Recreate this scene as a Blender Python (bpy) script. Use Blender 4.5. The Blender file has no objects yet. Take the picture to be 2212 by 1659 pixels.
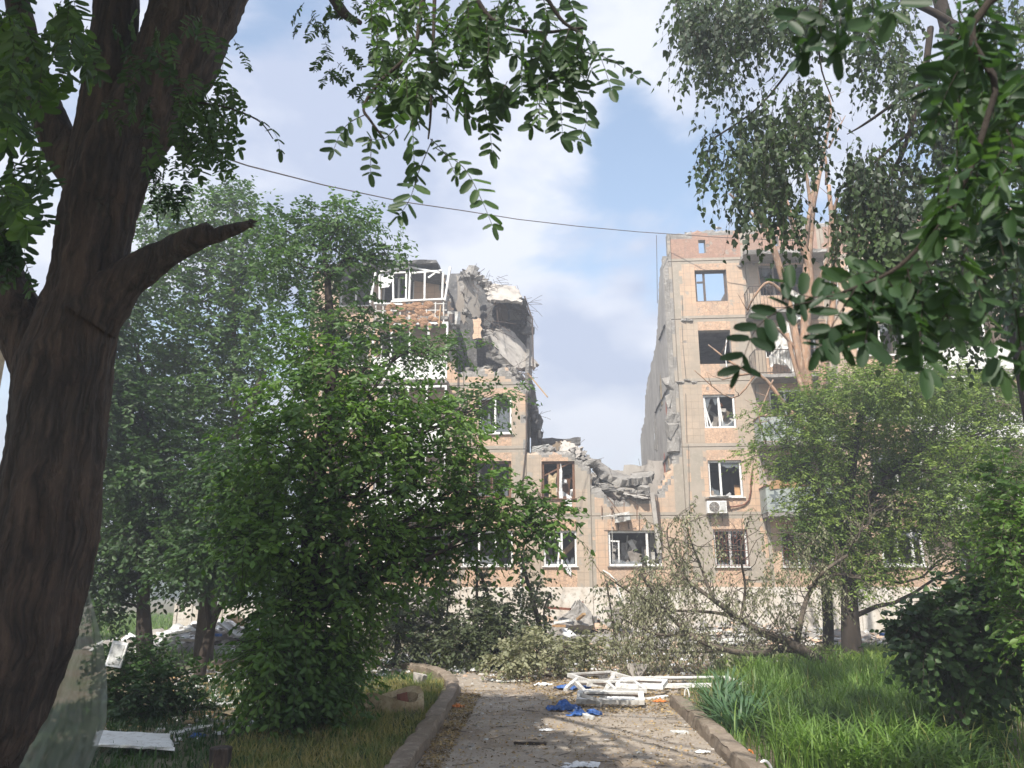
import bpy, bmesh, math, random
import numpy as np
from mathutils import Vector, Matrix, noise as mn
R = math.radians
rng = np.random.default_rng(7)
random.seed(7)
sc = bpy.context.scene
col = sc.collection
# ---------------------------------------------------------------- camera
EYE = 1.6; TH = R(14.9); FP = 1669.8; CX, CY = 1106.0, 829.5
cd = bpy.data.cameras.new("camera"); cam = bpy.data.objects.new("camera", cd); col.objects.link(cam)
cam.location = (0, 0, EYE); cam.rotation_euler = (R(90) + TH, 0, 0)
cd.sensor_width = 36; cd.lens = 36 * FP / 2212; cd.clip_start = 0.05; cd.clip_end = 3000
cd.dof.use_dof = True; cd.dof.focus_distance = 28; cd.dof.aperture_fstop = 8.0
sc.camera = cam
# ---------------------------------------------------------------- sky, sun, exposure
SUN = Vector((-0.42, -1.0, 1.30)).normalized()
wd = bpy.data.worlds.new("World"); sc.world = wd; wd.use_nodes = True
nt = wd.node_tree; nt.nodes.clear()
def N(t, k, **kw):
    n = t.nodes.new(k)
    for a, b in kw.items(): setattr(n, a, b)
    return n
def L(t, a, b): t.links.new(a, b)
wo = N(nt, "ShaderNodeOutputWorld"); bg = N(nt, "ShaderNodeBackground"); bg.inputs[1].default_value = 0.1
sky = N(nt, "ShaderNodeTexSky", sky_type='NISHITA', sun_disc=False)
sky.sun_elevation = math.asin(SUN.z); sky.sun_rotation = math.atan2(SUN.x, SUN.y)
sky.air_density = 1.3; sky.dust_density = 1.2
tc = N(nt, "ShaderNodeTexCoord")
def wmath(op, a, b=None, c=None):
    m = N(nt, "ShaderNodeMath", operation=op)
    for i, v in enumerate((a, b, c)):
        if v is None: continue
        if isinstance(v, (int, float)): m.inputs[i].default_value = v
        else: L(nt, v, m.inputs[i])
    return m.outputs[0]
mp = N(nt, "ShaderNodeMapping"); mp.inputs['Scale'].default_value = (1, 1, 1.9); L(nt, tc.outputs['Generated'], mp.inputs[0])
n1 = N(nt, "ShaderNodeTexNoise"); n1.inputs['Scale'].default_value = 3.2; n1.inputs['Detail'].default_value = 9; n1.inputs['Roughness'].default_value = 0.55
n1.inputs['Distortion'].default_value = 0.25
mp.inputs['Location'].default_value = (3.1, 1.7, 0.4)
L(nt, mp.outputs[0], n1.inputs[0])
def wdir(x, y):
    v = Vector(((x - CX) / FP, 1, -(y - CY) / FP))
    c, s = math.cos(TH), math.sin(TH)
    return Vector((v.x, c * v.y - s * v.z, s * v.y + c * v.z)).normalized()
acc = n1.outputs['Fac']
# patches where the photograph is clear blue (negative) or piled with cloud (positive)
for x, y, wdt, amt in ((1420, 310, 0.10, -0.30), (1350, 220, 0.05, -0.12), (1530, 480, 0.08, -0.17), (1290, 640, 0.12, -0.08),
                       (590, 90, 0.08, -0.13), (1240, 760, 0.08, -0.05), (1460, 40, 0.10, 0.06), (1330, 850, 0.10, 0.14), (1290, 940, 0.05, 0.1), (1460, 240, 0.05, 0.16),
                       (700, 300, 0.22, 0.12), (1100, 350, 0.18, 0.10), (1650, 180, 0.2, 0.08), (1470, 420, 0.07, 0.13), (900, 130, 0.3, 0.08)):
    d = wdir(x, y)
    vd = N(nt, "ShaderNodeVectorMath", operation='DISTANCE'); L(nt, tc.outputs['Generated'], vd.inputs[0]); vd.inputs[1].default_value = d
    q = wmath('DIVIDE', vd.outputs['Value'], wdt); q = wmath('MULTIPLY', q, q); q = wmath('MULTIPLY', q, -1.0); q = wmath('EXPONENT', q)
    acc = wmath('ADD', acc, wmath('MULTIPLY', q, amt))
cr = N(nt, "ShaderNodeMapRange", interpolation_type='SMOOTHSTEP'); cr.inputs['From Min'].default_value = 0.38; cr.inputs['From Max'].default_value = 0.57
L(nt, acc, cr.inputs['Value'])
n2 = N(nt, "ShaderNodeTexNoise"); n2.inputs['Scale'].default_value = 5.0; n2.inputs['Detail'].default_value = 7; L(nt, mp.outputs[0], n2.inputs[0])
ccr = N(nt, "ShaderNodeValToRGB"); L(nt, n2.outputs['Fac'], ccr.inputs[0])
ccr.color_ramp.elements[0].position = 0.40; ccr.color_ramp.elements[0].color = (3.4, 3.85, 5.0, 1)
ccr.color_ramp.elements[1].position = 0.60; ccr.color_ramp.elements[1].color = (5.6, 5.8, 6.4, 1)
mx = N(nt, "ShaderNodeMix", data_type='RGBA'); L(nt, wmath('MULTIPLY', cr.outputs[0], 0.93), mx.inputs[0])
tint = N(nt, "ShaderNodeMix", data_type='RGBA', blend_type='MULTIPLY'); tint.inputs[0].default_value = 1
L(nt, sky.outputs[0], tint.inputs[6]); tint.inputs[7].default_value = (1.6, 1.5, 1.4, 1)
L(nt, tint.outputs[2], mx.inputs[6]); L(nt, ccr.outputs[0], mx.inputs[7])
L(nt, mx.outputs[2], bg.inputs[0]); L(nt, bg.outputs[0], wo.inputs[0])
sl = bpy.data.lights.new("sun", 'SUN'); sl.energy = 4.6; sl.angle = R(0.5); sl.color = (1.0, 0.95, 0.87)
so = bpy.data.objects.new("sun", sl); col.objects.link(so); so.rotation_euler = SUN.to_track_quat('Z', 'Y').to_euler(); so.location = (0, 0, 60)
sc.view_settings.view_transform = 'Standard'; sc.view_settings.look = 'None'; sc.view_settings.gamma = 1
sc.view_settings.exposure = 0.85
sc.cycles.max_bounces = 6; sc.cycles.diffuse_bounces = 3; sc.cycles.transparent_max_bounces = 6; sc.cycles.transmission_bounces = 4
# ---------------------------------------------------------------- pixel <-> place helpers (design coordinates 2212 x 1659)
def at(x, y, Y):
    d = wdir(x, y); t = Y / d.y
    return Vector((d.x * t, Y, EYE + d.z * t))
def gnd(x, y, z=0.0):
    d = wdir(x, y); t = (z - EYE) / d.z
    return Vector((d.x * t, d.y * t, z))
def mpp(p):  # metres per design pixel at a world point
    return (p[1] * math.cos(TH) + (p[2] - EYE) * math.sin(TH)) / FP
# facade frame: s along the facade (right), d into the building, z up
YAW = R(4); Y0 = 30.95
FC, FS = math.cos(YAW), math.sin(YAW)
def to_local(p): q = Vector((p[0], p[1] - Y0)); return (q.x * FC - q.y * FS, q.x * FS + q.y * FC, p[2])
def to_world(s, d, z): return Vector((s * FC + d * FS, Y0 - s * FS + d * FC, z))
def fl(x, y, d=0.0):
    r = wdir(x, y); rl = (r.x * FC - r.y * FS, r.x * FS + r.y * FC, r.z); o = to_local((0, 0, EYE))
    t = (d - o[1]) / rl[1]
    return (o[0] + rl[0] * t, d, o[2] + rl[2] * t)
def fx(x, y, s):
    r = wdir(x, y); rl = (r.x * FC - r.y * FS, r.x * FS + r.y * FC, r.z); o = to_local((0, 0, EYE))
    t = (s - o[0]) / rl[0]
    return (s, o[1] + rl[1] * t, o[2] + rl[2] * t)
# ---------------------------------------------------------------- object helpers
def tag(o, label=None, cat=None, group=None, kind=None):
    if label: o['label'] = label
    if cat: o['category'] = cat
    if group: o['group'] = group
    if kind: o['kind'] = kind
    return o
def empty(name, loc=(0, 0, 0), rz=0.0, label=None, cat=None, group=None):
    o = bpy.data.objects.new(name, None); col.objects.link(o); o.location = loc; o.rotation_euler = (0, 0, rz); o.empty_display_size = 0.2
    return tag(o, label, cat, group)
def np_mesh(name, V, F, MI, mats, parent=None, smooth=False):
    """V (n,3); F list of arrays (m,k) of indices; MI list of per-array material index arrays/ints"""
    me = bpy.data.meshes.new(name)
    V = np.asarray(V, np.float32).reshape(-1, 3)
    me.vertices.add(len(V)); me.vertices.foreach_set('co', V.ravel())
    nl = sum(f.size for f in F); npol = sum(len(f) for f in F)
    me.loops.add(nl); me.polygons.add(npol)
    me.loops.foreach_set('vertex_index', np.concatenate([f.ravel() for f in F]).astype(np.int32))
    tot = np.concatenate([np.full(len(f), f.shape[1]) for f in F]).astype(np.int32)
    st = np.concatenate([[0], np.cumsum(tot)[:-1]]).astype(np.int32)
    me.polygons.foreach_set('loop_start', st)
    me.polygons.foreach_set('loop_total', tot)
    mi = np.concatenate([np.full(len(f), m) if np.isscalar(m) else m for f, m in zip(F, MI)]).astype(np.int32)
    for m in mats: me.materials.append(m)
    me.polygons.foreach_set('material_index', mi)
    if smooth: me.polygons.foreach_set('use_smooth', np.ones(npol, bool))
    me.update(calc_edges=True); me.validate()
    o = bpy.data.objects.new(name, me); col.objects.link(o)
    if parent: o.parent = parent
    return o
class MB:
    def __init__(s): s.v = []; s.f = []; s.m = []
    def quad(s, pts, m=0):
        n = len(s.v); s.v += [tuple(p) for p in pts]; s.f.append(tuple(range(n, n + len(pts)))); s.m.append(m)
    def add(s, vs, fs, m=0):
        n = len(s.v); s.v += [tuple(p) for p in vs]
        for f in fs: s.f.append(tuple(n + i for i in f)); s.m.append(m)
    def box(s, a, b, m=0, jit=0.0):
        x0, y0, z0 = a; x1, y1, z1 = b
        vs = [(x, y, z) for z in (z0, z1) for y in (y0, y1) for x in (x0, x1)]
        if jit: vs = [tuple(c + random.uniform(-jit, jit) for c in p) for p in vs]
        s.add(vs, [(0, 2, 3, 1), (4, 5, 7, 6), (0, 1, 5, 4), (2, 6, 7, 3), (0, 4, 6, 2), (1, 3, 7, 5)], m)
    def bar(s, a, b, w, h=None, m=0, up=(0, 0, 1), ew=None):
        a = Vector(a); b = Vector(b); h = h or w; d = (b - a).normalized(); u = Vector(up)
        if abs(d.dot(u)) > 0.95: u = Vector((1, 0, 0))
        x = d.cross(u).normalized(); u = x.cross(d); ew = ew or w
        vs = []
        for p, q in ((a, w), (b, ew)):
            for i, j in ((-1, -1), (1, -1), (1, 1), (-1, 1)): vs.append(p + x * i * q / 2 + u * j * h / 2 * q / w)
        s.add(vs, [(0, 1, 2, 3), (7, 6, 5, 4), (0, 4, 5, 1), (1, 5, 6, 2), (2, 6, 7, 3), (3, 7, 4, 0)], m)
    def tube(s, pts, rad, n=8, m=0, cap=True, dis=None):
        pts = [Vector(p) for p in pts]; k = len(pts)
        if not hasattr(rad, '__len__'): rad = [rad] * k
        base = len(s.v); u = None
        for i, p in enumerate(pts):
            t = (pts[min(i + 1, k - 1)] - pts[max(i - 1, 0)])
            t = t.normalized() if t.length > 1e-9 else Vector((0, 0, 1))
            if u is None:
                u = t.cross(Vector((0.3, 1, 0.1)));
                if u.length < 0.1: u = t.cross(Vector((1, 0, 0)))
                u.normalize()
            u = (u - t * u.dot(t)).normalized(); w = t.cross(u)
            for j in range(n):
                a = 2 * math.pi * j / n; dr = u * math.cos(a) + w * math.sin(a)
                r = rad[i]
                if dis: r = r * dis(p + dr * r, a, i)
                s.v.append(tuple(p + dr * r))
        for i in range(k - 1):
            for j in range(n):
                s.f.append((base + i * n + j, base + i * n + (j + 1) % n, base + (i + 1) * n + (j + 1) % n, base + (i + 1) * n + j)); s.m.append(m)
        if cap:
            s.f.append(tuple(base + j for j in reversed(range(n)))); s.m.append(m)
            s.f.append(tuple(base + (k - 1) * n + j for j in range(n))); s.m.append(m)
    def chunk(s, c, r, m=0, seed=None, n=7, flat=(1, 1, 1), rot=None, soft=False):
        if soft: return s.tuft(c, r, m, seed, n, flat, rot)
        """angular broken block: convex hull of a few points, a couple of them nearly coplanar (a slab face)"""
        rd = random.Random(seed if seed is not None else random.random()); c = Vector(c); bm = bmesh.new()
        q = Matrix.Rotation(rd.uniform(0, 6.3), 3, 'Z') @ Matrix.Rotation(rd.uniform(-.6, .6), 3, 'X'); th = rd.uniform(.4, .85)
        for _ in range(rd.randint(12, 17)):
            a = rd.uniform(0, 6.283); rr = rd.uniform(.65, 1.0); p = Vector((rr * math.cos(a), rr * math.sin(a) * .85, rd.choice((-th, th)) * rd.uniform(.75, 1)))
            p = q @ p; bm.verts.new(Vector((p.x * flat[0], p.y * flat[1], p.z * flat[2])) * r)
        bmesh.ops.convex_hull(bm, input=bm.verts); bm.verts.ensure_lookup_table()
        for v in list(bm.verts):
            if not v.link_faces: bm.verts.remove(v)
        bmesh.ops.subdivide_edges(bm, edges=bm.edges, cuts=1, use_grid_fill=True); bm.verts.ensure_lookup_table(); off = Vector((rd.uniform(0, 99),) * 3)
        for v in bm.verts: v.co += Vector(v.co).normalized() * .10 * r * mn.noise(v.co / max(r, .01) * 2.5 + off)
        bm.verts.index_update(); s.add([c + v.co for v in bm.verts], [tuple(v.index for v in f.verts) for f in bm.faces], m); bm.free()
    def tuft(s, c, r, m=0, seed=None, n=7, flat=(1, 1, 1), rot=None):
        """irregular broken block: a faceted noisy ball cut by random planes"""
        rd = random.Random(seed if seed is not None else random.random()); c = Vector(c)
        pl = []
        for _ in range(n):
            d = Vector((rd.gauss(0, 1), rd.gauss(0, 1), rd.gauss(0, 1))).normalized(); pl.append((d, rd.uniform(.55, .9)))
        vs = []; K, J = 10, 7; off = Vector((rd.uniform(0, 99),) * 3)
        for i in range(J + 1):
            ph = math.pi * i / J
            for j in range(K):
                a = 2 * math.pi * (j + .5 * (i % 2)) / K
                d = Vector((math.sin(ph) * math.cos(a), math.sin(ph) * math.sin(a), math.cos(ph)))
                t = 1.0
                for q, h in pl:
                    dq = d.dot(q)
                    if dq > 0.05: t = min(t, h / dq)
                t *= 1 + .16 * mn.noise(d * 2.6 + off)
                p = Vector((d.x * flat[0], d.y * flat[1], d.z * flat[2])) * t * r
                if rot is not None: p = rot @ p
                vs.append(c + p)
        fs = [(i * K + j, i * K + (j + 1) % K, (i + 1) * K + (j + 1) % K, (i + 1) * K + j) for i in range(J) for j in range(K)]
        s.add(vs, fs, m)
    def slab(s, o, ux, uy, th, m=0, nx=10, ny=6, rough=0.05, seed=0, me=None, bend=0.0):
        """broken plate: corner o, edge vectors ux, uy, thickness th; ragged outline"""
        o, ux, uy = Vector(o), Vector(ux), Vector(uy); nn = ux.cross(uy).normalized(); vs = []; off = Vector((seed * 3.7, seed * 1.3, 0))
        if me is None: me = m
        for k in (0, 1):
            for i in range(nx + 1):
                for j in range(ny + 1):
                    a, b = i / nx, j / ny
                    p = o + ux * a + uy * b + nn * (th * (k - 1) + .15 * th * mn.noise(Vector((a * 5, b * 5, k)) + off) - bend * (4 * a * (1 - a)))
                    if i in (0, nx): p += ux.normalized() * rough * (mn.noise(Vector((b * 7, k * .4, i)) + off) * 3 - .6)* (1 if i else -1)
                    if j in (0, ny): p += uy.normalized() * rough * (mn.noise(Vector((a * 7, k * .4, j + 9)) + off) * 3 - .6) * (1 if j else -1)
                    vs.append(p)
        W = (nx + 1) * (ny + 1); fs = []; id = lambda k, i, j: k * W + i * (ny + 1) + j
        top = [(id(1, i, j), id(1, i + 1, j), id(1, i + 1, j + 1), id(1, i, j + 1)) for i in range(nx) for j in range(ny)]
        bot = [(id(0, i, j), id(0, i, j + 1), id(0, i + 1, j + 1), id(0, i + 1, j)) for i in range(nx) for j in range(ny)]
        sd = []
        for i in range(nx):
            sd.append((id(0, i, 0), id(0, i + 1, 0), id(1, i + 1, 0), id(1, i, 0))); sd.append((id(0, i + 1, ny), id(0, i, ny), id(1, i, ny), id(1, i + 1, ny)))
        for j in range(ny):
            sd.append((id(0, 0, j + 1), id(0, 0, j), id(1, 0, j), id(1, 0, j + 1))); sd.append((id(0, nx, j), id(0, nx, j + 1), id(1, nx, j + 1), id(1, nx, j)))
        n = len(s.v); s.v += [tuple(p) for p in vs]
        for fset, mm in ((top, m), (bot, m), (sd, me)):
            for f in fset: s.f.append(tuple(n + q for q in f)); s.m.append(mm)
    def build(s, name, mats, parent=None, smooth=False, loc=None):
        me = bpy.data.meshes.new(name); mats = mats if isinstance(mats, (list, tuple)) else [mats]
        vs = s.v
        if loc is not None: vs = [(a - loc[0], b - loc[1], c - loc[2]) for a, b, c in vs]
        me.from_pydata(vs, [], s.f)
        for m in mats: me.materials.append(m)
        me.polygons.foreach_set('material_index', s.m)
        if smooth: me.polygons.foreach_set('use_smooth', [True] * len(s.f))
        me.update()
        o = bpy.data.objects.new(name, me); col.objects.link(o)
        if parent: o.parent = parent
        if loc is not None: o.location = loc
        return o
# ---------------------------------------------------------------- materials
def newmat(name):
    m = bpy.data.materials.new(name); m.use_nodes = True; t = m.node_tree; b = t.nodes['Principled BSDF']; return m, t, b
def mixc(t, fac, a, b, bt='MIX'):
    n = N(t, "ShaderNodeMix", data_type='RGBA', blend_type=bt)
    for i, v in ((0, fac), (6, a), (7, b)):
        if isinstance(v, (int, float)): n.inputs[i].default_value = v
        elif isinstance(v, tuple): n.inputs[i].default_value = (*v, 1)[:4]
        else: L(t, v, n.inputs[i])
    return n.outputs[2]
def mth(t, op, a, b=0.0):
    m = N(t, "ShaderNodeMath", operation=op)
    for i, v in enumerate((a, b)):
        if isinstance(v, (int, float)): m.inputs[i].default_value = v
        else: L(t, v, m.inputs[i])
    return m.outputs[0]
def rngm(t, v, a, b, c=0.0, d=1.0):
    m = N(t, "ShaderNodeMapRange"); L(t, v, m.inputs[0])
    for i, q in ((1, a), (2, b), (3, c), (4, d)): m.inputs[i].default_value = q
    return m.outputs[0]
def nz(t, vec, scale, detail=6, rough=.6):
    n = N(t, "ShaderNodeTexNoise"); n.inputs['Scale'].default_value = scale; n.inputs['Detail'].default_value = detail; n.inputs['Roughness'].default_value = rough
    L(t, vec, n.inputs[0]); return n.outputs['Fac']
def bump(t, b, h, st, dist=.02):
    n = N(t, "ShaderNodeBump"); n.inputs['Strength'].default_value = st; n.inputs['Distance'].default_value = dist; L(t, h, n.inputs['Height']); L(t, n.outputs[0], b.inputs['Normal'])
def mk(name, c1, c2=None, scale=3.0, rough=.85, bm=.4, bs=20., c3=None, dist=.02, lo=.38, hi=.62, stretch=None, spec=.3, metal=0.):
    m, t, b = newmat(name); tcn = N(t, "ShaderNodeTexCoord"); v = tcn.outputs['Object']
    if stretch:
        mpn = N(t, "ShaderNodeMapping"); mpn.inputs['Scale'].default_value = stretch; L(t, v, mpn.inputs[0]); v = mpn.outputs[0]
    c2 = c2 or tuple(x * .7 for x in c1)
    cc = mixc(t, rngm(t, nz(t, v, scale), lo, hi), c1, c2)
    if c3: cc = mixc(t, rngm(t, nz(t, v, scale * 4.3, 8, .7), .52, .66), cc, c3)
    L(t, cc, b.inputs['Base Color']); b.inputs['Roughness'].default_value = rough; b.inputs['Specular IOR Level'].default_value = spec; b.inputs['Metallic'].default_value = metal
    if bm: bump(t, b, nz(t, v, bs, 9, .7), bm, dist)
    return m
def leafmat(name, ca, cb, cc, tr=.35, rough=.5, sc_=1.3):
    m, t, b = newmat(name); g = N(t, "ShaderNodeNewGeometry"); tcn = N(t, "ShaderNodeTexCoord")
    c = mixc(t, g.outputs['Random Per Island'], ca, cb)
    c = mixc(t, rngm(t, nz(t, tcn.outputs['Object'], sc_, 3), .42, .62), c, cc)
    L(t, c, b.inputs['Base Color']); b.inputs['Roughness'].default_value = rough; b.inputs['Specular IOR Level'].default_value = .35
    tl = N(t, "ShaderNodeBsdfTranslucent"); cy = mixc(t, 1.0, c, (1.5, 1.7, .7), 'MULTIPLY'); L(t, cy, tl.inputs[0])
    ms = N(t, "ShaderNodeMixShader"); ms.inputs[0].default_value = tr
    L(t, b.outputs[0], ms.inputs[1]); L(t, tl.outputs[0], ms.inputs[2]); L(t, ms.outputs[0], t.nodes['Material Output'].inputs[0])
    return m
def xz(t):
    tcn = N(t, "ShaderNodeTexCoord"); sp = N(t, "ShaderNodeSeparateXYZ"); L(t, tcn.outputs['Object'], sp.inputs[0])
    cb = N(t, "ShaderNodeCombineXYZ"); L(t, sp.outputs[0], cb.inputs[0]); L(t, sp.outputs[2], cb.inputs[1]); L(t, sp.outputs[1], cb.inputs[2])
    return tcn.outputs['Object'], cb.outputs[0], sp
def pits(t, ob, c):
    # shrapnel pits and knocked off flakes
    w = N(t, 'ShaderNodeVectorMath', operation='ADD'); nn = N(t, 'ShaderNodeTexNoise'); nn.inputs['Scale'].default_value = 6; L(t, ob, nn.inputs[0]); sc2 = N(t, 'ShaderNodeVectorMath', operation='SCALE'); sc2.inputs['Scale'].default_value = .14; L(t, nn.outputs['Color'], sc2.inputs[0]); L(t, ob, w.inputs[0]); L(t, sc2.outputs[0], w.inputs[1])
    v1 = N(t, 'ShaderNodeTexVoronoi'); v1.inputs['Scale'].default_value = 1.5; L(t, w.outputs[0], v1.inputs[0]); v2 = N(t, 'ShaderNodeTexVoronoi'); v2.inputs['Scale'].default_value = 4.2; L(t, w.outputs[0], v2.inputs[0])
    p = mth(t, 'MAXIMUM', rngm(t, v1.outputs['Distance'], .10, .13, 1, 0), mth(t, 'MULTIPLY', rngm(t, v2.outputs['Distance'], .09, .12, 1, 0), rngm(t, nz(t, ob, .4, 3), .5, .6)))
    fl_ = rngm(t, nz(t, ob, 2.1, 7, .7), .60, .615)
    c = mixc(t, mth(t, 'MULTIPLY', fl_, .8), c, (.33, .30, .26)); return mixc(t, mth(t, 'MULTIPLY', p, .85), c, (.24, .215, .19)), p
def tilemat(name, ca, cb, cold, size=.2, worn=.5):
    m, t, b = newmat(name); ob, v, sp = xz(t)
    br = N(t, "ShaderNodeTexBrick"); br.offset = 0; br.squash = 1; L(t, v, br.inputs[0]); br.inputs['Scale'].default_value = 1
    br.inputs['Brick Width'].default_value = size; br.inputs['Row Height'].default_value = size; br.inputs['Mortar Size'].default_value = .006; br.inputs['Mortar Smooth'].default_value = .4
    br.inputs['Color1'].default_value = (*ca, 1); br.inputs['Color2'].default_value = (*cb, 1); br.inputs['Mortar'].default_value = (.235, .185, .14, 1); br.inputs['Bias'].default_value = .0
    c = mixc(t, rngm(t, nz(t, ob, .55, 6, .65), .5 - .1 * worn, .62), br.outputs['Color'], cold)
    c = mixc(t, rngm(t, nz(t, ob, 3.5, 9, .75), .45, .75, 0, .55), c, tuple(x * .75 for x in cold))
    # plain little dimples of the grey tile and drips of dirt
    mp2 = N(t, "ShaderNodeMapping"); mp2.inputs['Scale'].default_value = (5, 5, .5); L(t, ob, mp2.inputs[0])
    c = mixc(t, rngm(t, nz(t, mp2.outputs[0], 1.5, 5), .55, .75, 0, .35), c, (.22, .19, .17))
    c, pit = pits(t, ob, c)
    L(t, c, b.inputs['Base Color']); b.inputs['Roughness'].default_value = .8; b.inputs['Specular IOR Level'].default_value = .25
    h = mth(t, 'ADD', mth(t, 'MULTIPLY', mth(t, 'ADD', br.outputs['Fac'], mth(t, 'MULTIPLY', pit, 2.)), -1.0), mth(t, 'MULTIPLY', nz(t, ob, 30, 6, .7), .6)); bump(t, b, h, .5, .012)
    return m
def mosmat(name, ca, cb, cold):
    m, t, b = newmat(name); ob, v, sp = xz(t)
    vo = N(t, "ShaderNodeTexVoronoi", feature='DISTANCE_TO_EDGE'); vo.inputs['Scale'].default_value = 8.5; L(t, v, vo.inputs[0])
    vc = N(t, "ShaderNodeTexVoronoi"); vc.inputs['Scale'].default_value = 8.5; L(t, v, vc.inputs[0])
    hs = N(t, "ShaderNodeSeparateColor"); L(t, vc.outputs['Color'], hs.inputs[0])
    c = mixc(t, hs.outputs[0], ca, cb)
    c = mixc(t, rngm(t, nz(t, ob, .8, 7, .7), .5, .68), c, cold)
    c = mixc(t, rngm(t, vo.outputs[0], 0, .045, 1, 0), c, (.25, .18, .13))
    mp2 = N(t, "ShaderNodeMapping"); mp2.inputs['Scale'].default_value = (4, 4, .5); L(t, ob, mp2.inputs[0])
    c = mixc(t, rngm(t, nz(t, mp2.outputs[0], 1.5, 6), .5, .75, 0, .45), c, (.24, .19, .16))
    c, pit = pits(t, ob, c)
    L(t, c, b.inputs['Base Color']); b.inputs['Roughness'].default_value = .78; b.inputs['Specular IOR Level'].default_value = .25
    h = mth(t, 'ADD', mth(t, 'SUBTRACT', rngm(t, vo.outputs[0], 0, .06), mth(t, 'MULTIPLY', pit, 2.)), mth(t, 'MULTIPLY', nz(t, ob, 30, 6, .7), .5)); bump(t, b, h, .6, .012)
    return m
M = {}
M['tile_peach'] = tilemat('peach_square_tile', (.57, .40, .275), (.49, .335, .23), (.41, .325, .25), .28)
M['tile_grey'] = tilemat('worn_square_tile', (.47, .37, .28), (.41, .325, .245), (.36, .30, .235), .28, 1)
M['mosaic'] = mosmat('broken_stone_mosaic', (.58, .40, .275), (.48, .32, .22), (.39, .30, .23))
M['mosaic_dk'] = mosmat('dusky_stone_mosaic', (.40, .25, .185), (.33, .20, .15), (.29, .21, .165))
M['render'] = mk('cement_render', (.36, .31, .255), (.30, .265, .215), 1.6, .9, .5, 18, (.40, .35, .29))
M['concrete'] = mk('raw_concrete', (.31, .29, .265), (.2, .187, .17), 2.2, .95, .9, 14, (.4, .385, .36), .05)
M['concrete_lt'] = mk('pale_concrete', (.44, .41, .37), (.33, .30, .27), 1.2, .95, .5, 16, (.25, .23, .2), .03, stretch=(1, 1, .45))
M['concrete_dk'] = mk('dark_concrete', (.16, .155, .15), (.09, .088, .085), 2.0, .95, .9, 14, (.24, .23, .22), .05)
M['plinth'] = mk('whitewashed_plinth', (.55, .49, .42), (.60, .56, .50), 1.4, .9, .4, 12, (.33, .28, .22), lo=.45, hi=.55)
M['plaster'] = mk('room_plaster', (.34, .31, .27), (.25, .22, .19), 1.1, .95, .3, 8)
M['wallpaper'] = mk('room_wallpaper', (.22, .17, .12), (.16, .12, .09), 1.5, .95, .2, 8)
M['white'] = mk('white_plastic', (.80, .80, .78), (.68, .67, .64), 4, .45, .1, 30, (.5, .47, .43), spec=.5)
M['whitedirty'] = mk('grimy_white_plastic', (.62, .61, .58), (.42, .40, .36), 5, .6, .15, 30, (.3, .27, .23), spec=.4)
M['wood'] = mk('brown_painted_wood', (.17, .085, .045), (.11, .055, .03), 6, .6, .4, 25, stretch=(1, 1, .2))
M['wood_lt'] = mk('split_pine_board', (.45, .31, .17), (.33, .21, .11), 4, .8, .5, 25, stretch=(1, 1, .3))
M['wood_grey'] = mk('weathered_grey_board', (.30, .27, .24), (.19, .165, .14), 4, .9, .5, 25)
M['wood_orange'] = mk('orange_hardboard', (.50, .31, .15), (.36, .21, .11), 4, .8, .3, 25)
M['metal_dk'] = mk('dark_metal', (.06, .055, .05), (.10, .06, .04), 10, .6, .3, 40, spec=.5)
M['rust'] = mk('rusty_red_metal', (.20, .075, .045), (.13, .05, .03), 9, .7, .4, 40)
M['insul'] = mk('brown_insulation_wool', (.40, .235, .135), (.25, .135, .075), 7, 1, 1.0, 22, (.5, .33, .22), .06)
M['bal'] = mk('pale_grey_balcony_cladding', (.33, .36, .335), (.26, .285, .265), 3, .7, .2, 30)
M['baldk'] = mk('dark_mosaic_star', (.08, .10, .11), (.11, .13, .14), 9, .7, .2, 30)
M['bark'] = mk('deeply_furrowed_bark', (.055, .038, .028), (.02, .015, .013), 6, .95, 1.0, 10, (.085, .055, .038), .09, stretch=(2.6, 2.6, .3))
def barkmat():
    m, t, b = newmat('cracked_locust_bark'); tcn = N(t, "ShaderNodeTexCoord"); ob = tcn.outputs['Object']
    nn = N(t, 'ShaderNodeTexNoise'); nn.inputs['Scale'].default_value = 3; L(t, ob, nn.inputs[0]); s2 = N(t, 'ShaderNodeVectorMath', operation='SCALE'); s2.inputs['Scale'].default_value = .14; L(t, nn.outputs['Color'], s2.inputs[0]); ad = N(t, 'ShaderNodeVectorMath', operation='ADD'); L(t, ob, ad.inputs[0]); L(t, s2.outputs[0], ad.inputs[1])
    mp3 = N(t, "ShaderNodeMapping"); mp3.inputs['Scale'].default_value = (20, 20, 2.0); L(t, ad.outputs[0], mp3.inputs[0])
    vo = N(t, "ShaderNodeTexVoronoi", feature='DISTANCE_TO_EDGE'); vo.inputs['Scale'].default_value = 1; L(t, mp3.outputs[0], vo.inputs[0]); rid = mth(t, 'MAXIMUM', rngm(t, vo.outputs[0], .0, .45), rngm(t, nz(t, mp3.outputs[0], .6, 4), .40, .6))
    c = mixc(t, rngm(t, nz(t, ob, 2.2, 6), .4, .62), (.078, .052, .038), (.055, .043, .035)); c = mixc(t, rngm(t, nz(t, mp3.outputs[0], 1.3, 6, .7), .5, .7), c, (.12, .085, .062)); c = mixc(t, rid, (.022, .017, .014), c); c = mixc(t, rngm(t, nz(t, ob, 5, 8, .7), .62, .70, 0, .5), c, (.09, .10, .07))
    L(t, c, b.inputs['Base Color']); b.inputs['Roughness'].default_value = .95; bump(t, b, mth(t, 'ADD', mth(t, 'MULTIPLY', rid, 1.0), mth(t, 'MULTIPLY', nz(t, ob, 30, 8, .7), .5)), .8, .03); return m
M['bark'] = barkmat()
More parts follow.
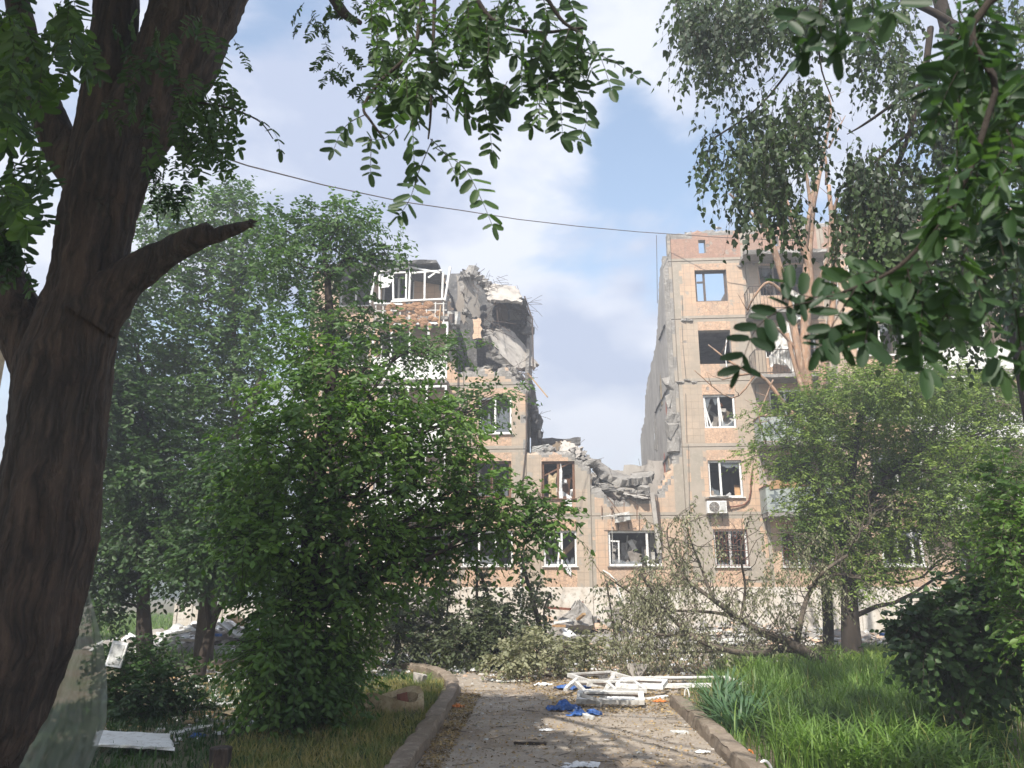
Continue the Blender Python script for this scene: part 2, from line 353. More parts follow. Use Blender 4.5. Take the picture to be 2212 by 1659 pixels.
M['bark_grey'] = mk('grey_brown_bark', (.12, .095, .07), (.07, .055, .042), 8, .95, .8, 30, (.17, .15, .12), .02, stretch=(1, 1, .4))
M['bark_dk'] = mk('dark_young_bark', (.055, .042, .033), (.035, .028, .023), 8, .95, .8, 30, stretch=(1, 1, .4))
M['bark_or'] = mk('stripped_orange_wood', (.40, .24, .15), (.17, .12, .09), 3.2, .85, .9, 14, (.42, .34, .26), .04, stretch=(1.5, 1.5, .4))
M['bark_birch'] = mk('birch_bark', (.42, .38, .33), (.26, .23, .2), 3, .9, .6, 20, (.08, .07, .06), .02, stretch=(.5, .5, 2.5))
M['blue'] = mk('blue_cloth', (.04, .12, .36), (.03, .08, .24), 8, .9, .2, 60, (.16, .2, .3))
M['ivory'] = mk('dirty_foam_rubber', (.52, .42, .27), (.35, .26, .15), 6, .95, .6, 30, (.25, .17, .09))
M['paper'] = mk('crumpled_white_film', (.72, .72, .72), (.55, .55, .54), 6, .6, .3, 30)
M['asb'] = mk('pale_flat_sheet', (.55, .55, .53), (.40, .40, .38), 4, .8, .2, 40, (.28, .27, .24))
M['orange'] = mk('orange_plastic', (.60, .20, .05), (.48, .14, .03), 8, .6, .2, 40)
M['pink'] = mk('faded_red_cardboard', (.42, .16, .11), (.32, .11, .08), 8, .8, .2, 40)
M['lf_locust'] = leafmat('locust_leaflet', (.04, .075, .028), (.085, .15, .045), (.03, .065, .026), .40)
M['lf_near'] = leafmat('near_locust_leaflet', (.032, .07, .026), (.075, .14, .042), (.025, .055, .025), .38)
M['lf_main'] = leafmat('bright_green_leaf', (.085, .17, .028), (.15, .25, .045), (.05, .105, .022), .33)
M['lf_dark'] = leafmat('dark_green_leaf', (.036, .078, .022), (.06, .115, .028), (.026, .055, .02), .32)
M['lf_greyg'] = leafmat('dusty_green_leaf', (.075, .145, .04), (.11, .19, .052), (.045, .095, .028), .34)
M['lf_birch'] = leafmat('birch_leaf', (.045, .075, .025), (.07, .115, .035), (.03, .05, .026), .28)
M['lf_fine'] = leafmat('fine_elm_leaf', (.17, .24, .05), (.25, .33, .07), (.10, .16, .04), .36)
M['lf_wilt'] = leafmat('wilted_leaf', (.22, .225, .13), (.30, .29, .18), (.15, .155, .085), .22)
M['lf_bush'] = leafmat('dull_bush_leaf', (.075, .095, .045), (.11, .13, .06), (.055, .07, .036), .28)
M['grass'] = leafmat('tall_lawn_grass', (.10, .19, .032), (.19, .28, .06), (.06, .11, .025), .35, .5, 1.6)
M['grass_dry'] = leafmat('dry_yellow_grass', (.28, .24, .085), (.36, .29, .13), (.13, .17, .05), .3, .7, 2.)
M['iris'] = leafmat('blue_green_iris_blade', (.07, .14, .06), (.10, .18, .08), (.05, .1, .05), .25, .45)
M['litter'] = leafmat('dry_leaf_litter', (.32, .21, .09), (.42, .32, .16), (.16, .11, .06), .1, .9, 2.5)
# ================================================================ GROUND
def gmat():
    m, t, b = newmat('soil_and_weeds'); tcn = N(t, "ShaderNodeTexCoord"); v = tcn.outputs['Object']
    c = mixc(t, rngm(t, nz(t, v, .35, 6), .42, .6), (.15, .115, .078), (.075, .11, .035))
    c = mixc(t, rngm(t, nz(t, v, 2.6, 9, .75), .46, .64), c, (.20, .16, .115))
    c = mixc(t, rngm(t, nz(t, v, 14, 6, .7), .56, .7), c, (.33, .27, .19))
    L(t, c, b.inputs['Base Color']); b.inputs['Roughness'].default_value = .95; bump(t, b, nz(t, v, 9, 9, .7), .9, .06); return m
def amat():
    m, t, b = newmat('dusty_asphalt'); tcn = N(t, "ShaderNodeTexCoord"); v = tcn.outputs['Object']
    c = mixc(t, rngm(t, nz(t, v, .9, 6), .4, .62), (.27, .225, .18), (.33, .275, .215))
    c = mixc(t, rngm(t, nz(t, v, 3.6, 9, .75), .5, .68), c, (.38, .335, .27))
    c = mixc(t, rngm(t, nz(t, v, .7, 9, .75), .50, .60, 0, .85), c, (.20, .15, .105))
    c = mixc(t, rngm(t, nz(t, v, 26, 7, .7), .55, .7, 0, .8), c, (.42, .37, .30))
    c = mixc(t, rngm(t, nz(t, v, 60, 3, .6), .5, .75, 0, .7), c, (.11, .09, .07))
    cr = N(t, "ShaderNodeTexVoronoi", feature='DISTANCE_TO_EDGE'); cr.inputs['Scale'].default_value = .8; L(t, v, cr.inputs[0])
    c = mixc(t, rngm(t, cr.outputs[0], 0, .006, .25, 0), c, (.12, .10, .085))
    L(t, c, b.inputs['Base Color']); b.inputs['Roughness'].default_value = .92; bump(t, b, nz(t, v, 70, 6, .7), .5, .01); return m
M['soil'] = gmat(); M['asphalt'] = amat()
M['kerb'] = mk('old_kerb_concrete', (.24, .19, .145), (.17, .135, .10), 2.5, .95, .8, 22, (.32, .27, .21), .03)
g = MB(); gx = [-500, -120, -40] + [-20 + i * .5 for i in range(81)] + [40, 120, 500]; gy = [-60, -10] + [i * .5 for i in range(0, 73)] + [44, 60, 100, 250, 700]
def hgt(x, y):
    if not (-20 <= x <= 20 and 2 < y < 36): return 0
    return 0.0
vs = [(x, y, 0.0) for x in gx for y in gy]; ny_ = len(gy)
g.add(vs, [(i * ny_ + j, (i + 1) * ny_ + j, (i + 1) * ny_ + j + 1, i * ny_ + j + 1) for i in range(len(gx) - 1) for j in range(ny_ - 1)])
tag(g.build('ground', M['soil']), kind='structure')
KL = [gnd(991, 1503), gnd(950, 1577), gnd(898, 1659)]; KL.append(KL[2] + (KL[2] - KL[1]) * 4)
KR = [gnd(1446, 1525), gnd(1510, 1590), gnd(1578, 1659)]; KR[1] = KR[0].lerp(KR[2], .5) + Vector((.02, 0, 0)); KR.append(KR[2] + (KR[2] - KR[1]) * 4)
road = [*KL[::-1], gnd(984, 1472), gnd(955, 1460), gnd(900, 1452), gnd(760, 1450), gnd(760, 1428), gnd(900, 1430), gnd(1000, 1425), gnd(1150, 1415), gnd(1330, 1415), gnd(1480, 1430), gnd(1475, 1475), *KR]
g = MB(); g.quad([(p.x, p.y, .006) for p in road][::-1]); tag(g.build('path', M['asphalt']), kind='structure')
print('road', [tuple(round(c, 1) for c in p) for p in road])
def kerb(name, pts, w, h, side, label):
    mb = MB(); fp = []
    for a, b in zip(pts[:-1], pts[1:]):
        n = max(2, int((b - a).length / .12))
        for i in range(n): fp.append(a.lerp(b, i / n))
    fp.append(pts[-1]); pr = [(0, -.05), (.0, .6), (.025, .92), (.05, 1), (.5, 1.03), (.85, .98), (1, .8), (1, -.05)]
    vs = []
    for i, p in enumerate(fp):
        t = (fp[min(i + 1, len(fp) - 1)] - fp[max(i - 1, 0)]).normalized(); nn = Vector((t.y, -t.x, 0)) * side
        for k, (a, q) in enumerate(pr):
            o = mn.noise(Vector((p.x * 3, p.y * 3, k * .7))) * .022
            jn = abs(((i * .12) % .96) - .48) > .40
            vs.append(p + nn * (a * w + o) + Vector((0, 0, -.025 if jn and q > .5 else 0)) + Vector((0, 0, -.05 * max(0, mn.noise(Vector((p.x * 1.7, p.y * 1.7, 3))) - .25) if q > .5 else 0)) + Vector((0, 0, q * h + (o if q > 0 else 0))))
    K = len(pr); mb.add(vs, [(i * K + j, i * K + j + 1, (i + 1) * K + j + 1, (i + 1) * K + j) for i in range(len(fp) - 1) for j in range(K - 1)] + [tuple(range(K)), tuple((len(fp) - 1) * K + j for j in reversed(range(K)))])
    return tag(mb.build(name, M['kerb']), label, 'kerb', 'kerbs edging the path')
kerb('kerb', [gnd(880, 1446), gnd(940, 1455), gnd(974, 1470), gnd(990, 1488), *KL[:]], .2, .15, 1, 'worn concrete kerb along the left side of the path, rounding the corner')
kerb('kerb', KR, .2, .16, -1, 'straight crumbling concrete kerb between the path and the tall bright grass')
kerb('kerb', [gnd(345, 1392), gnd(450, 1388), gnd(560, 1384)], .2, .22, 1, 'far low kerb below the rubbish heap behind the forked tree')
kerb('kerb', [gnd(455, 1437), gnd(600, 1432), gnd(760, 1428)], .16, .12, 1, 'thin kerb on the far side of the crossing, between forked tree and leafy tree')

# ================================================================ BUILDING
B = empty('apartment_building', (0, Y0, 0), -YAW, 'five storey peach tiled apartment block with its middle blown out', 'building')
SEAM = [1.7, 4.4, 7.1, 9.8, 12.5, 15.1]
W = .34
sRc = fl(1462, 900)[0]; sLr = fl(1136, 900)[0]; sLl = fl(655, 900)[0]
ZTOP = fl(1443, 505)[2]
print('sR', sRc, 'sL', sLr, sLl, 'ztop', ZTOP, [round(fl(1500, y)[2], 2) for y in (1115, 967, 823, 690, 564, 500)])
SR_END = 32.0
def poly_in(px, py, P):
    ins = False; n = len(P)
    for i in range(n):
        x1, y1 = P[i]; x2, y2 = P[i - 1]
        if (y1 > py) != (y2 > py) and px < (x2 - x1) * (py - y1) / (y2 - y1) + x1: ins = not ins
    return ins
KP = [(655, 1272), (655, 588), (960, 588), (970, 640), (985, 690), (986, 800), (1008, 803), (1050, 797), (1093, 795), (1118, 818), (1136, 836), (1138, 976), (1236, 976), (1246, 992), (1277, 1008), (1278, 1046), (1292, 1058), (1316, 1076), (1360, 1079), (1406, 1077), (1425, 1064), (1432, 1030), (1446, 1010), (1463, 960), (1459, 860), (1449, 600), (1443, 503)]
KPl = [fl(x, y) for x, y in KP]; KPl = [(p[0] if i < len(KP) - 4 else sRc - .01, p[2]) for i, p in enumerate(KPl)]
KPl[0] = (KPl[0][0], 0); KPl += [(SR_END, ZTOP + 1.2), (SR_END, 0)]
def par_top(s): return ZTOP + .055 * (s - sRc)
CRK = lambda s, z: .10 * mn.noise(Vector((s * 2.1, z * 2.1, 5))) + .06 * mn.noise(Vector((s * 6.1, z * 6.1, 1)))
def keep(s, z):
    if s > sRc and z > 9 and z > par_top(s) : return False
    a = CRK(s, z); b = CRK(z, s)
    if 1.0 < z < 1.8: a = b = 0
    if abs(s - sRc) < .6 and z > 8.3: a *= .12; b *= .3
    return poly_in(s + a, z + b, KPl)
# openings: display-pixel rectangles turned to facade metres
def rect(x0, y0, x1, y1):
    a = fl((x0 + x1) / 2, y1); b = fl((x0 + x1) / 2, y0); w0 = fl(x0, (y0 + y1) / 2)[0]; w1 = fl(x1, (y0 + y1) / 2)[0]
    return [round(w0, 3), round(w1, 3), round(a[2], 3), round(b[2], 3)]
OP = {}
OP['A5'] = rect(1502, 583, 1571, 651); OP['A4'] = rect(1510, 713, 1580, 786); OP['A3'] = rect(1520, 852, 1589, 924)
OP['A2'] = rect(1531, 994, 1604, 1074); OP['A1'] = rect(1543, 1143, 1616, 1224)
OP['At1'] = rect(1509, 518, 1524, 547); OP['At2'] = rect(1666, 510, 1682, 532)
OP['C2'] = rect(1170, 996, 1242, 1077); OP['C1'] = rect(1174, 1146, 1246, 1223); OP['D1'] = rect(1314, 1146, 1429, 1223)
OP['L3'] = rect(1034, 858, 1105, 937); OP['L2'] = rect(1020, 996, 1104, 1076); OP['L1'] = rect(998, 1146, 1108, 1223)
def bay(px0, px1, z0, z1, w=None):
    s0 = fl(px0, 1180)[0]; s1 = fl(px1, 1180)[0]; return [s0, s1, z0, z1]
zw = [(OP['A1'][2], OP['A1'][3])] + [(z + .95, z + 2.35) for z in SEAM[1:5]]
OP['B1'] = bay(1688, 1800, *zw[0])
for k in range(1, 5):
    s0, s1 = OP['B1'][0], OP['B1'][1] + .2
    OP['Bw%d' % (k + 1)] = [s0 + .05, s0 + 2.1, SEAM[k] + (.95 if k > 0 else 0), SEAM[k] + 2.3]
OP['E1'] = bay(1903, 1995, *zw[0]); OP['F1'] = bay(2068, 2150, *zw[0]); OP['G1'] = bay(2250, 2330, *zw[0])
for k in range(1, 5):
    for nm, base in (('E', OP['E1'][0]), ('F', OP['F1'][0]), ('G', OP['G1'][0])):
        OP['%sw%d' % (nm, k + 1)] = [base, base + (1.9 if nm == 'E' else 1.4), SEAM[k] + .95, SEAM[k] + 2.35]
for k, (z0, z1) in enumerate(zw):   # hidden-by-trees columns of the left block
    for j, px in enumerate((700, 900)): OP['H%d%d' % (j, k)] = [fl(px, 1180)[0], fl(px, 1180)[0] + 1.4, z0, z1]
for k in (0, 1, 2, 3, 4):
    OP['J%d' % k] = [fl(800, 1180)[0], fl(800, 1180)[0] + 1.4, SEAM[k] + .95, SEAM[k] + 2.35]
for k in range(1, 5): OP.pop('H1%d' % k)
rects = list(OP.values())
def wall_mesh():
    s_br = sorted({sLl, sRc, SR_END, *[r[0] for r in rects], *[r[1] for r in rects], *VS, *[v - .02 for v in VS], *[v + .02 for v in VS]})
    z_br = sorted({0., 1.66, 1.7, 1.74, 17.6, *[r[2] for r in rects], *[r[3] for r in rects], *[z - .02 for z in SEAM[1:]], *SEAM[1:], *[z + .02 for z in SEAM[1:]]})
    def sub(br, st):
        out = []
        for a, b in zip(br[:-1], br[1:]):
            if b - a < 1e-4: continue
            n = max(1, int(math.ceil((b - a) / st)))
            out += [a + (b - a) * i / n for i in range(n)]
        return out + [br[-1]]
    S = sub(s_br, .13); Z = sub(z_br, .13); ns, nz_ = len(S), len(Z)
    cell = np.zeros((ns - 1, nz_ - 1), np.int8)   # 1 wall, 2 opening, 0 missing
    for i in range(ns - 1):
        sc_ = (S[i] + S[i + 1]) / 2
        for j in range(nz_ - 1):
            zc = (Z[j] + Z[j + 1]) / 2
            if any(r[0] < sc_ < r[1] and r[2] < zc < r[3] for r in rects): cell[i, j] = 2; continue
            cell[i, j] = 1 if keep(sc_, zc) else 0
    mb = MB(); vid = {}
    seamset = [z for z in SEAM[1:]]
    def vert(i, j, k):
        key = (i, j, k)
        if key in vid: return vid[key]
        s, z = S[i], Z[j]; d = 0 if k == 0 else W
        nb = [cell[a, b] for a in (i - 1, i) for b in (j - 1, j) if 0 <= a < ns - 1 and 0 <= b < nz_ - 1]
        if abs(s - sRc) < .5 and z > 8.3: nb = []
        if 0 in nb and 1 in nb and z > 2:
            s += random.uniform(-.05, .05); z += random.uniform(-.05, .05); d += random.uniform(0, .10) * (1 if k == 0 else -1)
        if k == 0:
            if min(abs(z - q) for q in seamset) < .001 or min(abs(s - q) for q in VS) < .001: d += .045
            d += .006 * mn.noise(Vector((s * 1.5, z * 1.5, 2)))
        vid[key] = len(mb.v); mb.v.append((s, d, z)); return vid[key]
    def mat_at(s, z):
        w = .05 * mn.noise(Vector((s * 3, z * 3, 7)))
        if z < 1.7: return 3
        for q in SEAM[1:]:
            if -.14 + w < z - q < .12 + w and not (s < sLr and q > 13): return 2
        for q, hw in VSW:
            if abs(s - q + w) < hw: return 2
        if z > 15.1: return 5
        if s > sRc - .3 and s < sRc + .28 and z > 4.4: return 2
        for (q, a_, b_, hw) in PATCH:
            if a_ < z < b_ and abs(s - q + 3 * w) < hw: return 2
        pn = mn.noise(Vector((s * .55, z * .4, 11)))
        if pn > .6: return 2
        for r in rects:
            if r[0] - .02 < s < r[1] + .02:
                k = [q for q in SEAM if q <= z + 1e-6][-1]
                if abs(r[2] - k) < 1.5: return 0
        for (a, b, c, d, m) in ZONES:
            if a < s < b and c < z < d: return m
        return 1
    def F(a, m): mb.f.append(a); mb.m.append(m)
    for i in range(ns - 1):
        for j in range(nz_ - 1):
            if cell[i, j] != 1: continue
            sc_ = (S[i] + S[i + 1]) / 2; zc = (Z[j] + Z[j + 1]) / 2; m = mat_at(sc_, zc)
            # tiles knocked off next to the break
            nbm = any(0 <= i + a < ns - 1 and 0 <= j + b < nz_ - 1 and cell[i + a, j + b] == 0 for a in (-2, -1, 0, 1, 2) for b in (-2, -1, 0, 1, 2))
            if zc > 2 and nbm and m != 3 and mn.noise(Vector((sc_ * 1.7, zc * 1.7, 3))) > -.1: m = 6
            v = [vert(i, j, 0), vert(i + 1, j, 0), vert(i + 1, j + 1, 0), vert(i, j + 1, 0)]; u = [vert(i, j, 1), vert(i + 1, j, 1), vert(i + 1, j + 1, 1), vert(i, j + 1, 1)]
            F((v[0], v[1], v[2], v[3]), m); F((u[0], u[3], u[2], u[1]), 4)
            for (a, b, p, q) in ((-1, 0, 0, 3), (1, 0, 1, 2), (0, -1, 0, 1), (0, 1, 3, 2)):
                ii, jj = i + a, j + b; out = not (0 <= ii < ns - 1 and 0 <= jj < nz_ - 1); c = 0 if out else cell[ii, jj]
                if c != 1:
                    mm = 7 if c == 2 else 6
                    e = (v[p], u[p], u[q], v[q]) if (a, b) in ((-1, 0), (0, 1)) else (v[p], v[q], u[q], u[p])
                    F(e, mm)
    return mb
VS = [fl(x, y)[0] for x, y in ((1137, 1000), (1277, 1100), (1470, 900), (1637, 900))]; VS += [VS[3] + 3.2, VS[3] + 5.9, VS[3] + 9.1, VS[3] + 12, VS[0] - 2.6, VS[0] - 5.8, VS[0] - 8.5]
VSW = [(VS[0], .03), (VS[1], .10), (VS[2] - .1, .08), (VS[2] + 1.05, .16) if False else (VS[3], .09)]
VSW += [(v, .1) for v in VS[4:]]
PATCH = [(fl(x, 1040)[0], a, b, w) for x, a, b, w in ((1506, 4.3, 7.2, .28), (1618, 1.9, 4.5, .36), (1508, 1.9, 4.4, .42), (1395, 1.9, 4.4, .1), (1120, 4.3, 7.0, .12), (1630, 9.7, 12.4, .2), (1490, 12.6, 15.0, .12), (1590, 9.8, 11.2, .2))]
# which panels wear peach square tile (1), worn grey-beige tile (8)
ZONES = [(VS[0], VS[1], 1.7, 7.1, 8), (VS[0] - 1.0, VS[0], 4.4, 8.6, 8), (VS[2], VS[3], 9.8, 12.5, 8), (VS[2], VS[3], 7.1, 9.8, 8), (VS[1], VS[1] + .6, 1.7, 5.8, 1), (VS[3], VS[3] + 1.0, 9.8, 15.1, 8), (sLl, VS[0] - 1.2, 9.8, 15.1, 1), (VS[3] + 5.9, VS[3] + 9.1, 4.4, 12.5, 8)]
wm = wall_mesh()
wall = wm.build('wall', [M['mosaic'], M['tile_peach'], M['render'], M['plinth'], M['plaster'], M['mosaic_dk'], M['concrete'], M['concrete_lt'], M['tile_grey']], B)
# cement strips laid over some joints and panel edges
for k, (x0, y0, x1, y1) in enumerate(((1574, 1010, 1596, 1010),)): pass
# --- floors, roof, inner walls
def part(name, mb, mats, parent=None, label=None, **kw):
    o = mb.build(name, mats, parent or B, **kw)
    if label: o['label'] = label
    return o
DEP = 10.5
def floor_slab(s0, s1, z, d0=W, d1=DEP, label=None, rag=.0, seed=1):
    mb = MB(); nx = max(2, int((s1 - s0) / .5)); mb.slab((s0, d0 + .01, z - .01), (s1 - s0, 0, 0), (0, d1 - d0, 0), .2, 0, nx, 12, rag, seed); return part('floor_slab', mb, [M['concrete']], label=label)
e = .01
for k, z in enumerate(SEAM[:6]):
    if k == 0: floor_slab(sLl, SR_END, z - .02); continue
    if k == 1: floor_slab(sLl, SR_END, z); continue
    if k <= 4: floor_slab(sRc + .1, SR_END, z)
    if k in (2, 3): floor_slab(sLl, sLr + (.0 if k == 2 else .15), z, rag=.06 if k == 3 else .02, seed=k)
floor_slab(sRc + 3.1, SR_END, 15.1)
floor_slab(sLl, sLr - 3.7, 12.5, rag=.05, seed=5); floor_slab(sLl, sLr - 4.2, 15.1, rag=.06, seed=6)
floor_slab(sLr, sLr + 2.4, 7.1, rag=.12, seed=8)
def inner(s0, s1, d, z0, z1, m='wallpaper', along='s', th=.12, name='inner_wall', label=None, rag=0):
    mb = MB()
    if along == 's': mb.slab((s0, d, z0), (s1 - s0, 0, 0), (0, 0, z1 - z0), th, 0, 12, 8, rag, s0, 1)
    else: mb.slab((d, s0, z0), (0, s1 - s0, 0), (0, 0, z1 - z0), th, 0, 12, 8, rag, s0, 1)
    return part(name, mb, [M[m], M['concrete']], label=label)
for k in range(4): inner(sRc + .2, SR_END, 5.4, SEAM[k] + .0, SEAM[k + 1] - .2)
inner(sRc + 3.3, SR_END, 5.4, 12.5, 14.9)
for k in range(5):
    for sx in (VS[3] + .0, VS[3] + 3.2, VS[3] + 5.9, VS[3] + 9.1): inner(W, DEP, sx, SEAM[k], SEAM[k + 1] - .2, along='d')
for k in range(3): inner(sLl, sLr - .1, 5.4, SEAM[k], SEAM[k + 1] - .2)
for k in range(2):
    inner(sLr, sRc, 5.4, SEAM[k], SEAM[k + 1] - .2, rag=.1 if k else 0)
    for sx in (sLr - 1.9, sLr, VS[1], sLr - 5): inner(W, DEP, sx, SEAM[k], SEAM[k + 1] - .2, along='d')
# --- end cross wall bared by the collapse (faces left)
def crosswall(name, s, outline, th, mats, label, step=.22, flip=False):
    P = [fx(x, y, s)[1:] for x, y in outline] if not isinstance(outline[0][0], str) else outline
    return P
CW = [(0.30, 4.4), (.30, ZTOP)]
prof = [(1441, 560), (1434, 600), (1431, 655), (1430, 700), (1426, 745), (1419, 775), (1408, 815), (1402, 860), (1401, 905), (1393, 930), (1388, 955), (1386, 1003)]
prf = []
for x, y in prof:
    s_, d_, z_ = fx(x, y, sRc - .02); prf.append((max(.35, min(d_, 13)), z_))
print('crosswall profile', [(round(a, 1), round(b, 1)) for a, b in prf])
poly = [(.02, 3.9)] + [(.02, prf[0][1] + .1)] + prf + [(prf[-1][0], 3.9)]
def gridplate(poly, step, fixed, th, axis='d', seed=0):
    """ragged plate in the (a,z) plane; fixed coordinate s; returns MB; material 0 face, 1 broken edge"""
    A = [p[0] for p in poly]; Zs = [p[1] for p in poly]; a0, a1, z0, z1 = min(A), max(A), min(Zs), max(Zs)
    na, nz2 = max(2, int((a1 - a0) / step)), max(2, int((z1 - z0) / step)); mb = MB(); vid = {}
    c = np.zeros((na, nz2), bool)
    for i in range(na):
        for j in range(nz2):
            a = a0 + (i + .5) * (a1 - a0) / na; z = z0 + (j + .5) * (z1 - z0) / nz2
            c[i, j] = poly_in(a + .5 * CRK(a + seed, z), z + .5 * CRK(z, a + seed), poly)
    def vt(i, j, k):
        if (i, j, k) in vid: return vid[(i, j, k)]
        a = a0 + i * (a1 - a0) / na; z = z0 + j * (z1 - z0) / nz2
        nb = [c[x, y] for x in (i - 1, i) for y in (j - 1, j) if 0 <= x < na and 0 <= y < nz2]
        if not all(nb): a += random.uniform(-.3, .3) * step; z += random.uniform(-.3, .3) * step
        f = fixed + (th if k else 0) + .012 * mn.noise(Vector((a * 2, z * 2, k + seed)))
        vid[(i, j, k)] = len(mb.v); mb.v.append((f, a, z) if axis == 'd' else (a, f, z)); return vid[(i, j, k)]
    for i in range(na):
        for j in range(nz2):
            if not c[i, j]: continue
            v = [vt(i, j, 0), vt(i + 1, j, 0), vt(i + 1, j + 1, 0), vt(i, j + 1, 0)]; u = [vt(i, j, 1), vt(i + 1, j, 1), vt(i + 1, j + 1, 1), vt(i, j + 1, 1)]
            mb.f.append(tuple(v)); mb.m.append(0); mb.f.append(tuple(u[::-1])); mb.m.append(0)
            for (a, b, p, q) in ((-1, 0, 0, 3), (1, 0, 1, 2), (0, -1, 0, 1), (0, 1, 3, 2)):
                ii, jj = i + a, j + b
                if not (0 <= ii < na and 0 <= jj < nz2) or not c[ii, jj]: mb.f.append((v[p], v[q], u[q], u[p])); mb.m.append(1)
    return mb
part('party_wall', gridplate(poly, .2, sRc - .004, -.22, seed=3), [M['concrete_lt'], M['concrete']], label='tall pale end wall bared by the collapse, torn off in a curve')
# concrete stub of the torn facade hanging on the right block's edge
for (x0, y0, x1, y1, w) in ((1449, 832, 1462, 960, .34),):
    mb = MB(); a = fl(x0, y0, -.02); b = fl(x1, y1, -.02)
    for i in range(5):
        t = i / 4; mb.chunk(((a[0] + (b[0] - a[0]) * t) - .12, .1, a[2] + (b[2] - a[2]) * t), (.34, .3, .36, .42, .46)[i], 0, i + 40, 14, (.75, .7, 1.7 if i < 4 else 1.0))
    part('broken_panel_edge', mb, [M['concrete']], label='jagged lump of concrete hanging down the torn corner')
for z_, d1 in ((12.5, 2.4), (9.8, 5.2), (7.1, 8.0)):
    mb = MB(); pts = [(sRc - .235, .3 + (d1 - .3) * i / 14, z_ - .12 + random.uniform(-.04, .04)) for i in range(15)]; mb.tube(pts, [random.uniform(.03, .07) for _ in pts], 5); part('open_joint', mb, [M['concrete_dk']])
rd = random.Random(5)
for i in range(16):
    d0_ = rd.uniform(1.0, 7.5); z_ = rd.uniform(5, 10.4 - d0_ * .3); w_, h_ = rd.uniform(.2, .7), rd.uniform(.5, 1.6); part('wall_remnant', gridplate([(d0_, z_), (d0_ + w_, z_ + .1), (d0_ + w_ * .8, z_ + h_), (d0_ + .1, z_ + h_ * .8)], .14, sRc - .225, -.02, 'd', i), [M[('plaster', 'paper', 'pink', 'concrete', 'ivory')[i % 5]], M['concrete']])
# leaning hanging column strip by the big ground window
mb = MB(); a = fl(1408, 1065, -.12); b = fl(1424, 1195, -.04); mb.bar(a, b, .3, .16, 0); mb.bar(fl(1414, 1068, -.2), fl(1428, 1190, -.06), .06, .06, 1); mb.bar(fl(1419, 1070, -.2), fl(1431, 1186, -.06), .05, .05, 1)
part('hanging_column_strip', mb, [M['concrete_lt'], M['metal_dk']])
# recess joint of the right block: dark broken slot
mb = MB()
for (x0, y0, x1, y1) in ((1473, 640, 1475, 690), (1475, 745, 1482, 820), (1473, 700, 1475, 742), (1487, 960, 1490, 1130), (1481, 850, 1484, 955)):
    mb = MB(); mb.bar(fl(x0, y0, .0), fl(x1, y1, .0), .07, .012, 0); part('open_joint', mb, [M['concrete_dk']])
mb = MB(); p = fl(1480, 690, -.03)
for i in range(6): mb.chunk((p[0] + i * .07 - .1, -.02, p[2] - .05 * random.random()), .09, 0, 70 + i)
for (x, y) in ((1600, 575), (1486, 820), (1500, 825), (1470, 825)):
    p = fl(x, y, -.03); mb.chunk((p[0], -.02, p[2]), .12, 0, x, 6, (1.5, .6, .6))
part('broken_joint_mortar', mb, [M['concrete']])

# --- windows
def glass_mat():
    m, t, b = newmat('broken_window_glass'); b.inputs['Base Color'].default_value = (.25, .28, .30, 1); b.inputs['Roughness'].default_value = .08; b.inputs['Specular IOR Level'].default_value = .8
    b.inputs['Alpha'].default_value = .45; return m
M['glass'] = glass_mat()
def shard(mb, s0, s1, z0, z1, d, seed, frac=.3):
    rd = random.Random(seed); n = 5
    bot = rd.random() < .6; zz = z0 if bot else z1; sg = 1 if bot else -1
    pts = [(s0, d, zz)]
    for i in range(n + 1): pts.append((s0 + (s1 - s0) * i / n, d, zz + sg * (z1 - z0) * rd.uniform(.02, frac) * (1.5 if i in (0, n) else 1)))
    pts.append((s1, d, zz)); mb.quad(pts if bot else pts[::-1])
def window(r, mull=(.5,), m='white', fw=.07, dep=.12, trans=None, seed=0, pane=.35, sill=True, label=None, sash_only=None, sillm='white', lean=None):
    s0, s1, z0, z1 = r; g_ = .006; s0 += g_; s1 -= g_; z0 += g_; z1 -= g_; mb = MB(); d0, d1 = dep, dep + .07
    mb.box((s0, d0, z0), (s1, d1, z0 + fw)); mb.box((s0, d0, z1 - fw), (s1, d1, z1))
    mb.box((s0, d0, z0 + fw), (s0 + fw, d1, z1 - fw)); mb.box((s1 - fw, d0, z0 + fw), (s1, d1, z1 - fw))
    cols = [s0 + fw]
    for q in mull:
        c = s0 + (s1 - s0) * q; mb.box((c - fw * .55, d0 - .004, z0 + fw), (c + fw * .55, d1, z1 - fw)); cols += [c]
    cols.append(s1 - fw)
    if trans:
        for (i, zf) in trans:
            zc = z0 + (z1 - z0) * zf; mb.box((cols[i] + .02, d0 + .002, zc - .035), (cols[i + 1] - .03, d1 - .004, zc + .035))
    o = part('window', mb, [M[m]], label=label)
    if pane:
        pm = MB(); rd = random.Random(seed)
        for i in range(len(cols) - 1):
            if rd.random() < .75: pm = MB(); shard(pm, cols[i] + .04, cols[i + 1] - .04, z0 + fw, z1 - fw, d0 + .03, seed * 9 + i, pane); part('pane', pm, [M['glass']], o)
    if lean:
        lm = MB()
        for (a, b, w) in lean: lm.bar((s0 + (s1 - s0) * a[0], d0 + .12, z0 + (z1 - z0) * a[1]), (s0 + (s1 - s0) * b[0], d0 + .05, z0 + (z1 - z0) * b[1]), w, .06)
        part('loose_sash', lm, [M[m]], o)
    if sill:
        sm = MB(); sm.box((s0 - .06, -.09, z0 - .045), (s1 + .06, dep - .002, z0 - .008)); part('sill', sm, [M[sillm]], o)
    return o
window(OP['A5'], (.30,), 'metal_dk', .08, .16, trans=[(0, .66)], pane=0, sill=False, label='empty dark window frame with only sky behind')
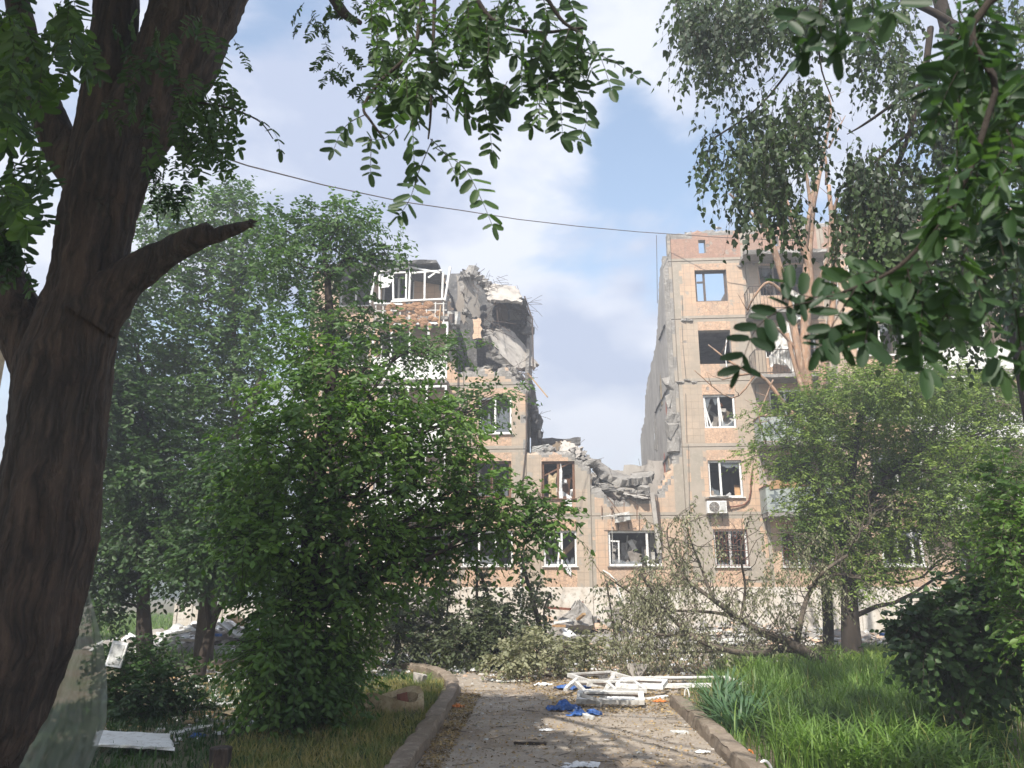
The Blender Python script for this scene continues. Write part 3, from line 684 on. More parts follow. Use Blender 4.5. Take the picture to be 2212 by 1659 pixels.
window(OP['A3'], (.5,), 'white', .07, .1, seed=3, sill=False, lean=[((.12, .05), (.05, .95), .06), ((.62, .0), (.5, .98), .07), ((.25, .02), (.08, .6), .05)], label='wrecked white window with twisted sashes and clutter')
window(OP['A2'], (.36,), 'white', .07, .1, seed=4, pane=.2, label='white two light window above the air conditioner')
w_a1 = window(OP['A1'], (.5,), 'white', .07, .14, seed=5, pane=.2, label='white window behind a curled red grille')
window(OP['C2'], (.5,), 'wood', .09, .1, seed=6, pane=.25, sillm='wood', lean=[((.05, .62), (.95, 1.0), .1), ((.5, .02), (.46, .7), .05)], label='brown wooden window stuffed with torn curtain')
window(OP['C1'], (.55,), 'white', .07, .08, seed=7, pane=.2, lean=[((.05, .0), (.02, .85), .06), ((.08, .84), (.5, .76), .07), ((.5, .76), (.42, .02), .06)], label='white window with a fallen sash leaning inside')
window(OP['D1'], (.74,), 'white', .08, .1, seed=8, pane=.15, sillm='concrete', lean=[((.05, .72), (.22, .7), .06), ((.2, .1), (.2, .72), .05)], label='wide grey white window filled with rubble')
window(OP['L3'], (.5,), 'white', .07, .06, seed=9, pane=.8, label='white window with a hanging white panel below')
window(OP['L2'], (.5,), 'wood', .09, .1, seed=10, sillm='wood'); window(OP['L1'], (.33, .66), 'white', .07, .08, seed=11)
window(OP['B1'], (.33, .66), 'white', .06, .1, seed=12, pane=.2); window(OP['E1'], (.4, .75), 'white', .09, .04, seed=13); window(OP['F1'], (.5,), 'white', .07, .08, seed=14)
for k in range(2, 6):
    window(OP['Bw%d' % k], (.3, .62) if k % 2 else (.5,), ('wood_grey', 'white', 'white', 'wood_grey')[k - 2], .06, .1, seed=20 + k, sill=False)
    window(OP['Ew%d' % k], (.4,) if k == 5 else (.5,), 'white', .08, .08, seed=30 + k); window(OP['Fw%d' % k], (.5,), 'white', .07, .08, seed=40 + k)
for k in range(5):
    window(OP['H0%d' % k], (.5,), 'white', seed=50 + k); window(OP['J%d' % k], (.5,), 'white', seed=60 + k)
window(OP['H10'], (.5,), 'white', seed=70)
# --- curled grille over ground window
def grille(r, n, parent, dep=-.1):
    mb = MB(); s0, s1, z0, z1 = r; s0 += .04; s1 -= .02
    for i in range(n + 1):
        s = s0 + (s1 - s0) * i / n; mb.tube([(s, dep, z0), (s, dep, z1 - .02)], .009, 5)
    for z in (z0 + .04, z0 + (z1 - z0) * .42, z1 - .05): mb.tube([(s0, dep - .012, z), (s1, dep - .012, z)], .012, 5)
    for zc, R_, cnt in ((z0 + (z1 - z0) * .78, .11, 4), (z0 + (z1 - z0) * .2, .07, 7)):
        for i in range(cnt):
            c = s0 + (s1 - s0) * (i + .5) / cnt; sg = 1 if i % 2 else -1
            mb.tube([(c + sg * R_ * (1 - t / 16) * math.cos(t * .55), dep - .022, zc + R_ * (1 - t / 16) * math.sin(t * .55)) for t in range(14)], .011, 4)
    mb.tube([(s0 + (s1 - s0) * t / 20, dep - .022, z0 + (z1 - z0) * (.66 + .06 * math.sin(t * .95))) for t in range(21)], .011, 4)
    for s in (s0, s1):
        for z in (z0 + .1, z1 - .1): mb.tube([(s, dep, z), (s, .15, z)], .01, 4)
    return part('window_grille', mb, [M['rust']], parent)
grille(OP['A1'], 9, B); g2 = grille(OP['B1'], 16, B)
# --- balconies of the right block
sB0 = fl(1640, 1060)[0]; BW = 2.9
def balcony(k, style):
    z = SEAM[k]; mb = MB(); mb.slab((sB0, -1.0, z + .0), (BW, 0, 0), (0, 1.0 - .01, 0), .14, 0, 14, 5, .02, k); o = part('balcony', mb, [M['concrete']])
    P = [(sB0 + .03, -.02), (sB0 + .03, -.96), (sB0 + BW - .03, -.96), (sB0 + BW - .03, -.02)]
    if style == 'rail':
        rb = MB()
        for a, b in zip(P[:-1], P[1:]):
            n = max(2, int(math.dist(a, b) / .13))
            for i in range(n + 1):
                x = a[0] + (b[0] - a[0]) * i / n; y = a[1] + (b[1] - a[1]) * i / n
                jx = .02 * random.uniform(-1, 1); rb.tube([(x, y, z), (x + jx, y, z + 1.0)], .009, 5)
            for h in (.06, 1.0): rb.tube([(a[0], a[1], z + h), (b[0], b[1], z + h)], .018, 6)
        part('railing', rb, [M['metal_dk']], o)
    else:
        cb = MB(); th = .03
        n = 3
        for i in range(n):
            a = sB0 + BW * i / n + .01; b = sB0 + BW * (i + 1) / n - .01; cb.box((a, -1.0, z + .02), (b, -1.0 + th, z + .98), 0, .006)
        cb.box((sB0 + .001, -.96, z + .02), (sB0 + th, -.02, z + .98)); cb.box((sB0 + BW - th, -.96, z + .02), (sB0 + BW, -.02, z + .98))
        pn = part('cladding', cb, [M['bal']], o)
        u = .045
        pat = ["....#......#....", "....##....##....", "....###..###....", "....###..###....", "########.#######".replace('.', '.')[:16], ".####.#..#.####.", "..####.##.####..", "...####..####...", "...####..####...", "..####.##.####..", ".####.#..#.####.", "################", "....###..###....", "....###..###....", "....##....##....", "....#......#...."]
        for i in range(n):
            st = MB(); c0 = sB0 + BW * (i + .5) / n - 8 * u
            for r_, row in enumerate(pat):
                for q, ch in enumerate(row):
                    if ch == '#': st.box((c0 + q * u, -1.004, z + .14 + r_ * u), (c0 + q * u + u * .86, -.9995, z + .14 + r_ * u + u * .86))
            part('star_pattern', st, [M['baldk']], pn)
        rb = MB(); rb.box((sB0 - .02, -1.03, z + .985), (sB0 + BW + .02, -.93, z + 1.02)); rb.box((sB0 - .02, -.93, z + .985), (sB0 + .06, -.0, z + 1.02)); part('handrail', rb, [M['rust']], o)
    return o
balcony(1, 'panel'); balcony(2, 'panel'); balcony(3, 'rail')['label'] = 'bent railed balcony with a wrecked shutter'; balcony(4, 'rail')['label'] = 'top balcony with an open bar railing'
mb = MB(); mb.slab((sB0 - .05, -1.05, 15.05), (BW + .5, 0, 0), (0, 1.04, 0), .16, 0, 14, 5, .04, 9); part('canopy', mb, [M['concrete']], label='ragged concrete canopy over the top balcony')
# white loggia parapets further right, showing between leaves
for k in (1, 2, 3, 4):
    s0 = fl(1985, 1180)[0]; z = SEAM[k]; mb = MB(); mb.slab((s0, -1.0, z), (4.2, 0, 0), (0, .99, 0), .14, 0, 14, 4, .01, k); o = part('balcony', mb, [M['concrete']])
    pb = MB()
    for i in range(14): pb.box((s0 + i * .3, -1.02, z + .02), (s0 + i * .3 + .292, -.99, z + 1.0)); 
    part('cladding', pb, [M['white']], o)
    fb = MB()
    for i in range(5): fb.box((s0 + i * 1.02, -1.0, z + 1.0), (s0 + i * 1.02 + .07, -.94, z + 2.45))
    fb.box((s0, -1.0, z + 2.4), (s0 + 4.2, -.94, z + 2.47)); part('loggia_frame', fb, [M['white']], o)
# the stacked glazed loggias of the left block
lg0 = fl(805, 700, -1.1)[0]; lg1 = fl(968, 700, -1.1)[0]
for k in (1, 2, 3, 4):
    z = SEAM[k]; mb = MB(); mb.slab((lg0, -1.1, z), (lg1 - lg0, 0, 0), (0, 1.09, 0), .14, 0, 14, 5, .02, k); o = part('loggia', mb, [M['concrete']], label='top loggia with buckled white glazing over torn brown insulation' if k == 4 else None)
    fb = MB(); zt = z + 2.45; zb = z + .98; n = 4
    d = -1.08
    if k == 4:
        # buckled frame traced as bars
        def q(x, y, dd=-1.08): return fl(x, y, dd)
        for (a, b, w) in (((820, 588), (885, 577), .14), ((885, 577), (950, 590), .10), ((845, 652), (962, 646), .12), ((887, 577), (884, 650), .16), ((849, 590), (850, 650), .09), ((878, 592), (877, 648), .07), ((850, 590), (880, 588), .08), ((850, 648), (880, 646), .09),
                          ((918, 586), (917, 648), .10), ((957, 590), (955, 648), .08), ((973, 577), (961, 650), .17), ((812, 590), (800, 655), .17), ((820, 592), (820, 648), .08), ((890, 590), (955, 584), .07), ((925, 600), (945, 586), .05), ((808, 655), (870, 658), .1)):
            fb.bar(q(*a), q(*b), w, .07)
        gm = MB()
        for P in (((822, 592), (846, 588), (848, 604), (840, 620), (824, 622)),): gm.quad([fl(x, y, -1.04) for x, y in P][::-1])
        part('torn_white_panel', gm, [M['paper']], o)
        ib = MB()   # battens of the stripped parapet
        for x in (812, 828, 846, 866, 884, 903, 922, 941, 958): ib.bar(fl(x, 652, -1.05), fl(x + random.uniform(-4, 4), 702, -1.05), .05, .05)
        for y in (658, 672, 700): ib.bar(fl(808, y, -1.03), fl(965, y - 2, -1.03), .05, .04)
        part('parapet_battens', ib, [M['whitedirty']], o)
        ip = MB(); ip.bar(fl(952, 660, -1.12), fl(948, 706, -1.15), .1, .04); part('loose_board', ip, [M['wood_lt']], o)
        iv = MB()
        for i in range(46):
            x = random.uniform(832, 956); y = random.choice((random.uniform(655, 668), random.uniform(672, 700), random.uniform(672, 700))); iv.chunk(fl(x, y, -1.07), random.uniform(.08, .2), 0, 300 + i, 4, (1.2, .45, .8), None, True)
        for i in range(12): x = random.uniform(800, 930); iv.chunk(fl(x, random.uniform(698, 716), -1.07), random.uniform(.08, .16), 0, 400 + i, 4, (.7, .4, 1.3), None, True)
        part('insulation', iv, [M['insul']], o)
    else:
        for i in range(n + 1):
            s = lg0 + (lg1 - lg0 - .08) * i / n; fb.box((s, d, zb), (s + .08, d + .06, zt))
        fb.box((lg0, d + .001, zt - .08), (lg1, d + .061, zt)); fb.box((lg0, d + .001, zb - .06), (lg1, d + .061, zb))
        pb = MB(); pb.box((lg0, -1.11, z + .01), (lg1, -1.085, zb - .07)); part('cladding', pb, [M['white']], o)
    part('loggia_frame', fb, [M['white']], o)
# roof of the left block: ragged overhanging sheets
mb = MB(); a = fl(700, 592, -1.3); mb.slab((a[0], -1.35, 14.86), (fl(945, 585, -1.3)[0] - a[0], 0, .06), (0, 6, .1), .14, 0, 24, 8, .06, 3)
mb.slab(fl(873, 578, -1.0), Vector(fl(958, 588, -1.2)) - Vector(fl(873, 578, -1.0)), (-.2, 2.0, -.1), .06, 0, 8, 5, .08, 4)
mb.slab(fl(880, 568, -.5), Vector(fl(935, 577, -.7)) - Vector(fl(880, 568, -.5)), (0, .8, .05), .05, 0, 8, 5, .05, 5)
part('roof', mb, [M['concrete_dk']], label='sagging dark roof edge over the top loggia')
# wrecked rooms at the right end of the left block
mb = MB()
def pl(mb, pts, th, m=0): # thick plate from 4 local corner points
    a, b, c, d = [Vector(p) for p in pts]; mb.slab(a, b - a, d - a, th, m, 8, 6, .06, pts[0][0])
mb.slab(fl(985, 596, 1.5), Vector(fl(1010, 600, 1.5)) - Vector(fl(985, 596, 1.5)), Vector(fl(985, 700, 1.3)) - Vector(fl(985, 596, 1.5)), .15, 0, 6, 8, .08, 1)
part('inner_wall', mb, [M['plaster']])
part('inner_wall', gridplate([(p[0], p[2]) for p in (fl(x, y, 3.4) for x, y in ((968, 800), (968, 592), (1004, 590), (1034, 600), (1056, 622), (1128, 640), (1140, 672), (1141, 735), (1136, 800)))], .15, 3.4, .14, 's', 5), [M['concrete_dk'], M['concrete_dk']], label='shade-toned back wall of the ripped open top flat')  # dark concrete here puts the shade of the open room into the colour
part('inner_wall', gridplate([(.5, 9.8), (.4, 10.3), (2.0, 12.4), (2.6, 13.8), (4.2, 13.9), (4.2, 9.8)], .16, sLr - .05, .14, 'd', 6), [M['plaster'], M['concrete']])
part('inner_wall', gridplate([(.4, 9.8), (.4, 15.0), (3.9, 15.0), (3.9, 9.8)], .2, sLr - 3.8, .14, 'd', 8), [M['plaster'], M['concrete']])
mb = MB(); o_ = Vector(fl(1056, 651, .3)); mb.slab(o_, Vector(fl(1130, 654, .1)) - o_, Vector(fl(1046, 616, 1.3)) - o_, .14, 0, 12, 8, .07, 4, bend=-.08); part('ceiling_slab', mb, [M['concrete_lt'], M['concrete']], label='pale broken ceiling slab jutting out at the top')
mb = MB(); mb.slab(fl(1048, 618, 1.2), Vector(fl(1136, 644, .5)) - Vector(fl(1048, 618, 1.2)), (0.1, 2.6, .05), .07, 0, 12, 8, .12, 9); part('roof_felt', mb, [M['concrete_dk']])
mb = MB(); o_ = Vector(fl(1040, 712, .25)); mb.slab(o_, Vector(fl(1112, 800, .55)) - o_, Vector(fl(1100, 705, 1.6)) - o_, .16, 0, 12, 8, .10, 6); part('fallen_slab', mb, [M['concrete_lt'], M['concrete']], label='big pale slab slid down at a steep angle')
mb = MB(); o_ = Vector(fl(1022, 690, .1)); mb.slab(o_, Vector(fl(1041, 690, .1)) - o_, Vector(fl(1022, 735, .0)) - o_, .12, 0, 5, 6, .04, 6, 1); part('tile_panel_remnant', mb, [M['tile_peach'], M['concrete']])
mb = MB(); o_ = Vector(fl(986, 598, .3)); mb.slab(o_, Vector(fl(1012, 602, .8)) - o_, Vector(fl(1010, 690, .5)) - o_, .2, 0, 6, 9, .1, 2, 1); part('torn_panel', mb, [M['plaster'], M['concrete']])
mb = MB(); a = Vector(fl(1072, 692, 2.6)); mb.box(a, a + Vector((.5, .3, .9)), 0, .04); part('cupboard_wreck', mb, [M['wallpaper']]); mb = MB(); a = Vector(fl(1100, 690, 2.9)); mb.box(a, a + Vector((.6, .05, .8)), 0, .03); part('cupboard_wreck', mb, [M['plaster']])
# broken concrete piled on the breaks
def pile(xs, n, r, m='concrete', seed=0, name='rubble', dd=(.1, 1.2), label=None, flat=(1.2, 1, .8)):
    rd = random.Random(seed); mb = MB()
    for i in range(n):
        t = rd.random() * (len(xs) - 1); k = int(t); f = t - k; x = xs[k][0] + (xs[k + 1][0] - xs[k][0]) * f; y = xs[k][1] + (xs[k + 1][1] - xs[k][1]) * f
        dep = rd.uniform(*dd); p = fl(x + rd.uniform(-3, 3), y + rd.uniform(-3, 5), dep)
        mb.chunk(p, r * rd.uniform(.35, 1.2), 0, seed * 100 + i, 8, tuple(f_ * rd.uniform(.6, 1.3) for f_ in flat))
    return part(name, mb, [M[m]], label=label)
pile([(1002, 600), (1014, 588), (1030, 592), (1040, 606), (1055, 618)], 38, .26, seed=1, dd=(.2, 2.4))
pile([(1008, 610), (1016, 650), (1002, 675), (1020, 665)], 22, .2, seed=2, dd=(.4, 1.6))
pile([(1000, 800), (1040, 795), (1080, 790), (1110, 800), (1135, 822)], 46, .17, seed=3, dd=(.1, 2.0))
pile([(1040, 710), (1060, 750), (1090, 790), (1120, 812)], 34, .2, seed=4, dd=(0, .5))
pile([(1100, 650), (1135, 680), (1142, 720), (1125, 700)], 20, .24, 'concrete_dk', seed=5, dd=(1.5, 3.4))
pile([(1142, 840), (1152, 880), (1160, 920), (1172, 960)], 40, .3, 'concrete_dk', seed=6, dd=(1.0, 4.5), flat=(.8, 1.2, 1.3))
pile([(1150, 968), (1190, 972), (1230, 968)], 26, .18, seed=7, dd=(.1, 2.5))
pile([(1236, 968), (1262, 990), (1290, 1008)], 30, .19, seed=8, dd=(.0, 1.2))
pile([(1282, 1040), (1310, 1052), (1350, 1062), (1400, 1060)], 34, .26, seed=9, dd=(.1, 1.4))
# twisted bars and pipes
def bars(n, x, y, sp, ln, seed, dd=.5, name='rebar', th=.008):
    rd = random.Random(seed); mb = MB()
    for i in range(n):
        p = Vector(fl(x + rd.uniform(-sp, sp), y + rd.uniform(-sp, sp), dd)); v = Vector((rd.uniform(-.2, 1), rd.uniform(-.5, .4), rd.uniform(-.8, .5))).normalized() * ln; q = v + Vector((rd.uniform(-.3, .3), 0, -rd.uniform(.1, .5))) * ln * .6
        mb.tube([p, p + v * .5, p + v * .8 + q * .1, p + v * .8 + q * .5], th, 4)
    return part(name, mb, [M['metal_dk']])
bars(26, 1128, 665, 20, .7, 1, 1.5); bars(20, 1060, 612, 16, .5, 2, .8); bars(18, 1120, 805, 14, .5, 3, .1); bars(16, 1060, 690, 26, .9, 11, .4, 'wiring', .012); bars(12, 1020, 610, 14, .6, 12, .2, 'wiring', .012); bars(12, 1350, 1050, 40, .5, 13, .0); bars(9, 1245, 975, 10, .45, 4, .5); bars(8, 1275, 1005, 10, .4, 5, .3); bars(10, 1155, 900, 10, .5, 6, 2)
part('rebar', (lambda mb: (mb.tube([fl(1133, 640, 1), fl(1150, 690, 1), fl(1152, 800, 1)], .035, 6), mb)[1])(MB()), [M['metal_dk']], label='long iron post hanging beside the ripped corner')
mb = MB(); mb.bar(fl(1140, 806, .3), fl(1183, 858, -.2), .07, .04); part('hanging_lath', mb, [M['wood_lt']])
# fallen roof pieces over the surviving second storey
def sl3(a, b, c, th, m, name, label=None, sd=1, rough=.08, me='concrete', bend=0):
    a, b, c = Vector(a), Vector(b), Vector(c); mb = MB(); mb.slab(a, b - a, c - a, th, 0, 12, 7, rough, sd, 1, bend); return part(name, mb, [M[m], M[me]], label=label)
sl3(fl(1280, 1000, .5), fl(1398, 1042, .7), fl(1290, 990, 2.2), .3, 'concrete', 'collapsed_slab', 'thick grey slab sagging down to the right over the missing flat', 2, .14, bend=.25)
sl3(fl(1352, 1036, .2), fl(1408, 1030, .3), fl(1362, 1022, 1.8), .28, 'concrete', 'collapsed_slab', None, 3, .12)
sl3(fl(1285, 1052, .1), fl(1402, 1070, -.2), fl(1290, 1048, 1.2), .06, 'concrete_dk', 'collapsed_sheet', None, 4, .1)
sl3(fl(1340, 1066, -.3), fl(1404, 1078, -.35), fl(1350, 1056, .8), .04, 'concrete_lt', 'collapsed_sheet', None, 5, .1)
sl3(fl(1290, 1030, .8), fl(1320, 1052, .8), fl(1300, 1015, 1.6), .2, 'concrete', 'collapsed_slab', None, 7, .1)
sl3(fl(1204, 976, .5), fl(1250, 992, .1), fl(1214, 950, .9), .14, 'concrete_lt', 'collapsed_slab', 'pale torn slab stacked on the low middle part', 8, .07)
sl3(fl(1185, 975, 1.3), fl(1222, 975, .9), fl(1200, 952, 1.2), .12, 'wallpaper', 'collapsed_slab', None, 9, .05)
sl3(fl(1162, 962, 5), fl(1255, 962, 5), fl(1162, 946, 5), .2, 'concrete_dk', 'beam', 'dark beam lying across behind the low middle part', 10, .05, 'concrete_dk')
mb = MB()
for i in range(5): mb.slab(Vector(fl(1148, 974 - i * 2.2, .3)), Vector(fl(1188, 972 - i * 3.4, .3)) - Vector(fl(1148, 974 - i * 2.2, .3)), (0, .6, 0), .035, 0, 6, 3, .03, i)
part('stacked_slates', mb, [M['asb']])
part('inner_wall', gridplate([(fl(1278, 1040, 3)[0], 4.4), (fl(1278, 1040, 3)[0], fl(1330, 1014, 3)[2] - .3), (fl(1333, 1013, 3)[0], fl(1333, 1014, 3)[2]), (fl(1400, 1003, 3)[0], fl(1400, 1002, 3)[2]), (sRc - .1, fl(1440, 995, 3)[2]), (sRc - .1, 4.4)], .2, 3.0, .14, 's', 9), [M['concrete_lt'], M['concrete']], label='sunlit pale partition behind the fallen slab')
part('inner_wall', gridplate([(sLr, 4.4), (sLr, 9.5), (sLr + .45, 8.4), (sLr + .9, 7.5), (sLr + .9, 4.4)], .16, 4.5, .14, 's', 12), [M['concrete_dk'], M['concrete']])
# thin battens and pipes hanging on the centre facade
for (x0, y0, x1, y1, d) in ((1300, 1092, 1300, 1116, -.05), (1322, 1093, 1322, 1120, -.05), (1312, 1073, 1341, 1112, -.3), (1348, 1085, 1348, 1105, -.3), (1376, 1092, 1376, 1122, -.3), (1156, 1046, 1175, 1085, -.15), (1170, 1040, 1168, 1075, -.2), (1166, 1037, 1185, 1062, -.2), (1178, 1048, 1178, 1065, -.2)): mb = MB(); mb.bar(fl(x0, y0, d), fl(x1, y1, d - .03), .045, .03); part('hanging_lath', mb, [M['wood']])
# clutter seen inside the windows
def clutter(r, n, seed, mats=('concrete', 'wood_grey', 'wallpaper', 'whitedirty'), frac=.45, dd=(.35, 1.2)):
    rd = random.Random(seed); mb = MB(); s0, s1, z0, z1 = r
    for i in range(n):
        mm = rd.randrange(len(mats)); s = rd.uniform(s0, s1); d = rd.uniform(*dd); z = z0 + (z1 - z0) * rd.random() ** 1.6 * frac * 1.6 - .05
        if mm in (0,): mb.chunk((s, d, z), rd.uniform(.08, .22), mm, seed * 50 + i)
        else:
            v = Vector((rd.uniform(-.5, .5), rd.uniform(-.2, .4), rd.uniform(.1, 1))).normalized() * rd.uniform(.4, 1.0); mb.bar((s, d, max(z - .3, z0 - .4)), Vector((s, d, max(z - .3, z0 - .4))) + v, rd.uniform(.05, .3), rd.uniform(.02, .05), mm, (0, 1, 0))
    return part('room_clutter', mb, [M[q] for q in mats])
clutter(OP['A3'], 22, 1); clutter(OP['D1'], 46, 2, ('concrete', 'wood_grey', 'concrete_lt', 'whitedirty'), .5); clutter(OP['C2'], 18, 3, ('paper', 'wood', 'wallpaper', 'paper'), .5); clutter(OP['C1'], 9, 4, ('concrete', 'wood_lt', 'wallpaper', 'whitedirty'), .35, (.5, 1.4)); clutter(OP['A2'], 8, 5, ('pink', 'wood_orange', 'ivory', 'paper'), .06, (.25, .4)); clutter(OP['Bw5'], 14, 6, ('concrete', 'wood_grey', 'pink', 'wallpaper'), .35, (-.5, .6))
mb = MB(); p = fl(1555, 875, .55); mb.chunk(p, .13, 0, 5, 3); part('room_clutter', mb, [M['orange']], label='orange ball shaped lamp inside the wrecked window')
# pulled curtain tufts on sills
def cloth(name, c, w, h, seed, m, parent=None, amp=.06, loc=True, world=True, rot=None, th=0):
    mb = MB(); n = 26; off = Vector((seed * 7.1, seed * 3.3, 0)); vs = []
    for i in range(n + 1):
        for j in range(n + 1):
            a, b = i / n - .5, j / n - .5; q = Vector((a * 3, b * 3, 0)) + off
            sx = 1 + .5 * mn.noise(q * .7); x = a * w * sx + .25 * w * mn.noise(q + Vector((0, 0, 5))); y = b * h * sx + .25 * h * mn.noise(q + Vector((0, 0, 9)))
            z = amp * (1.6 * abs(mn.noise(q * 1.1)) + .45 * (1 - abs(mn.noise(q * 2.2 + Vector((3, 1, 4)))) * 3) + .12 * mn.noise(q * 6) ) * (1 - .7 * max(abs(a), abs(b)) * 2 * .8)
            v = Vector((x, y, max(z, .004)))
            if rot is not None: v = rot @ v
            vs.append(Vector(c) + v)
    mb.add(vs, [(i * (n + 1) + j, (i + 1) * (n + 1) + j, (i + 1) * (n + 1) + j + 1, i * (n + 1) + j + 1) for i in range(n) for j in range(n)])
    return mb.build(name, [M[m]], parent, smooth=True, loc=c if parent is None else None)
from mathutils import Matrix
RX = Matrix.Rotation(R(90), 3, 'X')
for (x, y, w, h, m) in ((1228, 1083, .25, .4, 'paper'), (1212, 1045, .12, 1.2, 'paper'), (1228, 1230, .22, .35, 'paper'), (1193, 1050, .3, .9, 'ivory'), (1690, 1170, .01, .01, 'paper')):
    if w > .05: cloth('torn_curtain', fl(x, y, -.06 if y in (1083, 1230) else .07), w, h, x, m, B, .05, rot=RX)
mb = MB()
for i in range(1): pass
cloth('torn_curtain', fl(1800, 620, -.1), .35, 1.5, 77, 'paper', B, .1, rot=RX)
# shutter wreck and boards on balconies (lie on them: things of their own)
def wp(x, y, d): p = fl(x, y, d); return to_world(*p)
cl = cloth('torn_sheet', wp(1690, 750, -.7), 1.1, 1.8, 31, 'whitedirty', None, .25, rot=RX); tag(cl, 'grey torn metal shutter sheet drooping over the bent fourth storey balcony', 'sheet')
cl = cloth('torn_sheet', wp(1722, 665, -.8), .7, 1.2, 35, 'whitedirty', None, .2, rot=RX); tag(cl, 'pale grey rag of sheet hung in the top balcony railing beside the stripped tree', 'sheet')
for i, (x, y, x2, y2, w, m, lab) in enumerate(((1660, 1053, 1702, 1050, .18, 'wood_lt', 'long pale wooden drawer front lying on the lowest patterned balcony rail'), (1668, 1047, 1690, 1044, .16, 'wood_orange', 'orange brown shelf board stacked on the lowest patterned balcony'), (1700, 1048, 1722, 1049, .2, 'wood_lt', 'short split pine drawer on the lowest patterned balcony'))):
    mb = MB(); a = wp(x, y, -.9); b = wp(x2, y2, -.85); mb.bar(a, b, .3, w); mb.bar(a + Vector((.1, .0, w * .5 + .02)), b + Vector((-.15, .05, w * .5 + .03)), .2, .04); mb.bar(a + Vector((.02, -.14, .02)), b + Vector((.02, -.14, .02)), .03, w * .8, 1)
    tag(mb.build('wooden_board', [M[m], M['wood_orange']], loc=a), lab, 'board', 'broken boards on the balcony')
# --- air conditioner (hangs on the wall: its own thing)
def ac(x0, y0, x1, y1, label, crooked=0.0, wreck=False):
    a = fl(x0, y1, 0); b = fl(x1, y0, 0); w = b[0] - a[0]; h = b[2] - a[2]; o = empty('air_conditioner', to_world(a[0], -.06, a[2]), -YAW, label, 'air conditioner'); o.rotation_euler = (0, crooked, -YAW)
    mb = MB(); mb.box((0, -.32, 0), (w, 0, h), 0, .004 if not wreck else .035); mb.build('casing', [M['white'] if not wreck else M['whitedirty']], o)
    gr = MB(); c = (w * .36, h * .5); r = h * .42
    gr.tube([(c[0], -.325, c[1]), (c[0], -.332, c[1])], [r, r], 28); gr.build('fan_grille', [M['metal_dk']], o)
    rg = MB()
    for k in range(1, 7): rg.tube([(c[0] + r * k / 6 * math.cos(t * .2618), -.337, c[1] + r * k / 6 * math.sin(t * .2618)) for t in range(25)], .004, 4)
    for k in range(8): rg.tube([(c[0], -.338, c[1]), (c[0] + r * math.cos(k * .785), -.338, c[1] + r * math.sin(k * .785))], .004, 4)
    rg.build('fan_guard', [M['whitedirty']], o)
    pm = MB(); pm.box((w * .66, -.326, h * .08), (w * .95, -.3205, h * .92)); pm.build('side_panel', [M['asb']], o)
    bk = MB()
    for q in (.18, .82): bk.bar((w * q, -.3, -.02), (w * q, .058, -.02), .03, .03); bk.bar((w * q, .04, -.3), (w * q, .04, 0), .03, .03)
    bk.build('bracket', [M['metal_dk']], o); return o
ac(1525, 1084, 1565, 1110, 'white air conditioner under the second storey window of the standing corner')
p = fl(1525, 1079, -.05); mb = MB(); mb.slab(Vector(to_world(p[0] - .05, -.45, p[2] + .05)), (.9, -.06, .03), (.03, .42, .02), .02, 0, 10, 5, .02, 3, bend=-.03); tag(mb.build('tin_sheet', [M['asb']], loc=to_world(*p)), 'bent tin sheet lying over the air conditioner', 'sheet')
ac(1328, 1112, 1362, 1130, 'crushed grimy air conditioner dangling above the wide rubble filled window', -.12, True)
mb = MB(); mb.tube([wp(1298, 1116, -.4), wp(1330, 1113, -.45), wp(1368, 1111, -.4)], .02, 6); mb.tube([wp(1318, 1109, -.4), wp(1322, 1140, -.3), wp(1324, 1215, -.15)], .012, 5); mb.tube([wp(1316, 1112, -.35), wp(1326, 1118, -.5), wp(1330, 1112, -.4)], .02, 5)
tag(mb.build('loose_pipe', [M['whitedirty']], loc=wp(1330, 1113, -.4)), 'thin white pipes tangled on the dangling air conditioner', 'pipe')
mb = MB(); mb.tube([wp(1565, 1096, -.1), wp(1590, 1094, -.08), wp(1608, 1090, -.06), wp(1618, 1080, -.06), wp(1622, 1060, -.05), wp(1622, 1040, -.05), wp(1625, 1020, -.05)], .03, 7)
tag(mb.build('hose', [M['rust']], loc=wp(1565, 1096, -.1)), 'wrapped brown pipe curving from the air conditioner up the wall', 'hose')
mb = MB(); mb.tube([wp(1570 + a * .2, b, -.1) for a, b in ((0, 730), (-8, 745), (-20, 765), (-5, 785), (2, 800), (3, 810))], .022, 6)
tag(mb.build('hose', [M['white']], loc=wp(1568, 760, -.1)), 'white corrugated hose dangling in the empty fourth storey window', 'hose')
mb = MB(); mb.tube([wp(x, y, -.3) for x, y in ((1302, 1232), (1316, 1240), (1330, 1254), (1336, 1275), (1345, 1300))], .03, 7)
tag(mb.build('hose', [M['white']], loc=wp(1330, 1254, -.3)), 'white bent pipe drooping in front of the plinth below the rubble window', 'hose')
mb = MB(); mb.tube([wp(1126, 1215, -.15), wp(1125, 1345, -.15)], .035, 8); tag(mb.build('drainpipe', [M['white']], loc=wp(1126, 1215, -.15)), 'short white upright pipe on the plinth left of the middle windows', 'pipe')
mb = MB(); mb.tube([wp(1138, 850, -.05), wp(1137, 960, -.05), wp(1129, 1040, -.05), wp(1131, 1210, -.05)], .03, 6); tag(mb.build('cable', [M['metal_dk']], loc=wp(1137, 960, -.05)), 'black pipe running down the left block edge to the ground windows', 'cable')
# fridge-like white box in wreck, pigeon, wire
mb = MB(); a = wp(966, 700, -.1); mb.box(a, a + Vector((.55, .4, .55)), 0, .03); mb.box(a + Vector((.06, -.01, .06)), a + Vector((.3, .0, .45)), 1); tag(mb.build('boiler', [M['whitedirty'], M['metal_dk']], loc=a), 'small white boiler box hanging in the ripped top flat', 'boiler')
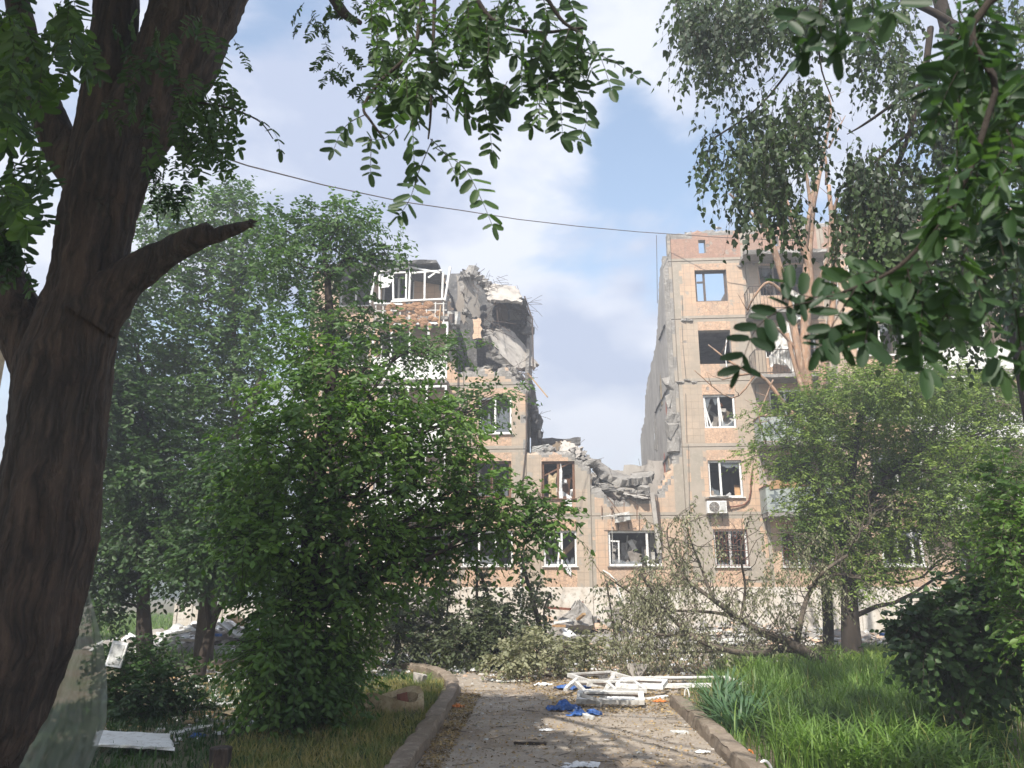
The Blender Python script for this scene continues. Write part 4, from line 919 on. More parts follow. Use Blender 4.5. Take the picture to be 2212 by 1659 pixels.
# overhead wire
mb = MB(); A_ = at(300, 300, 13); Bq = wp(1445, 506, -.3); C_ = wp(1720, 522, -1.0); pts = []
ppx = [(535, 358), (700, 400), (870, 436), (1000, 455), (1120, 474), (1250, 489), (1380, 501), (1440, 505)]
for i, (x, y) in enumerate(ppx): pts.append(at(x, y, 14 + 16 * (x - 535) / 905))
pts = [at(250, 262, 9)] + pts + [wp(1560, 513, -1.2), wp(1720, 520, -1.4)]
mb.tube(pts, .016, 5); tag(mb.build('overhead_wire', [M['metal_dk']], loc=pts[0]), 'thin black wire sagging across the sky to the standing roof', 'wire')
mb = MB(); mb.tube([wp(1418, 508, -.3), wp(1419, 560, -.3), wp(1420, 655, -.3)], .012, 4); tag(mb.build('dangling_wire', [M['metal_dk']], loc=wp(1418, 508, -.3)), 'loose wire end hanging straight down left of the standing roof', 'wire')
# pigeon
def pigeon(p, rz, label):
    o = empty('pigeon', p, rz, label, 'bird'); mb = MB(); pr = [(-.17, .10, .006, .03), (-.10, .11, .02, .03), (-.05, .115, .045, .045), (0, .12, .06, .06), (.06, .135, .052, .055), (.09, .16, .035, .035), (.105, .19, .026, .027), (.125, .205, .027, .027), (.145, .202, .02, .018), (.155, .198, .008, .008)]
    vs = []; K = 10
    for (x, z, ry, rz_) in pr:
        for j in range(K): a = 2 * math.pi * j / K; vs.append((x, ry * math.cos(a), z + rz_ * math.sin(a)))
    mb.add(vs, [(i * K + j, i * K + (j + 1) % K, (i + 1) * K + (j + 1) % K, (i + 1) * K + j) for i in range(len(pr) - 1) for j in range(K)] + [tuple(range(K))[::-1], tuple(range(len(vs) - K, len(vs)))])
    mb.build('body', [M['whitedirty']], o, True)
    w = MB()
    for sg in (-1, 1): w.add([(.05, sg * .055, .15), (-.03, sg * .066, .16), (-.16, sg * .03, .125), (-.12, sg * .05, .09), (0, sg * .066, .10), (.05, sg * .056, .11), (-.02, sg * .073, .13)], [(6, 0, 1), (6, 1, 2), (6, 2, 3), (6, 3, 4), (6, 4, 5), (6, 5, 0)])
    w.build('wing', [M['concrete_dk']], o, True); b = MB(); b.tube([(.152, 0, .198), (.172, 0, .192)], [.006, .001], 5); b.build('beak', [M['metal_dk']], o)
    lg = MB()
    for sg in (-1, 1): lg.tube([(.0, sg * .02, .07), (.005, sg * .02, 0)], .004, 4); lg.tube([(-.01, sg * .02, .003), (.03, sg * .02, .003)], .003, 4)
    lg.build('leg', [M['rust']], o)
s_, d_, z_ = fl(1551, 494, .15); pigeon(to_world(s_, .15, par_top(s_) + .02), R(175), 'grey and white pigeon perched on the standing roof edge')
p = wp(1738, 490, 1.0); mb = MB(); mb.slab(p, (1.0, .2, .1), (.1, .8, .1), .04, 0, 6, 4, .06, 4, bend=.1); mb.bar(p + Vector((.1, .1, -.5)), p + Vector((.1, .1, 0)), .05); mb.bar(p + Vector((.8, .1, -.5)), p + Vector((.8, .1, .05)), .05); tag(mb.build('torn_roof_cowl', [M['metal_dk']], loc=p), 'dark bent metal cowl on the standing roof beside the stripped tree', 'roof cowl')
# ================================================================ VEGETATION
LEAF_V = np.array([(0, 0, 0), (.33, .26, -.05), (.68, .20, -.06), (1, 0, -.10), (.33, -.26, -.05), (.68, -.20, -.06)], float); LEAF_V[:, 2] += 0.0
LEAF_V[[1, 2, 4, 5], 2] += .10
LEAF_F = np.array([(0, 1, 2, 3), (0, 3, 5, 4)])
BIRCH_V = np.array([(0, 0, 0), (.18, .36, .05), (.55, .25, .02), (1, 0, -.08), (.18, -.36, .05), (.55, -.25, .02)], float)
ang = np.array([0, .75, 1.45, 2.2]); OV = [(0, 0, 0)] + [(.5 - .5 * math.cos(a), (.23) * math.sin(a) ** .8, .085) for a in (.55, 1.2, 1.9, 2.6)] + [(1, 0, 0)] + [(.5 - .5 * math.cos(a), -.23 * math.sin(a) ** .8, .085) for a in (2.6, 1.9, 1.2, .55)]
OVAL_V = np.array(OV, float); OVAL_F = np.array([(0, 1, 2, 3, 4, 5), (0, 5, 6, 7, 8, 9)])
def unit(a): return a / np.maximum(np.linalg.norm(a, axis=-1, keepdims=True), 1e-9)
def inst(T, TF, pos, dr, nr, size, wid=None):
    X = unit(dr); Z = unit(nr - (nr * X).sum(-1, keepdims=True) * X); Y = np.cross(Z, X)
    wid = np.ones(len(pos)) if wid is None else wid
    V = pos[:, None] + size[:, None, None] * (T[None, :, 0, None] * X[:, None] + (T[None, :, 1] * wid[:, None])[..., None] * Y[:, None] + T[None, :, 2, None] * Z[:, None])
    F = (TF[None] + (np.arange(len(pos)) * len(T))[:, None, None]).reshape(-1, TF.shape[1])
    return V.reshape(-1, 3), F
def tubes(P, Rr, sides=3):
    """P (n,k,3), Rr (n,k) -> verts, quads"""
    n, k, _ = P.shape; T = np.gradient(P, axis=1); T = unit(T); ref = np.array([.31, .21, .93]); u = unit(np.cross(T, ref)); w = np.cross(T, u)
    a = np.arange(sides) * 2 * np.pi / sides; V = P[:, :, None] + Rr[:, :, None, None] * (np.cos(a)[None, None, :, None] * u[:, :, None] + np.sin(a)[None, None, :, None] * w[:, :, None])
    i = np.arange(n)[:, None, None] * k * sides + np.arange(k - 1)[None, :, None] * sides; j = np.arange(sides)[None, None]; j2 = (j + 1) % sides
    F = np.stack([i + j, i + j2, i + sides + j2, i + sides + j], -1).reshape(-1, 4); return V.reshape(-1, 3), F
class Fol:
    def __init__(s): s.V = []; s.F = []; s.M = []; s.n = 0
    def add(s, V, F, m): s.V.append(V); s.F.append(F + s.n); s.M.append(m); s.n += len(V)
    def build(s, name, mats, parent=None): return np_mesh(name, np.concatenate(s.V), s.F, s.M, mats, parent)
def twigs(fol, base, dirs, ln, droop, leaf, T=LEAF_V, TF=LEAF_F, per=9, seg=4, tw=.004, spread=.9, wid=1.0, hang=.4, jit=.25):
    """grow n twigs from base along dirs (curving down), set leaves alternately along them. materials 0 leaf 1 twig"""
    n = len(base); t = np.linspace(0, 1, seg + 1); d = unit(dirs); L_ = ln * rng.uniform(.6, 1.25, n)
    P = base[:, None] + d[:, None] * (L_[:, None] * t)[..., None]; P[:, :, 2] -= droop * L_[:, None] * t[None] ** 2
    P += rng.normal(0, .04, P.shape) * L_[:, None, None] * t[None, :, None]
    if tw: V, F = tubes(P, np.broadcast_to(tw * (1.1 - .8 * t), (n, seg + 1)).copy()); fol.add(V, F, 1)
    q = np.linspace(.12, 1, per); q = q[None] + rng.uniform(-.05, .05, (n, per)); q = np.clip(q, 0, .999) * seg; i = q.astype(int); f = (q - i)[..., None]; r = np.arange(n)[:, None]
    pos = P[r, i] * (1 - f) + P[r, i + 1] * f; tg = unit(P[r, i + 1] - P[r, i]); up = np.array([0, 0, 1.]); side = unit(np.cross(tg, up) + 1e-6)
    sg = np.where(np.arange(per) % 2, 1., -1.)[None, :, None]
    ld = tg * .5 + side * sg * spread + rng.normal(0, jit, pos.shape); ld[..., 2] -= hang
    nr = np.cross(tg, side) + rng.normal(0, .5, pos.shape); nr[..., 2] += .3
    pos = pos.reshape(-1, 3); V, F = inst(T, TF, pos, ld.reshape(-1, 3), nr.reshape(-1, 3), leaf * rng.uniform(.55, 1.2, len(pos)), wid * rng.uniform(.8, 1.2, len(pos)))
    fol.add(V, F, 0)
def sph(n, shell=.5):
    v = unit(rng.normal(size=(n, 3))); return v * (shell + (1 - shell) * rng.random((n, 1)) ** .6)
def blob(fol, c, r, n, ln=.45, droop=.3, leaf=.08, up=.1, shell=.35, **kw):
    """clump: twigs leave points inside an uneven ellipsoid, outward"""
    d = sph(n, shell); off = rng.uniform(-3, 3, 3)
    k = 1 + .28 * np.sin(d @ np.array([2.3, 4.1, 3.3]) * 2 + off[0]) ; base = np.array(c) + d * np.array(r) * k[:, None]
    dirs = unit(d) * .75 + rng.normal(0, .5, (n, 3)); dirs[:, 2] += up; twigs(fol, base, dirs, ln, droop, leaf, **kw)
def limb(mb, a, b, r0, r1, sag=0.0, wig=.12, k=7, m=0, sides=7):
    a, b = Vector(a), Vector(b); L_ = (b - a).length; o = Vector((random.uniform(0, 50),) * 3); pts = []
    for i in range(k + 1):
        t = i / k; p = a.lerp(b, t); p += Vector((mn.noise(o + Vector((t * 2.5, 0, 0))), mn.noise(o + Vector((0, t * 2.5, 7))), mn.noise(o + Vector((3, 0, t * 2.5))))) * wig * L_ * math.sin(math.pi * min(1, t + .05)); p.z += sag * L_ * 4 * t * (1 - t) * .3
        pts.append(p)
    mb.tube(pts, [r0 + (r1 - r0) * (i / k) for i in range(k + 1)], sides, m); return pts
def poly3(pxs, Y):  # list of (x,y,halfwidth px[,Y]) -> points and radii
    P, R_ = [], []
    for q in pxs:
        YY = q[3] if len(q) > 3 else Y; p = at(q[0], q[1], YY); P.append(p); R_.append(q[2] * mpp(p))
    return P, R_
def smooth_path(P, R_, sub=6):
    out, ro = [], []; n = len(P)
    for i in range(n - 1):
        p0, p1, p2, p3 = P[max(i - 1, 0)], P[i], P[i + 1], P[min(i + 2, n - 1)]
        for k in range(sub):
            t = k / sub; out.append(.5 * ((2 * p1) + (p2 - p0) * t + (2 * p0 - 5 * p1 + 4 * p2 - p3) * t * t + (3 * p1 - p0 - 3 * p2 + p3) * t ** 3)); ro.append(R_[i] + (R_[i + 1] - R_[i]) * t)
    out.append(P[-1]); ro.append(R_[-1]); return out, ro
def treeof(name, trunk_px, Y, blobs, leafm, barkm, label, cat='tree', group=None, leaf=.08, n=60, ln=.45, droop=.3, dY=1.0, limb_r=.35, per=9, depthf=1.0, base=None, limbs=True, forks=(), T=LEAF_V, TF=LEAF_F, wid=1.0, tw=.004, up=.1, hang=.4, crownname='crown', shell=.35):
    P, R_ = poly3(trunk_px, Y); 
    if base is None: base = Vector((P[0].x, P[0].y, 0))
    if P[0].z > .02 and name != 'branch': P = [Vector((P[0].x, P[0].y, -.1))] + P; R_ = [R_[0] * 1.25] + R_
    P, R_ = smooth_path(P, R_, 4)
    root = empty(name, base, 0, label, cat, group); mb = MB(); mb.tube(P, R_, 10)
    allp = list(P); allr = list(R_)
    for fk in forks:
        fp, fr = smooth_path(*poly3(fk, Y), 4); mb.tube(fp, fr, 8); allp += fp; allr += fr
    fol = Fol()
    for bl in blobs:
        x, y, rx, ry = bl[:4]; YY = Y + (bl[4] if len(bl) > 4 else random.uniform(-.5, .5) * dY); dens = bl[5] if len(bl) > 5 else 1.0
        c = at(x, y, YY); s = mpp(c); r = (rx * s, rx * s * depthf, ry * s)
        if limbs:
            cand = [i for i in range(len(allp)) if allp[i].z < c.z + .2] or [0]
            j = min(cand, key=lambda i: (allp[i] - c).length + .5 * abs(allp[i].z + .5 * (c - allp[i]).length - c.z)); rr = min(allr[j] * .6, .02 + .012 * (allp[j] - c).length) * (limb_r / .35)
            lp = limb(mb, allp[j], c, max(rr, .012), .006, .1, .16)
            for q in range(3):
                e = Vector([c[i] + random.uniform(-.8, .8) * r[i] for i in range(3)]); limb(mb, lp[random.randint(3, 6)], e, max(rr * .5, .007), .003, 0, .15, 5, 0, 5)
        blob(fol, tuple(c), r, int(n * dens * 2.1), ln, droop, leaf, T=T, TF=TF, per=per, wid=wid, tw=tw, up=up, hang=hang, shell=shell)
    vs = MB(); mb.v = [tuple(Vector(v) - base) for v in mb.v]; mb.build('trunk', [M[barkm]], root, True)
    fol.V = [v - np.array(base) for v in fol.V]; fol.build(crownname, [M[leafm], M[barkm]], root); return root
# ---- main leafy tree, centre left
treeof('leafy_tree', [(628, 1600, 30), (632, 1500, 26), (650, 1350, 22), (668, 1200, 20), (690, 1000, 17), (712, 860, 12), (722, 760, 7)], 9.6,
       [(720, 800, 90, 50), (640, 860, 90, 60), (820, 850, 90, 50), (600, 950, 80, 60), (720, 930, 110, 70), (850, 930, 90, 60), (950, 920, 60, 40, 0, .6), (1010, 960, 50, 28, .3, .35), (560, 1010, 70, 55), (680, 1040, 110, 70), (820, 1040, 110, 70), (930, 1030, 80, 45, 0, .75), (1035, 1050, 60, 36, 0, .5), (1110, 1085, 50, 30, .2, .5), (1175, 1115, 38, 28, .2, .5),
        (540, 1090, 60, 50), (640, 1140, 90, 60), (760, 1150, 110, 60), (890, 1130, 90, 50), (1000, 1120, 70, 32, 0, .45), (1080, 1140, 50, 30, .2, .5), (560, 1170, 60, 45), (620, 1230, 80, 45), (720, 1240, 90, 45), (830, 1210, 80, 40, 0, .8), (930, 1190, 60, 30, .2, .5), (600, 1300, 70, 40, 0, .8), (690, 1310, 90, 45), (770, 1290, 60, 35, 0, .7),
        (640, 1390, 70, 45), (710, 1400, 60, 45), (610, 1460, 55, 40), (690, 1480, 60, 40), (650, 1540, 45, 28), (590, 1400, 45, 35), (730, 1450, 35, 35), (560, 1530, 30, 20, 0, .5)],
       'lf_main', 'bark_dk', 'bright green leafy tree just left of the path, tallest of the near trees', leaf=.105, n=50, ln=.46, droop=.4, dY=1.3, depthf=1.0, wid=.85, group='trees and saplings in the yard')
# ---- taller dusty tree behind it
treeof('dusty_tree', [(735, 1330, 20), (730, 1100, 18), (722, 900, 15), (715, 740, 12), (708, 620, 7), (700, 540, 4)], 14.5,
       [(690, 470, 50, 28, 0, .7), (740, 470, 60, 25), (620, 500, 60, 35), (700, 520, 80, 40), (780, 510, 50, 32, 0, .8), (840, 545, 26, 22, 0, .5), (610, 560, 60, 45), (690, 590, 90, 50), (765, 570, 45, 32, 0, .7), (640, 650, 80, 50), (730, 660, 80, 50), (690, 720, 80, 50), (775, 710, 50, 30, 0, .7), (850, 725, 50, 22, 0, .5), (920, 745, 50, 18, 0, .45), (980, 755, 46, 16, 0, .4), (620, 740, 60, 45), (860, 780, 70, 30, 0, .7), (740, 790, 70, 45), (1090, 850, 30, 12, 0, .25), (1030, 870, 50, 16, 0, .4), (1000, 900, 60, 20, 0, .5)],
       'lf_greyg', 'bark_dk', 'tall dusty grey green tree in front of the stacked loggias', leaf=.11, n=40, ln=.5, droop=.3, dY=1.5, group='trees and saplings in the yard')
# ---- pale thin tree on the left, seen against the sky
treeof('pale_tree', [(455, 1250, 17), (475, 1080, 14), (505, 940, 12), (545, 880, 11), (570, 800, 7)], 19,
       [(350, 480, 45, 45, 0, .6), (420, 470, 60, 40, 0, .6), (500, 470, 60, 40, 0, .7), (550, 540, 50, 45, 0, .8), (330, 560, 50, 45, 0, .7), (420, 560, 60, 40, 0, .6), (480, 590, 60, 40, 0, .6), (380, 640, 60, 45, 0, .8), (470, 680, 60, 40, 0, .7), (540, 640, 45, 40, 0, .8), (350, 720, 60, 40, 0, .8), (440, 760, 60, 40, 0, .7), (520, 730, 45, 40, 0, .7), (400, 830, 60, 45), (480, 850, 60, 40, 0, .6), (540, 800, 45, 40, 0, .8), (350, 800, 60, 45), (430, 900, 70, 40, 0, .8), (510, 960, 50, 30, 0, .7), (510, 430, 30, 14, 0, .3)],
       'lf_greyg', 'bark_grey', 'light airy tree seen against the sky behind the broken branch', leaf=.14, n=84, ln=.7, droop=.15, dY=2.5, group='trees and saplings in the yard', forks=([(470, 1100, 10), (430, 930, 8), (330, 830, 5)], [(470, 1060, 8), (506, 940, 7), (505, 700, 5), (503, 560, 3)]))
# ---- dark stout tree and forked tree on the left
treeof('dark_tree', [(316, 1440, 20), (312, 1380, 17), (310, 1300, 13), (312, 1200, 12), (318, 1080, 10), (325, 960, 8)], 17.5,
       [(220, 700, 50, 60), (250, 640, 40, 40, 0, .7), (240, 780, 60, 60), (230, 860, 60, 60), (280, 880, 80, 60), (240, 960, 70, 60), (330, 930, 80, 60), (300, 1020, 90, 60), (400, 1000, 80, 55), (240, 1060, 60, 60), (360, 1080, 90, 60), (250, 1130, 70, 50), (330, 1150, 90, 45), (430, 1110, 70, 50, 0, .8), (260, 1200, 60, 40, 0, .8), (400, 1180, 70, 40, 0, .7), (230, 1240, 40, 45, 0, .6), (240, 1290, 30, 30, 0, .4)],
       'lf_dark', 'bark_dk', 'dark stout tree with a swollen trunk, left of the forked one', leaf=.14, n=105, ln=.6, droop=.3, dY=2, group='trees and saplings in the yard')
treeof('forked_tree', [(430, 1462, 13), (440, 1420, 11), (455, 1360, 10)], 15.5,
       [(450, 1180, 60, 50), (520, 1120, 60, 55), (400, 1240, 60, 35, 0, .7), (500, 1210, 70, 50), (560, 1180, 45, 60), (540, 1040, 50, 50), (470, 1040, 60, 50)],
       'lf_dark', 'bark_dk', 'slender forked tree in front of the far rubbish heap', leaf=.125, n=95, ln=.5, droop=.35, dY=1.5, group='trees and saplings in the yard', forks=([(455, 1362, 8), (466, 1330, 7), (482, 1290, 6), (500, 1200, 7)], [(455, 1362, 7), (450, 1320, 6), (446, 1270, 6), (440, 1190, 6)]))
# ---- low shrubs on the left
treeof('shrub', [(290, 1500, 5), (300, 1450, 4)], 11.0, [(260, 1440, 45, 30), (300, 1490, 60, 35), (350, 1530, 50, 28, 0, .7), (270, 1540, 60, 30), (390, 1470, 40, 25, 0, .5), (330, 1430, 40, 30, 0, .7), (420, 1530, 30, 22, 0, .4)], 'lf_dark', 'bark_dk', 'low dark shrub beside the hanging plastic film', 'shrub', leaf=.08, n=46, ln=.35, group='bushes in the yard')
# ---- dark bush masses against the plinth
treeof('bush', [(850, 1440, 7), (860, 1380, 5)], 17.5, [(840, 1320, 50, 36), (900, 1350, 60, 36), (860, 1390, 80, 34), (950, 1380, 50, 30), (930, 1300, 36, 34, 0, .5), (840, 1260, 30, 40, 0, .4), (940, 1260, 26, 40, 0, .35), (790, 1370, 50, 34)], 'lf_bush', 'bark_dk', 'dull dark bush against the whitewashed plinth, nearest the leafy tree', 'bush', leaf=.1, n=60, ln=.4, droop=.3, group='bushes in the yard')
treeof('bush', [(1060, 1440, 7), (1070, 1380, 5)], 17.0, [(1030, 1330, 45, 36, 0, .9), (1090, 1350, 60, 36), (1050, 1390, 80, 32), (1130, 1390, 50, 30), (1000, 1400, 50, 26), (1110, 1310, 36, 26, 0, .5)], 'lf_bush', 'bark_dk', 'wide dull bush before the low middle part of the building', 'bush', leaf=.1, n=60, ln=.4, group='bushes in the yard')
treeof('bush', [(1200, 1430, 5), (1210, 1400, 4)], 15.5, [(1150, 1400, 60, 24), (1220, 1410, 60, 22), (1110, 1425, 60, 18), (1270, 1400, 30, 20, 0, .6)], 'lf_wilt', 'bark_grey', 'low wilting brush left of the fallen tree', 'bush', leaf=.09, n=46, ln=.35, group='bushes in the yard')
def sapling(stems, Y, label, leafm='lf_bush', n=9, leaf=.10, ln=.35, name='sapling'):
    b = gnd(stems[0][0][0], 1420); P0 = at(stems[0][0][0], stems[0][0][1], Y); base = Vector((P0.x, P0.y, 0)); root = empty(name, base, 0, label, 'sapling', 'trees and saplings in the yard'); mb = MB(); fol = Fol()
    for s_ in stems:
        P, R_ = smooth_path(*poly3(s_, Y), 4); 
        if P[0].z > 0: P = [Vector((P[0].x, P[0].y, -.05))] + P; R_ = [R_[0]] + R_
        mb.tube(P, R_, 6)
        for i in range(len(P) // 3, len(P)):
            bs = np.array([P[i]] * n); d = rng.normal(size=(n, 3)); d[:, 2] = np.abs(d[:, 2]) * .5; twigs(fol, bs, d, ln, .3, leaf, per=5, T=BIRCH_V, tw=.003, hang=.8)
    mb.v = [tuple(Vector(v) - base) for v in mb.v]; fol.V = [v - np.array(base) for v in fol.V]
    mb.build('trunk', [M['bark_dk']], root, True); fol.build('crown', [M[leafm], M['bark_dk']], root)
sapling([[(940, 1400, 4), (948, 1300, 3), (955, 1220, 2)], [(900, 1400, 4), (880, 1300, 3), (905, 1200, 2)], [(960, 1400, 3), (968, 1300, 2), (975, 1240, 2)]], 18, 'thin stems springing from the dark bush nearest the leafy tree')
sapling([[(1030, 1400, 4), (1030, 1300, 3), (1030, 1190, 3), (1025, 1120, 2)], [(1075, 1360, 5), (1055, 1290, 4), (1035, 1230, 3)], [(1170, 1370, 6), (1155, 1310, 5), (1135, 1240, 4), (1125, 1190, 2)]], 17.5, 'tall thin sapling with heart shaped leaves before the left ground windows', n=7)
sapling([[(1160, 1380, 3), (1160, 1330, 2), (1155, 1290, 2), (1170, 1250, 2)], [(1180, 1380, 3), (1175, 1320, 2), (1190, 1280, 2)]], 18, 'sparse little sapling below the white window with the fallen sash', n=4)
sapling([[(1320, 1390, 3), (1350, 1330, 2), (1380, 1260, 2), (1390, 1210, 1.5)], [(1330, 1390, 3), (1320, 1320, 2), (1310, 1260, 2)]], 18, 'sparse sapling standing under the wide rubble filled window', n=3)
# ---- fallen tree with wilted leaves, right of centre
def fallen():
    Y = 16.0; base = gnd(1765, 1425); base = at(1765, 1425, Y); base.z = 0; root = empty('fallen_tree', base, 0, 'toppled tree with bare grey limbs and wilted leaves lying across the yard', 'fallen tree'); mb = MB(); fol = Fol()
    seg = [[(1775, 1430, 12), (1735, 1405, 11), (1700, 1385, 10), (1660, 1375, 7), (1600, 1340, 6), (1540, 1295, 5), (1480, 1250, 3)], [(1740, 1405, 9), (1690, 1402, 8), (1640, 1412, 7), (1560, 1402, 6), (1490, 1370, 5), (1430, 1310, 4), (1385, 1240, 3)],
           [(1720, 1395, 7), (1730, 1340, 6), (1745, 1290, 5), (1775, 1240, 4), (1830, 1200, 3)], [(1745, 1270, 4), (1810, 1240, 3), (1860, 1250, 2)], [(1700, 1385, 6), (1640, 1360, 5), (1580, 1330, 4), (1500, 1320, 3), (1420, 1320, 2)],
           [(1540, 1295, 4), (1520, 1240, 3), (1500, 1190, 2), (1480, 1130, 1.5)], [(1600, 1340, 4), (1610, 1270, 3), (1600, 1200, 2), (1610, 1140, 1.5)], [(1490, 1370, 4), (1420, 1370, 3), (1350, 1340, 2)], [(1560, 1402, 4), (1480, 1410, 3), (1400, 1400, 2)],
           [(1830, 1200, 2), (1850, 1160, 1.5), (1880, 1130, 1)], [(1480, 1250, 3), (1450, 1200, 2), (1440, 1150, 1)], [(1775, 1240, 3), (1730, 1200, 2), (1700, 1150, 1.5)], [(1430, 1310, 3), (1380, 1290, 2), (1330, 1260, 1.5)]]
    for s_ in seg:
        s_ = [(*q, Y + random.uniform(-.5, .5)) if i else (*q, Y) for i, q in enumerate(s_)]; P, R_ = smooth_path(*poly3(s_, Y), 4); P = [Vector((p.x, p.y, max(p.z, .03))) for p in P]; mb.tube(P, R_, 7)
        for i in range(2, len(P)):
            for _ in range(2):
                e = P[i] + Vector((random.uniform(-.7, .7), random.uniform(-.6, .6), random.uniform(-.3, .8))); e.z = max(e.z, .05); lp = limb(mb, P[i], e, .010, .003, 0, .2, 5, 0, 4)
                if P[i].x < 3.6 or random.random() < .3:
                    bs = np.array([tuple(q) for q in lp[2:]]); bs = np.repeat(bs, 2, 0); dd = rng.normal(size=bs.shape); dd[:, 2] -= .8; twigs(fol, bs, dd, .26, .7, .075, per=6, tw=.003, hang=1.0, wid=.8)
    for (x, y, rx, ry, n) in ((1360, 1330, 70, 55, 90), (1400, 1390, 80, 36, 110), (1330, 1400, 50, 26, 70), (1460, 1360, 80, 50, 80), (1640, 1280, 80, 50, 60), (1760, 1260, 60, 50, 40), (1440, 1240, 60, 40, 40), (1530, 1400, 60, 25, 70), (1590, 1320, 60, 50, 60), (1680, 1230, 50, 50, 60), (1400, 1280, 50, 36, 60), (1500, 1270, 60, 40, 50), (1740, 1330, 70, 40, 40)):
        c = at(x, y, Y); s = mpp(c); blob(fol, tuple(c), (rx * s, .8, ry * s), n, .28, .7, .075, -.5, .1, per=7, tw=.003, hang=1.0, wid=.8)
    for k in range(len(fol.V)): fol.V[k][:, 2] = np.maximum(fol.V[k][:, 2], .01)
    mb.v = [tuple(Vector(v) - base) for v in mb.v]; fol.V = [v - np.array(base) for v in fol.V]
    mb.build('trunk', [M['bark_grey']], root, True); fol.build('crown', [M['lf_wilt'], M['bark_grey']], root)
fallen()
# ---- bare, stripped tree with orange wood in front of the balconies
def stripped():
    Y = 21; b = at(1790, 1400, Y); b.z = 0; root = empty('stripped_tree', b, 0, 'shattered leafless tree with orange stripped limbs before the balconies', 'tree', 'trees and saplings in the yard'); mb = MB()
    segs = [[(1790, 1420, 11), (1785, 1250, 11), (1775, 1100, 11), (1760, 950, 12), (1748, 860, 12), (1738, 780, 13), (1742, 660, 10), (1745, 560, 9), (1752, 470, 8), (1760, 400, 5)],
            [(1745, 860, 10), (1725, 760, 10), (1705, 660, 9), (1690, 600, 9), (1665, 520, 8), (1640, 470, 6), (1627, 420, 4)], [(1645, 480, 5), (1610, 450, 4), (1575, 418, 3)],
            [(1740, 700, 8), (1752, 600, 8), (1735, 540, 9), (1718, 500, 8), (1700, 440, 6), (1688, 400, 4)], [(1760, 620, 8), (1790, 560, 7), (1795, 480, 6), (1812, 420, 3)], [(1765, 900, 11), (1785, 760, 10), (1800, 640, 8), (1800, 520, 7), (1790, 400, 5)],
            [(1752, 470, 6), (1770, 380, 5), (1785, 300, 4), (1795, 240, 3), (1790, 205, 1.5)], [(1785, 400, 4), (1783, 340, 3), (1760, 300, 2)], [(1790, 320, 3), (1810, 280, 2), (1826, 250, 1)], [(1752, 450, 5), (1740, 370, 4), (1722, 330, 3), (1715, 280, 2)],
            [(1740, 560, 5), (1745, 480, 5), (1758, 420, 4), (1762, 380, 2)], [(1700, 720, 5), (1720, 800, 6), (1738, 850, 7)], [(1700, 640, 5), (1660, 610, 4), (1630, 640, 3), (1615, 670, 2)], [(1760, 950, 7), (1700, 880, 6), (1640, 810, 4), (1560, 820, 2)], [(1640, 812, 4), (1590, 790, 3), (1530, 745, 2)], [(1630, 812, 3), (1580, 860, 2), (1500, 800, 1)], [(1740, 780, 5), (1690, 720, 4), (1650, 690, 2)],
            [(1655, 960, 2), (1640, 900, 2), (1650, 870, 2), (1670, 820, 2)]]
    off = Vector((4, 2, 9))
    for si, s_ in enumerate([segs[0][:5], segs[0][4:]] + segs[1:]):
        s_ = [(*q, Y + random.uniform(-.35, .35)) if i and si > 1 else (*q, Y) for i, q in enumerate(s_)]; P, R_ = smooth_path(*poly3(s_, Y), 4); R_ = [r * (.82 if si > 1 else 1) for r in R_]; mb.tube(P, R_, 8, 0 if si else 1, True, lambda p, a, i: 1 + .18 * mn.noise(p * 5))
        for i in range(3, len(P), 3):
            if R_[i] < .12 and random.random() < .8: limb(mb, P[i], P[i] + Vector((random.uniform(-.5, .5), random.uniform(-.3, .3), random.uniform(.0, .5))), .014, .004, 0, .2, 4, 0, 4)
    mb.v = [tuple(Vector(v) - b) for v in mb.v]; mb.build('trunk', [M['bark_or'], M['bark_dk']], root, True)
stripped()
# ---- wide fine leaved tree, right
treeof('feathery_tree', [(1838, 1370, 20), (1835, 1300, 17), (1832, 1220, 16), (1830, 1150, 14), (1835, 1050, 11), (1850, 950, 8), (1870, 860, 5)], 18.5,
       [(1830, 830, 70, 35, 0, .8), (1900, 840, 80, 40), (1980, 840, 80, 45), (2060, 850, 80, 50), (2140, 860, 80, 50), (1780, 880, 60, 36, 0, .6), (1720, 885, 40, 22, 0, .25), (1850, 900, 90, 50), (1950, 920, 90, 55), (2050, 930, 90, 55), (2150, 940, 80, 55), (1715, 950, 45, 30, 0, .3), (1790, 960, 65, 42, 0, .8), (1650, 905, 36, 18, 0, .15), (1630, 985, 30, 16, 0, .15), (1870, 990, 90, 50), (1980, 1010, 90, 55), (2080, 1020, 90, 55), (2180, 1030, 70, 60), (1710, 1010, 40, 22, 0, .25), (1790, 1050, 60, 40, 0, .8), (1860, 1080, 90, 40), (1960, 1090, 80, 40, 0, .8), (2060, 1100, 80, 50), (2160, 1110, 70, 60),
        (1730, 1095, 40, 20, 0, .25), (1790, 1130, 60, 34, 0, .8), (1850, 1150, 70, 40), (1900, 1200, 60, 40, 0, .7), (1790, 1200, 50, 36, 0, .6), (1730, 1165, 40, 20, 0, .25), (2090, 1190, 70, 50, 0, .8), (2180, 1200, 60, 60, 0, .9), (1950, 1150, 40, 30, 0, .3), (1850, 1250, 60, 30, 0, .5)],
       'lf_fine', 'bark_dk', 'broad feathery light green tree over the right balconies', leaf=.09, n=150, ln=.55, droop=.25, dY=3.0, per=11, group='trees and saplings in the yard', tw=.005, wid=.8, limb_r=.3, forks=([(1830, 1200, 9), (1790, 1100, 7), (1740, 1010, 4), (1700, 960, 2)], [(1832, 1150, 9), (1900, 1050, 7), (2000, 960, 6)]))
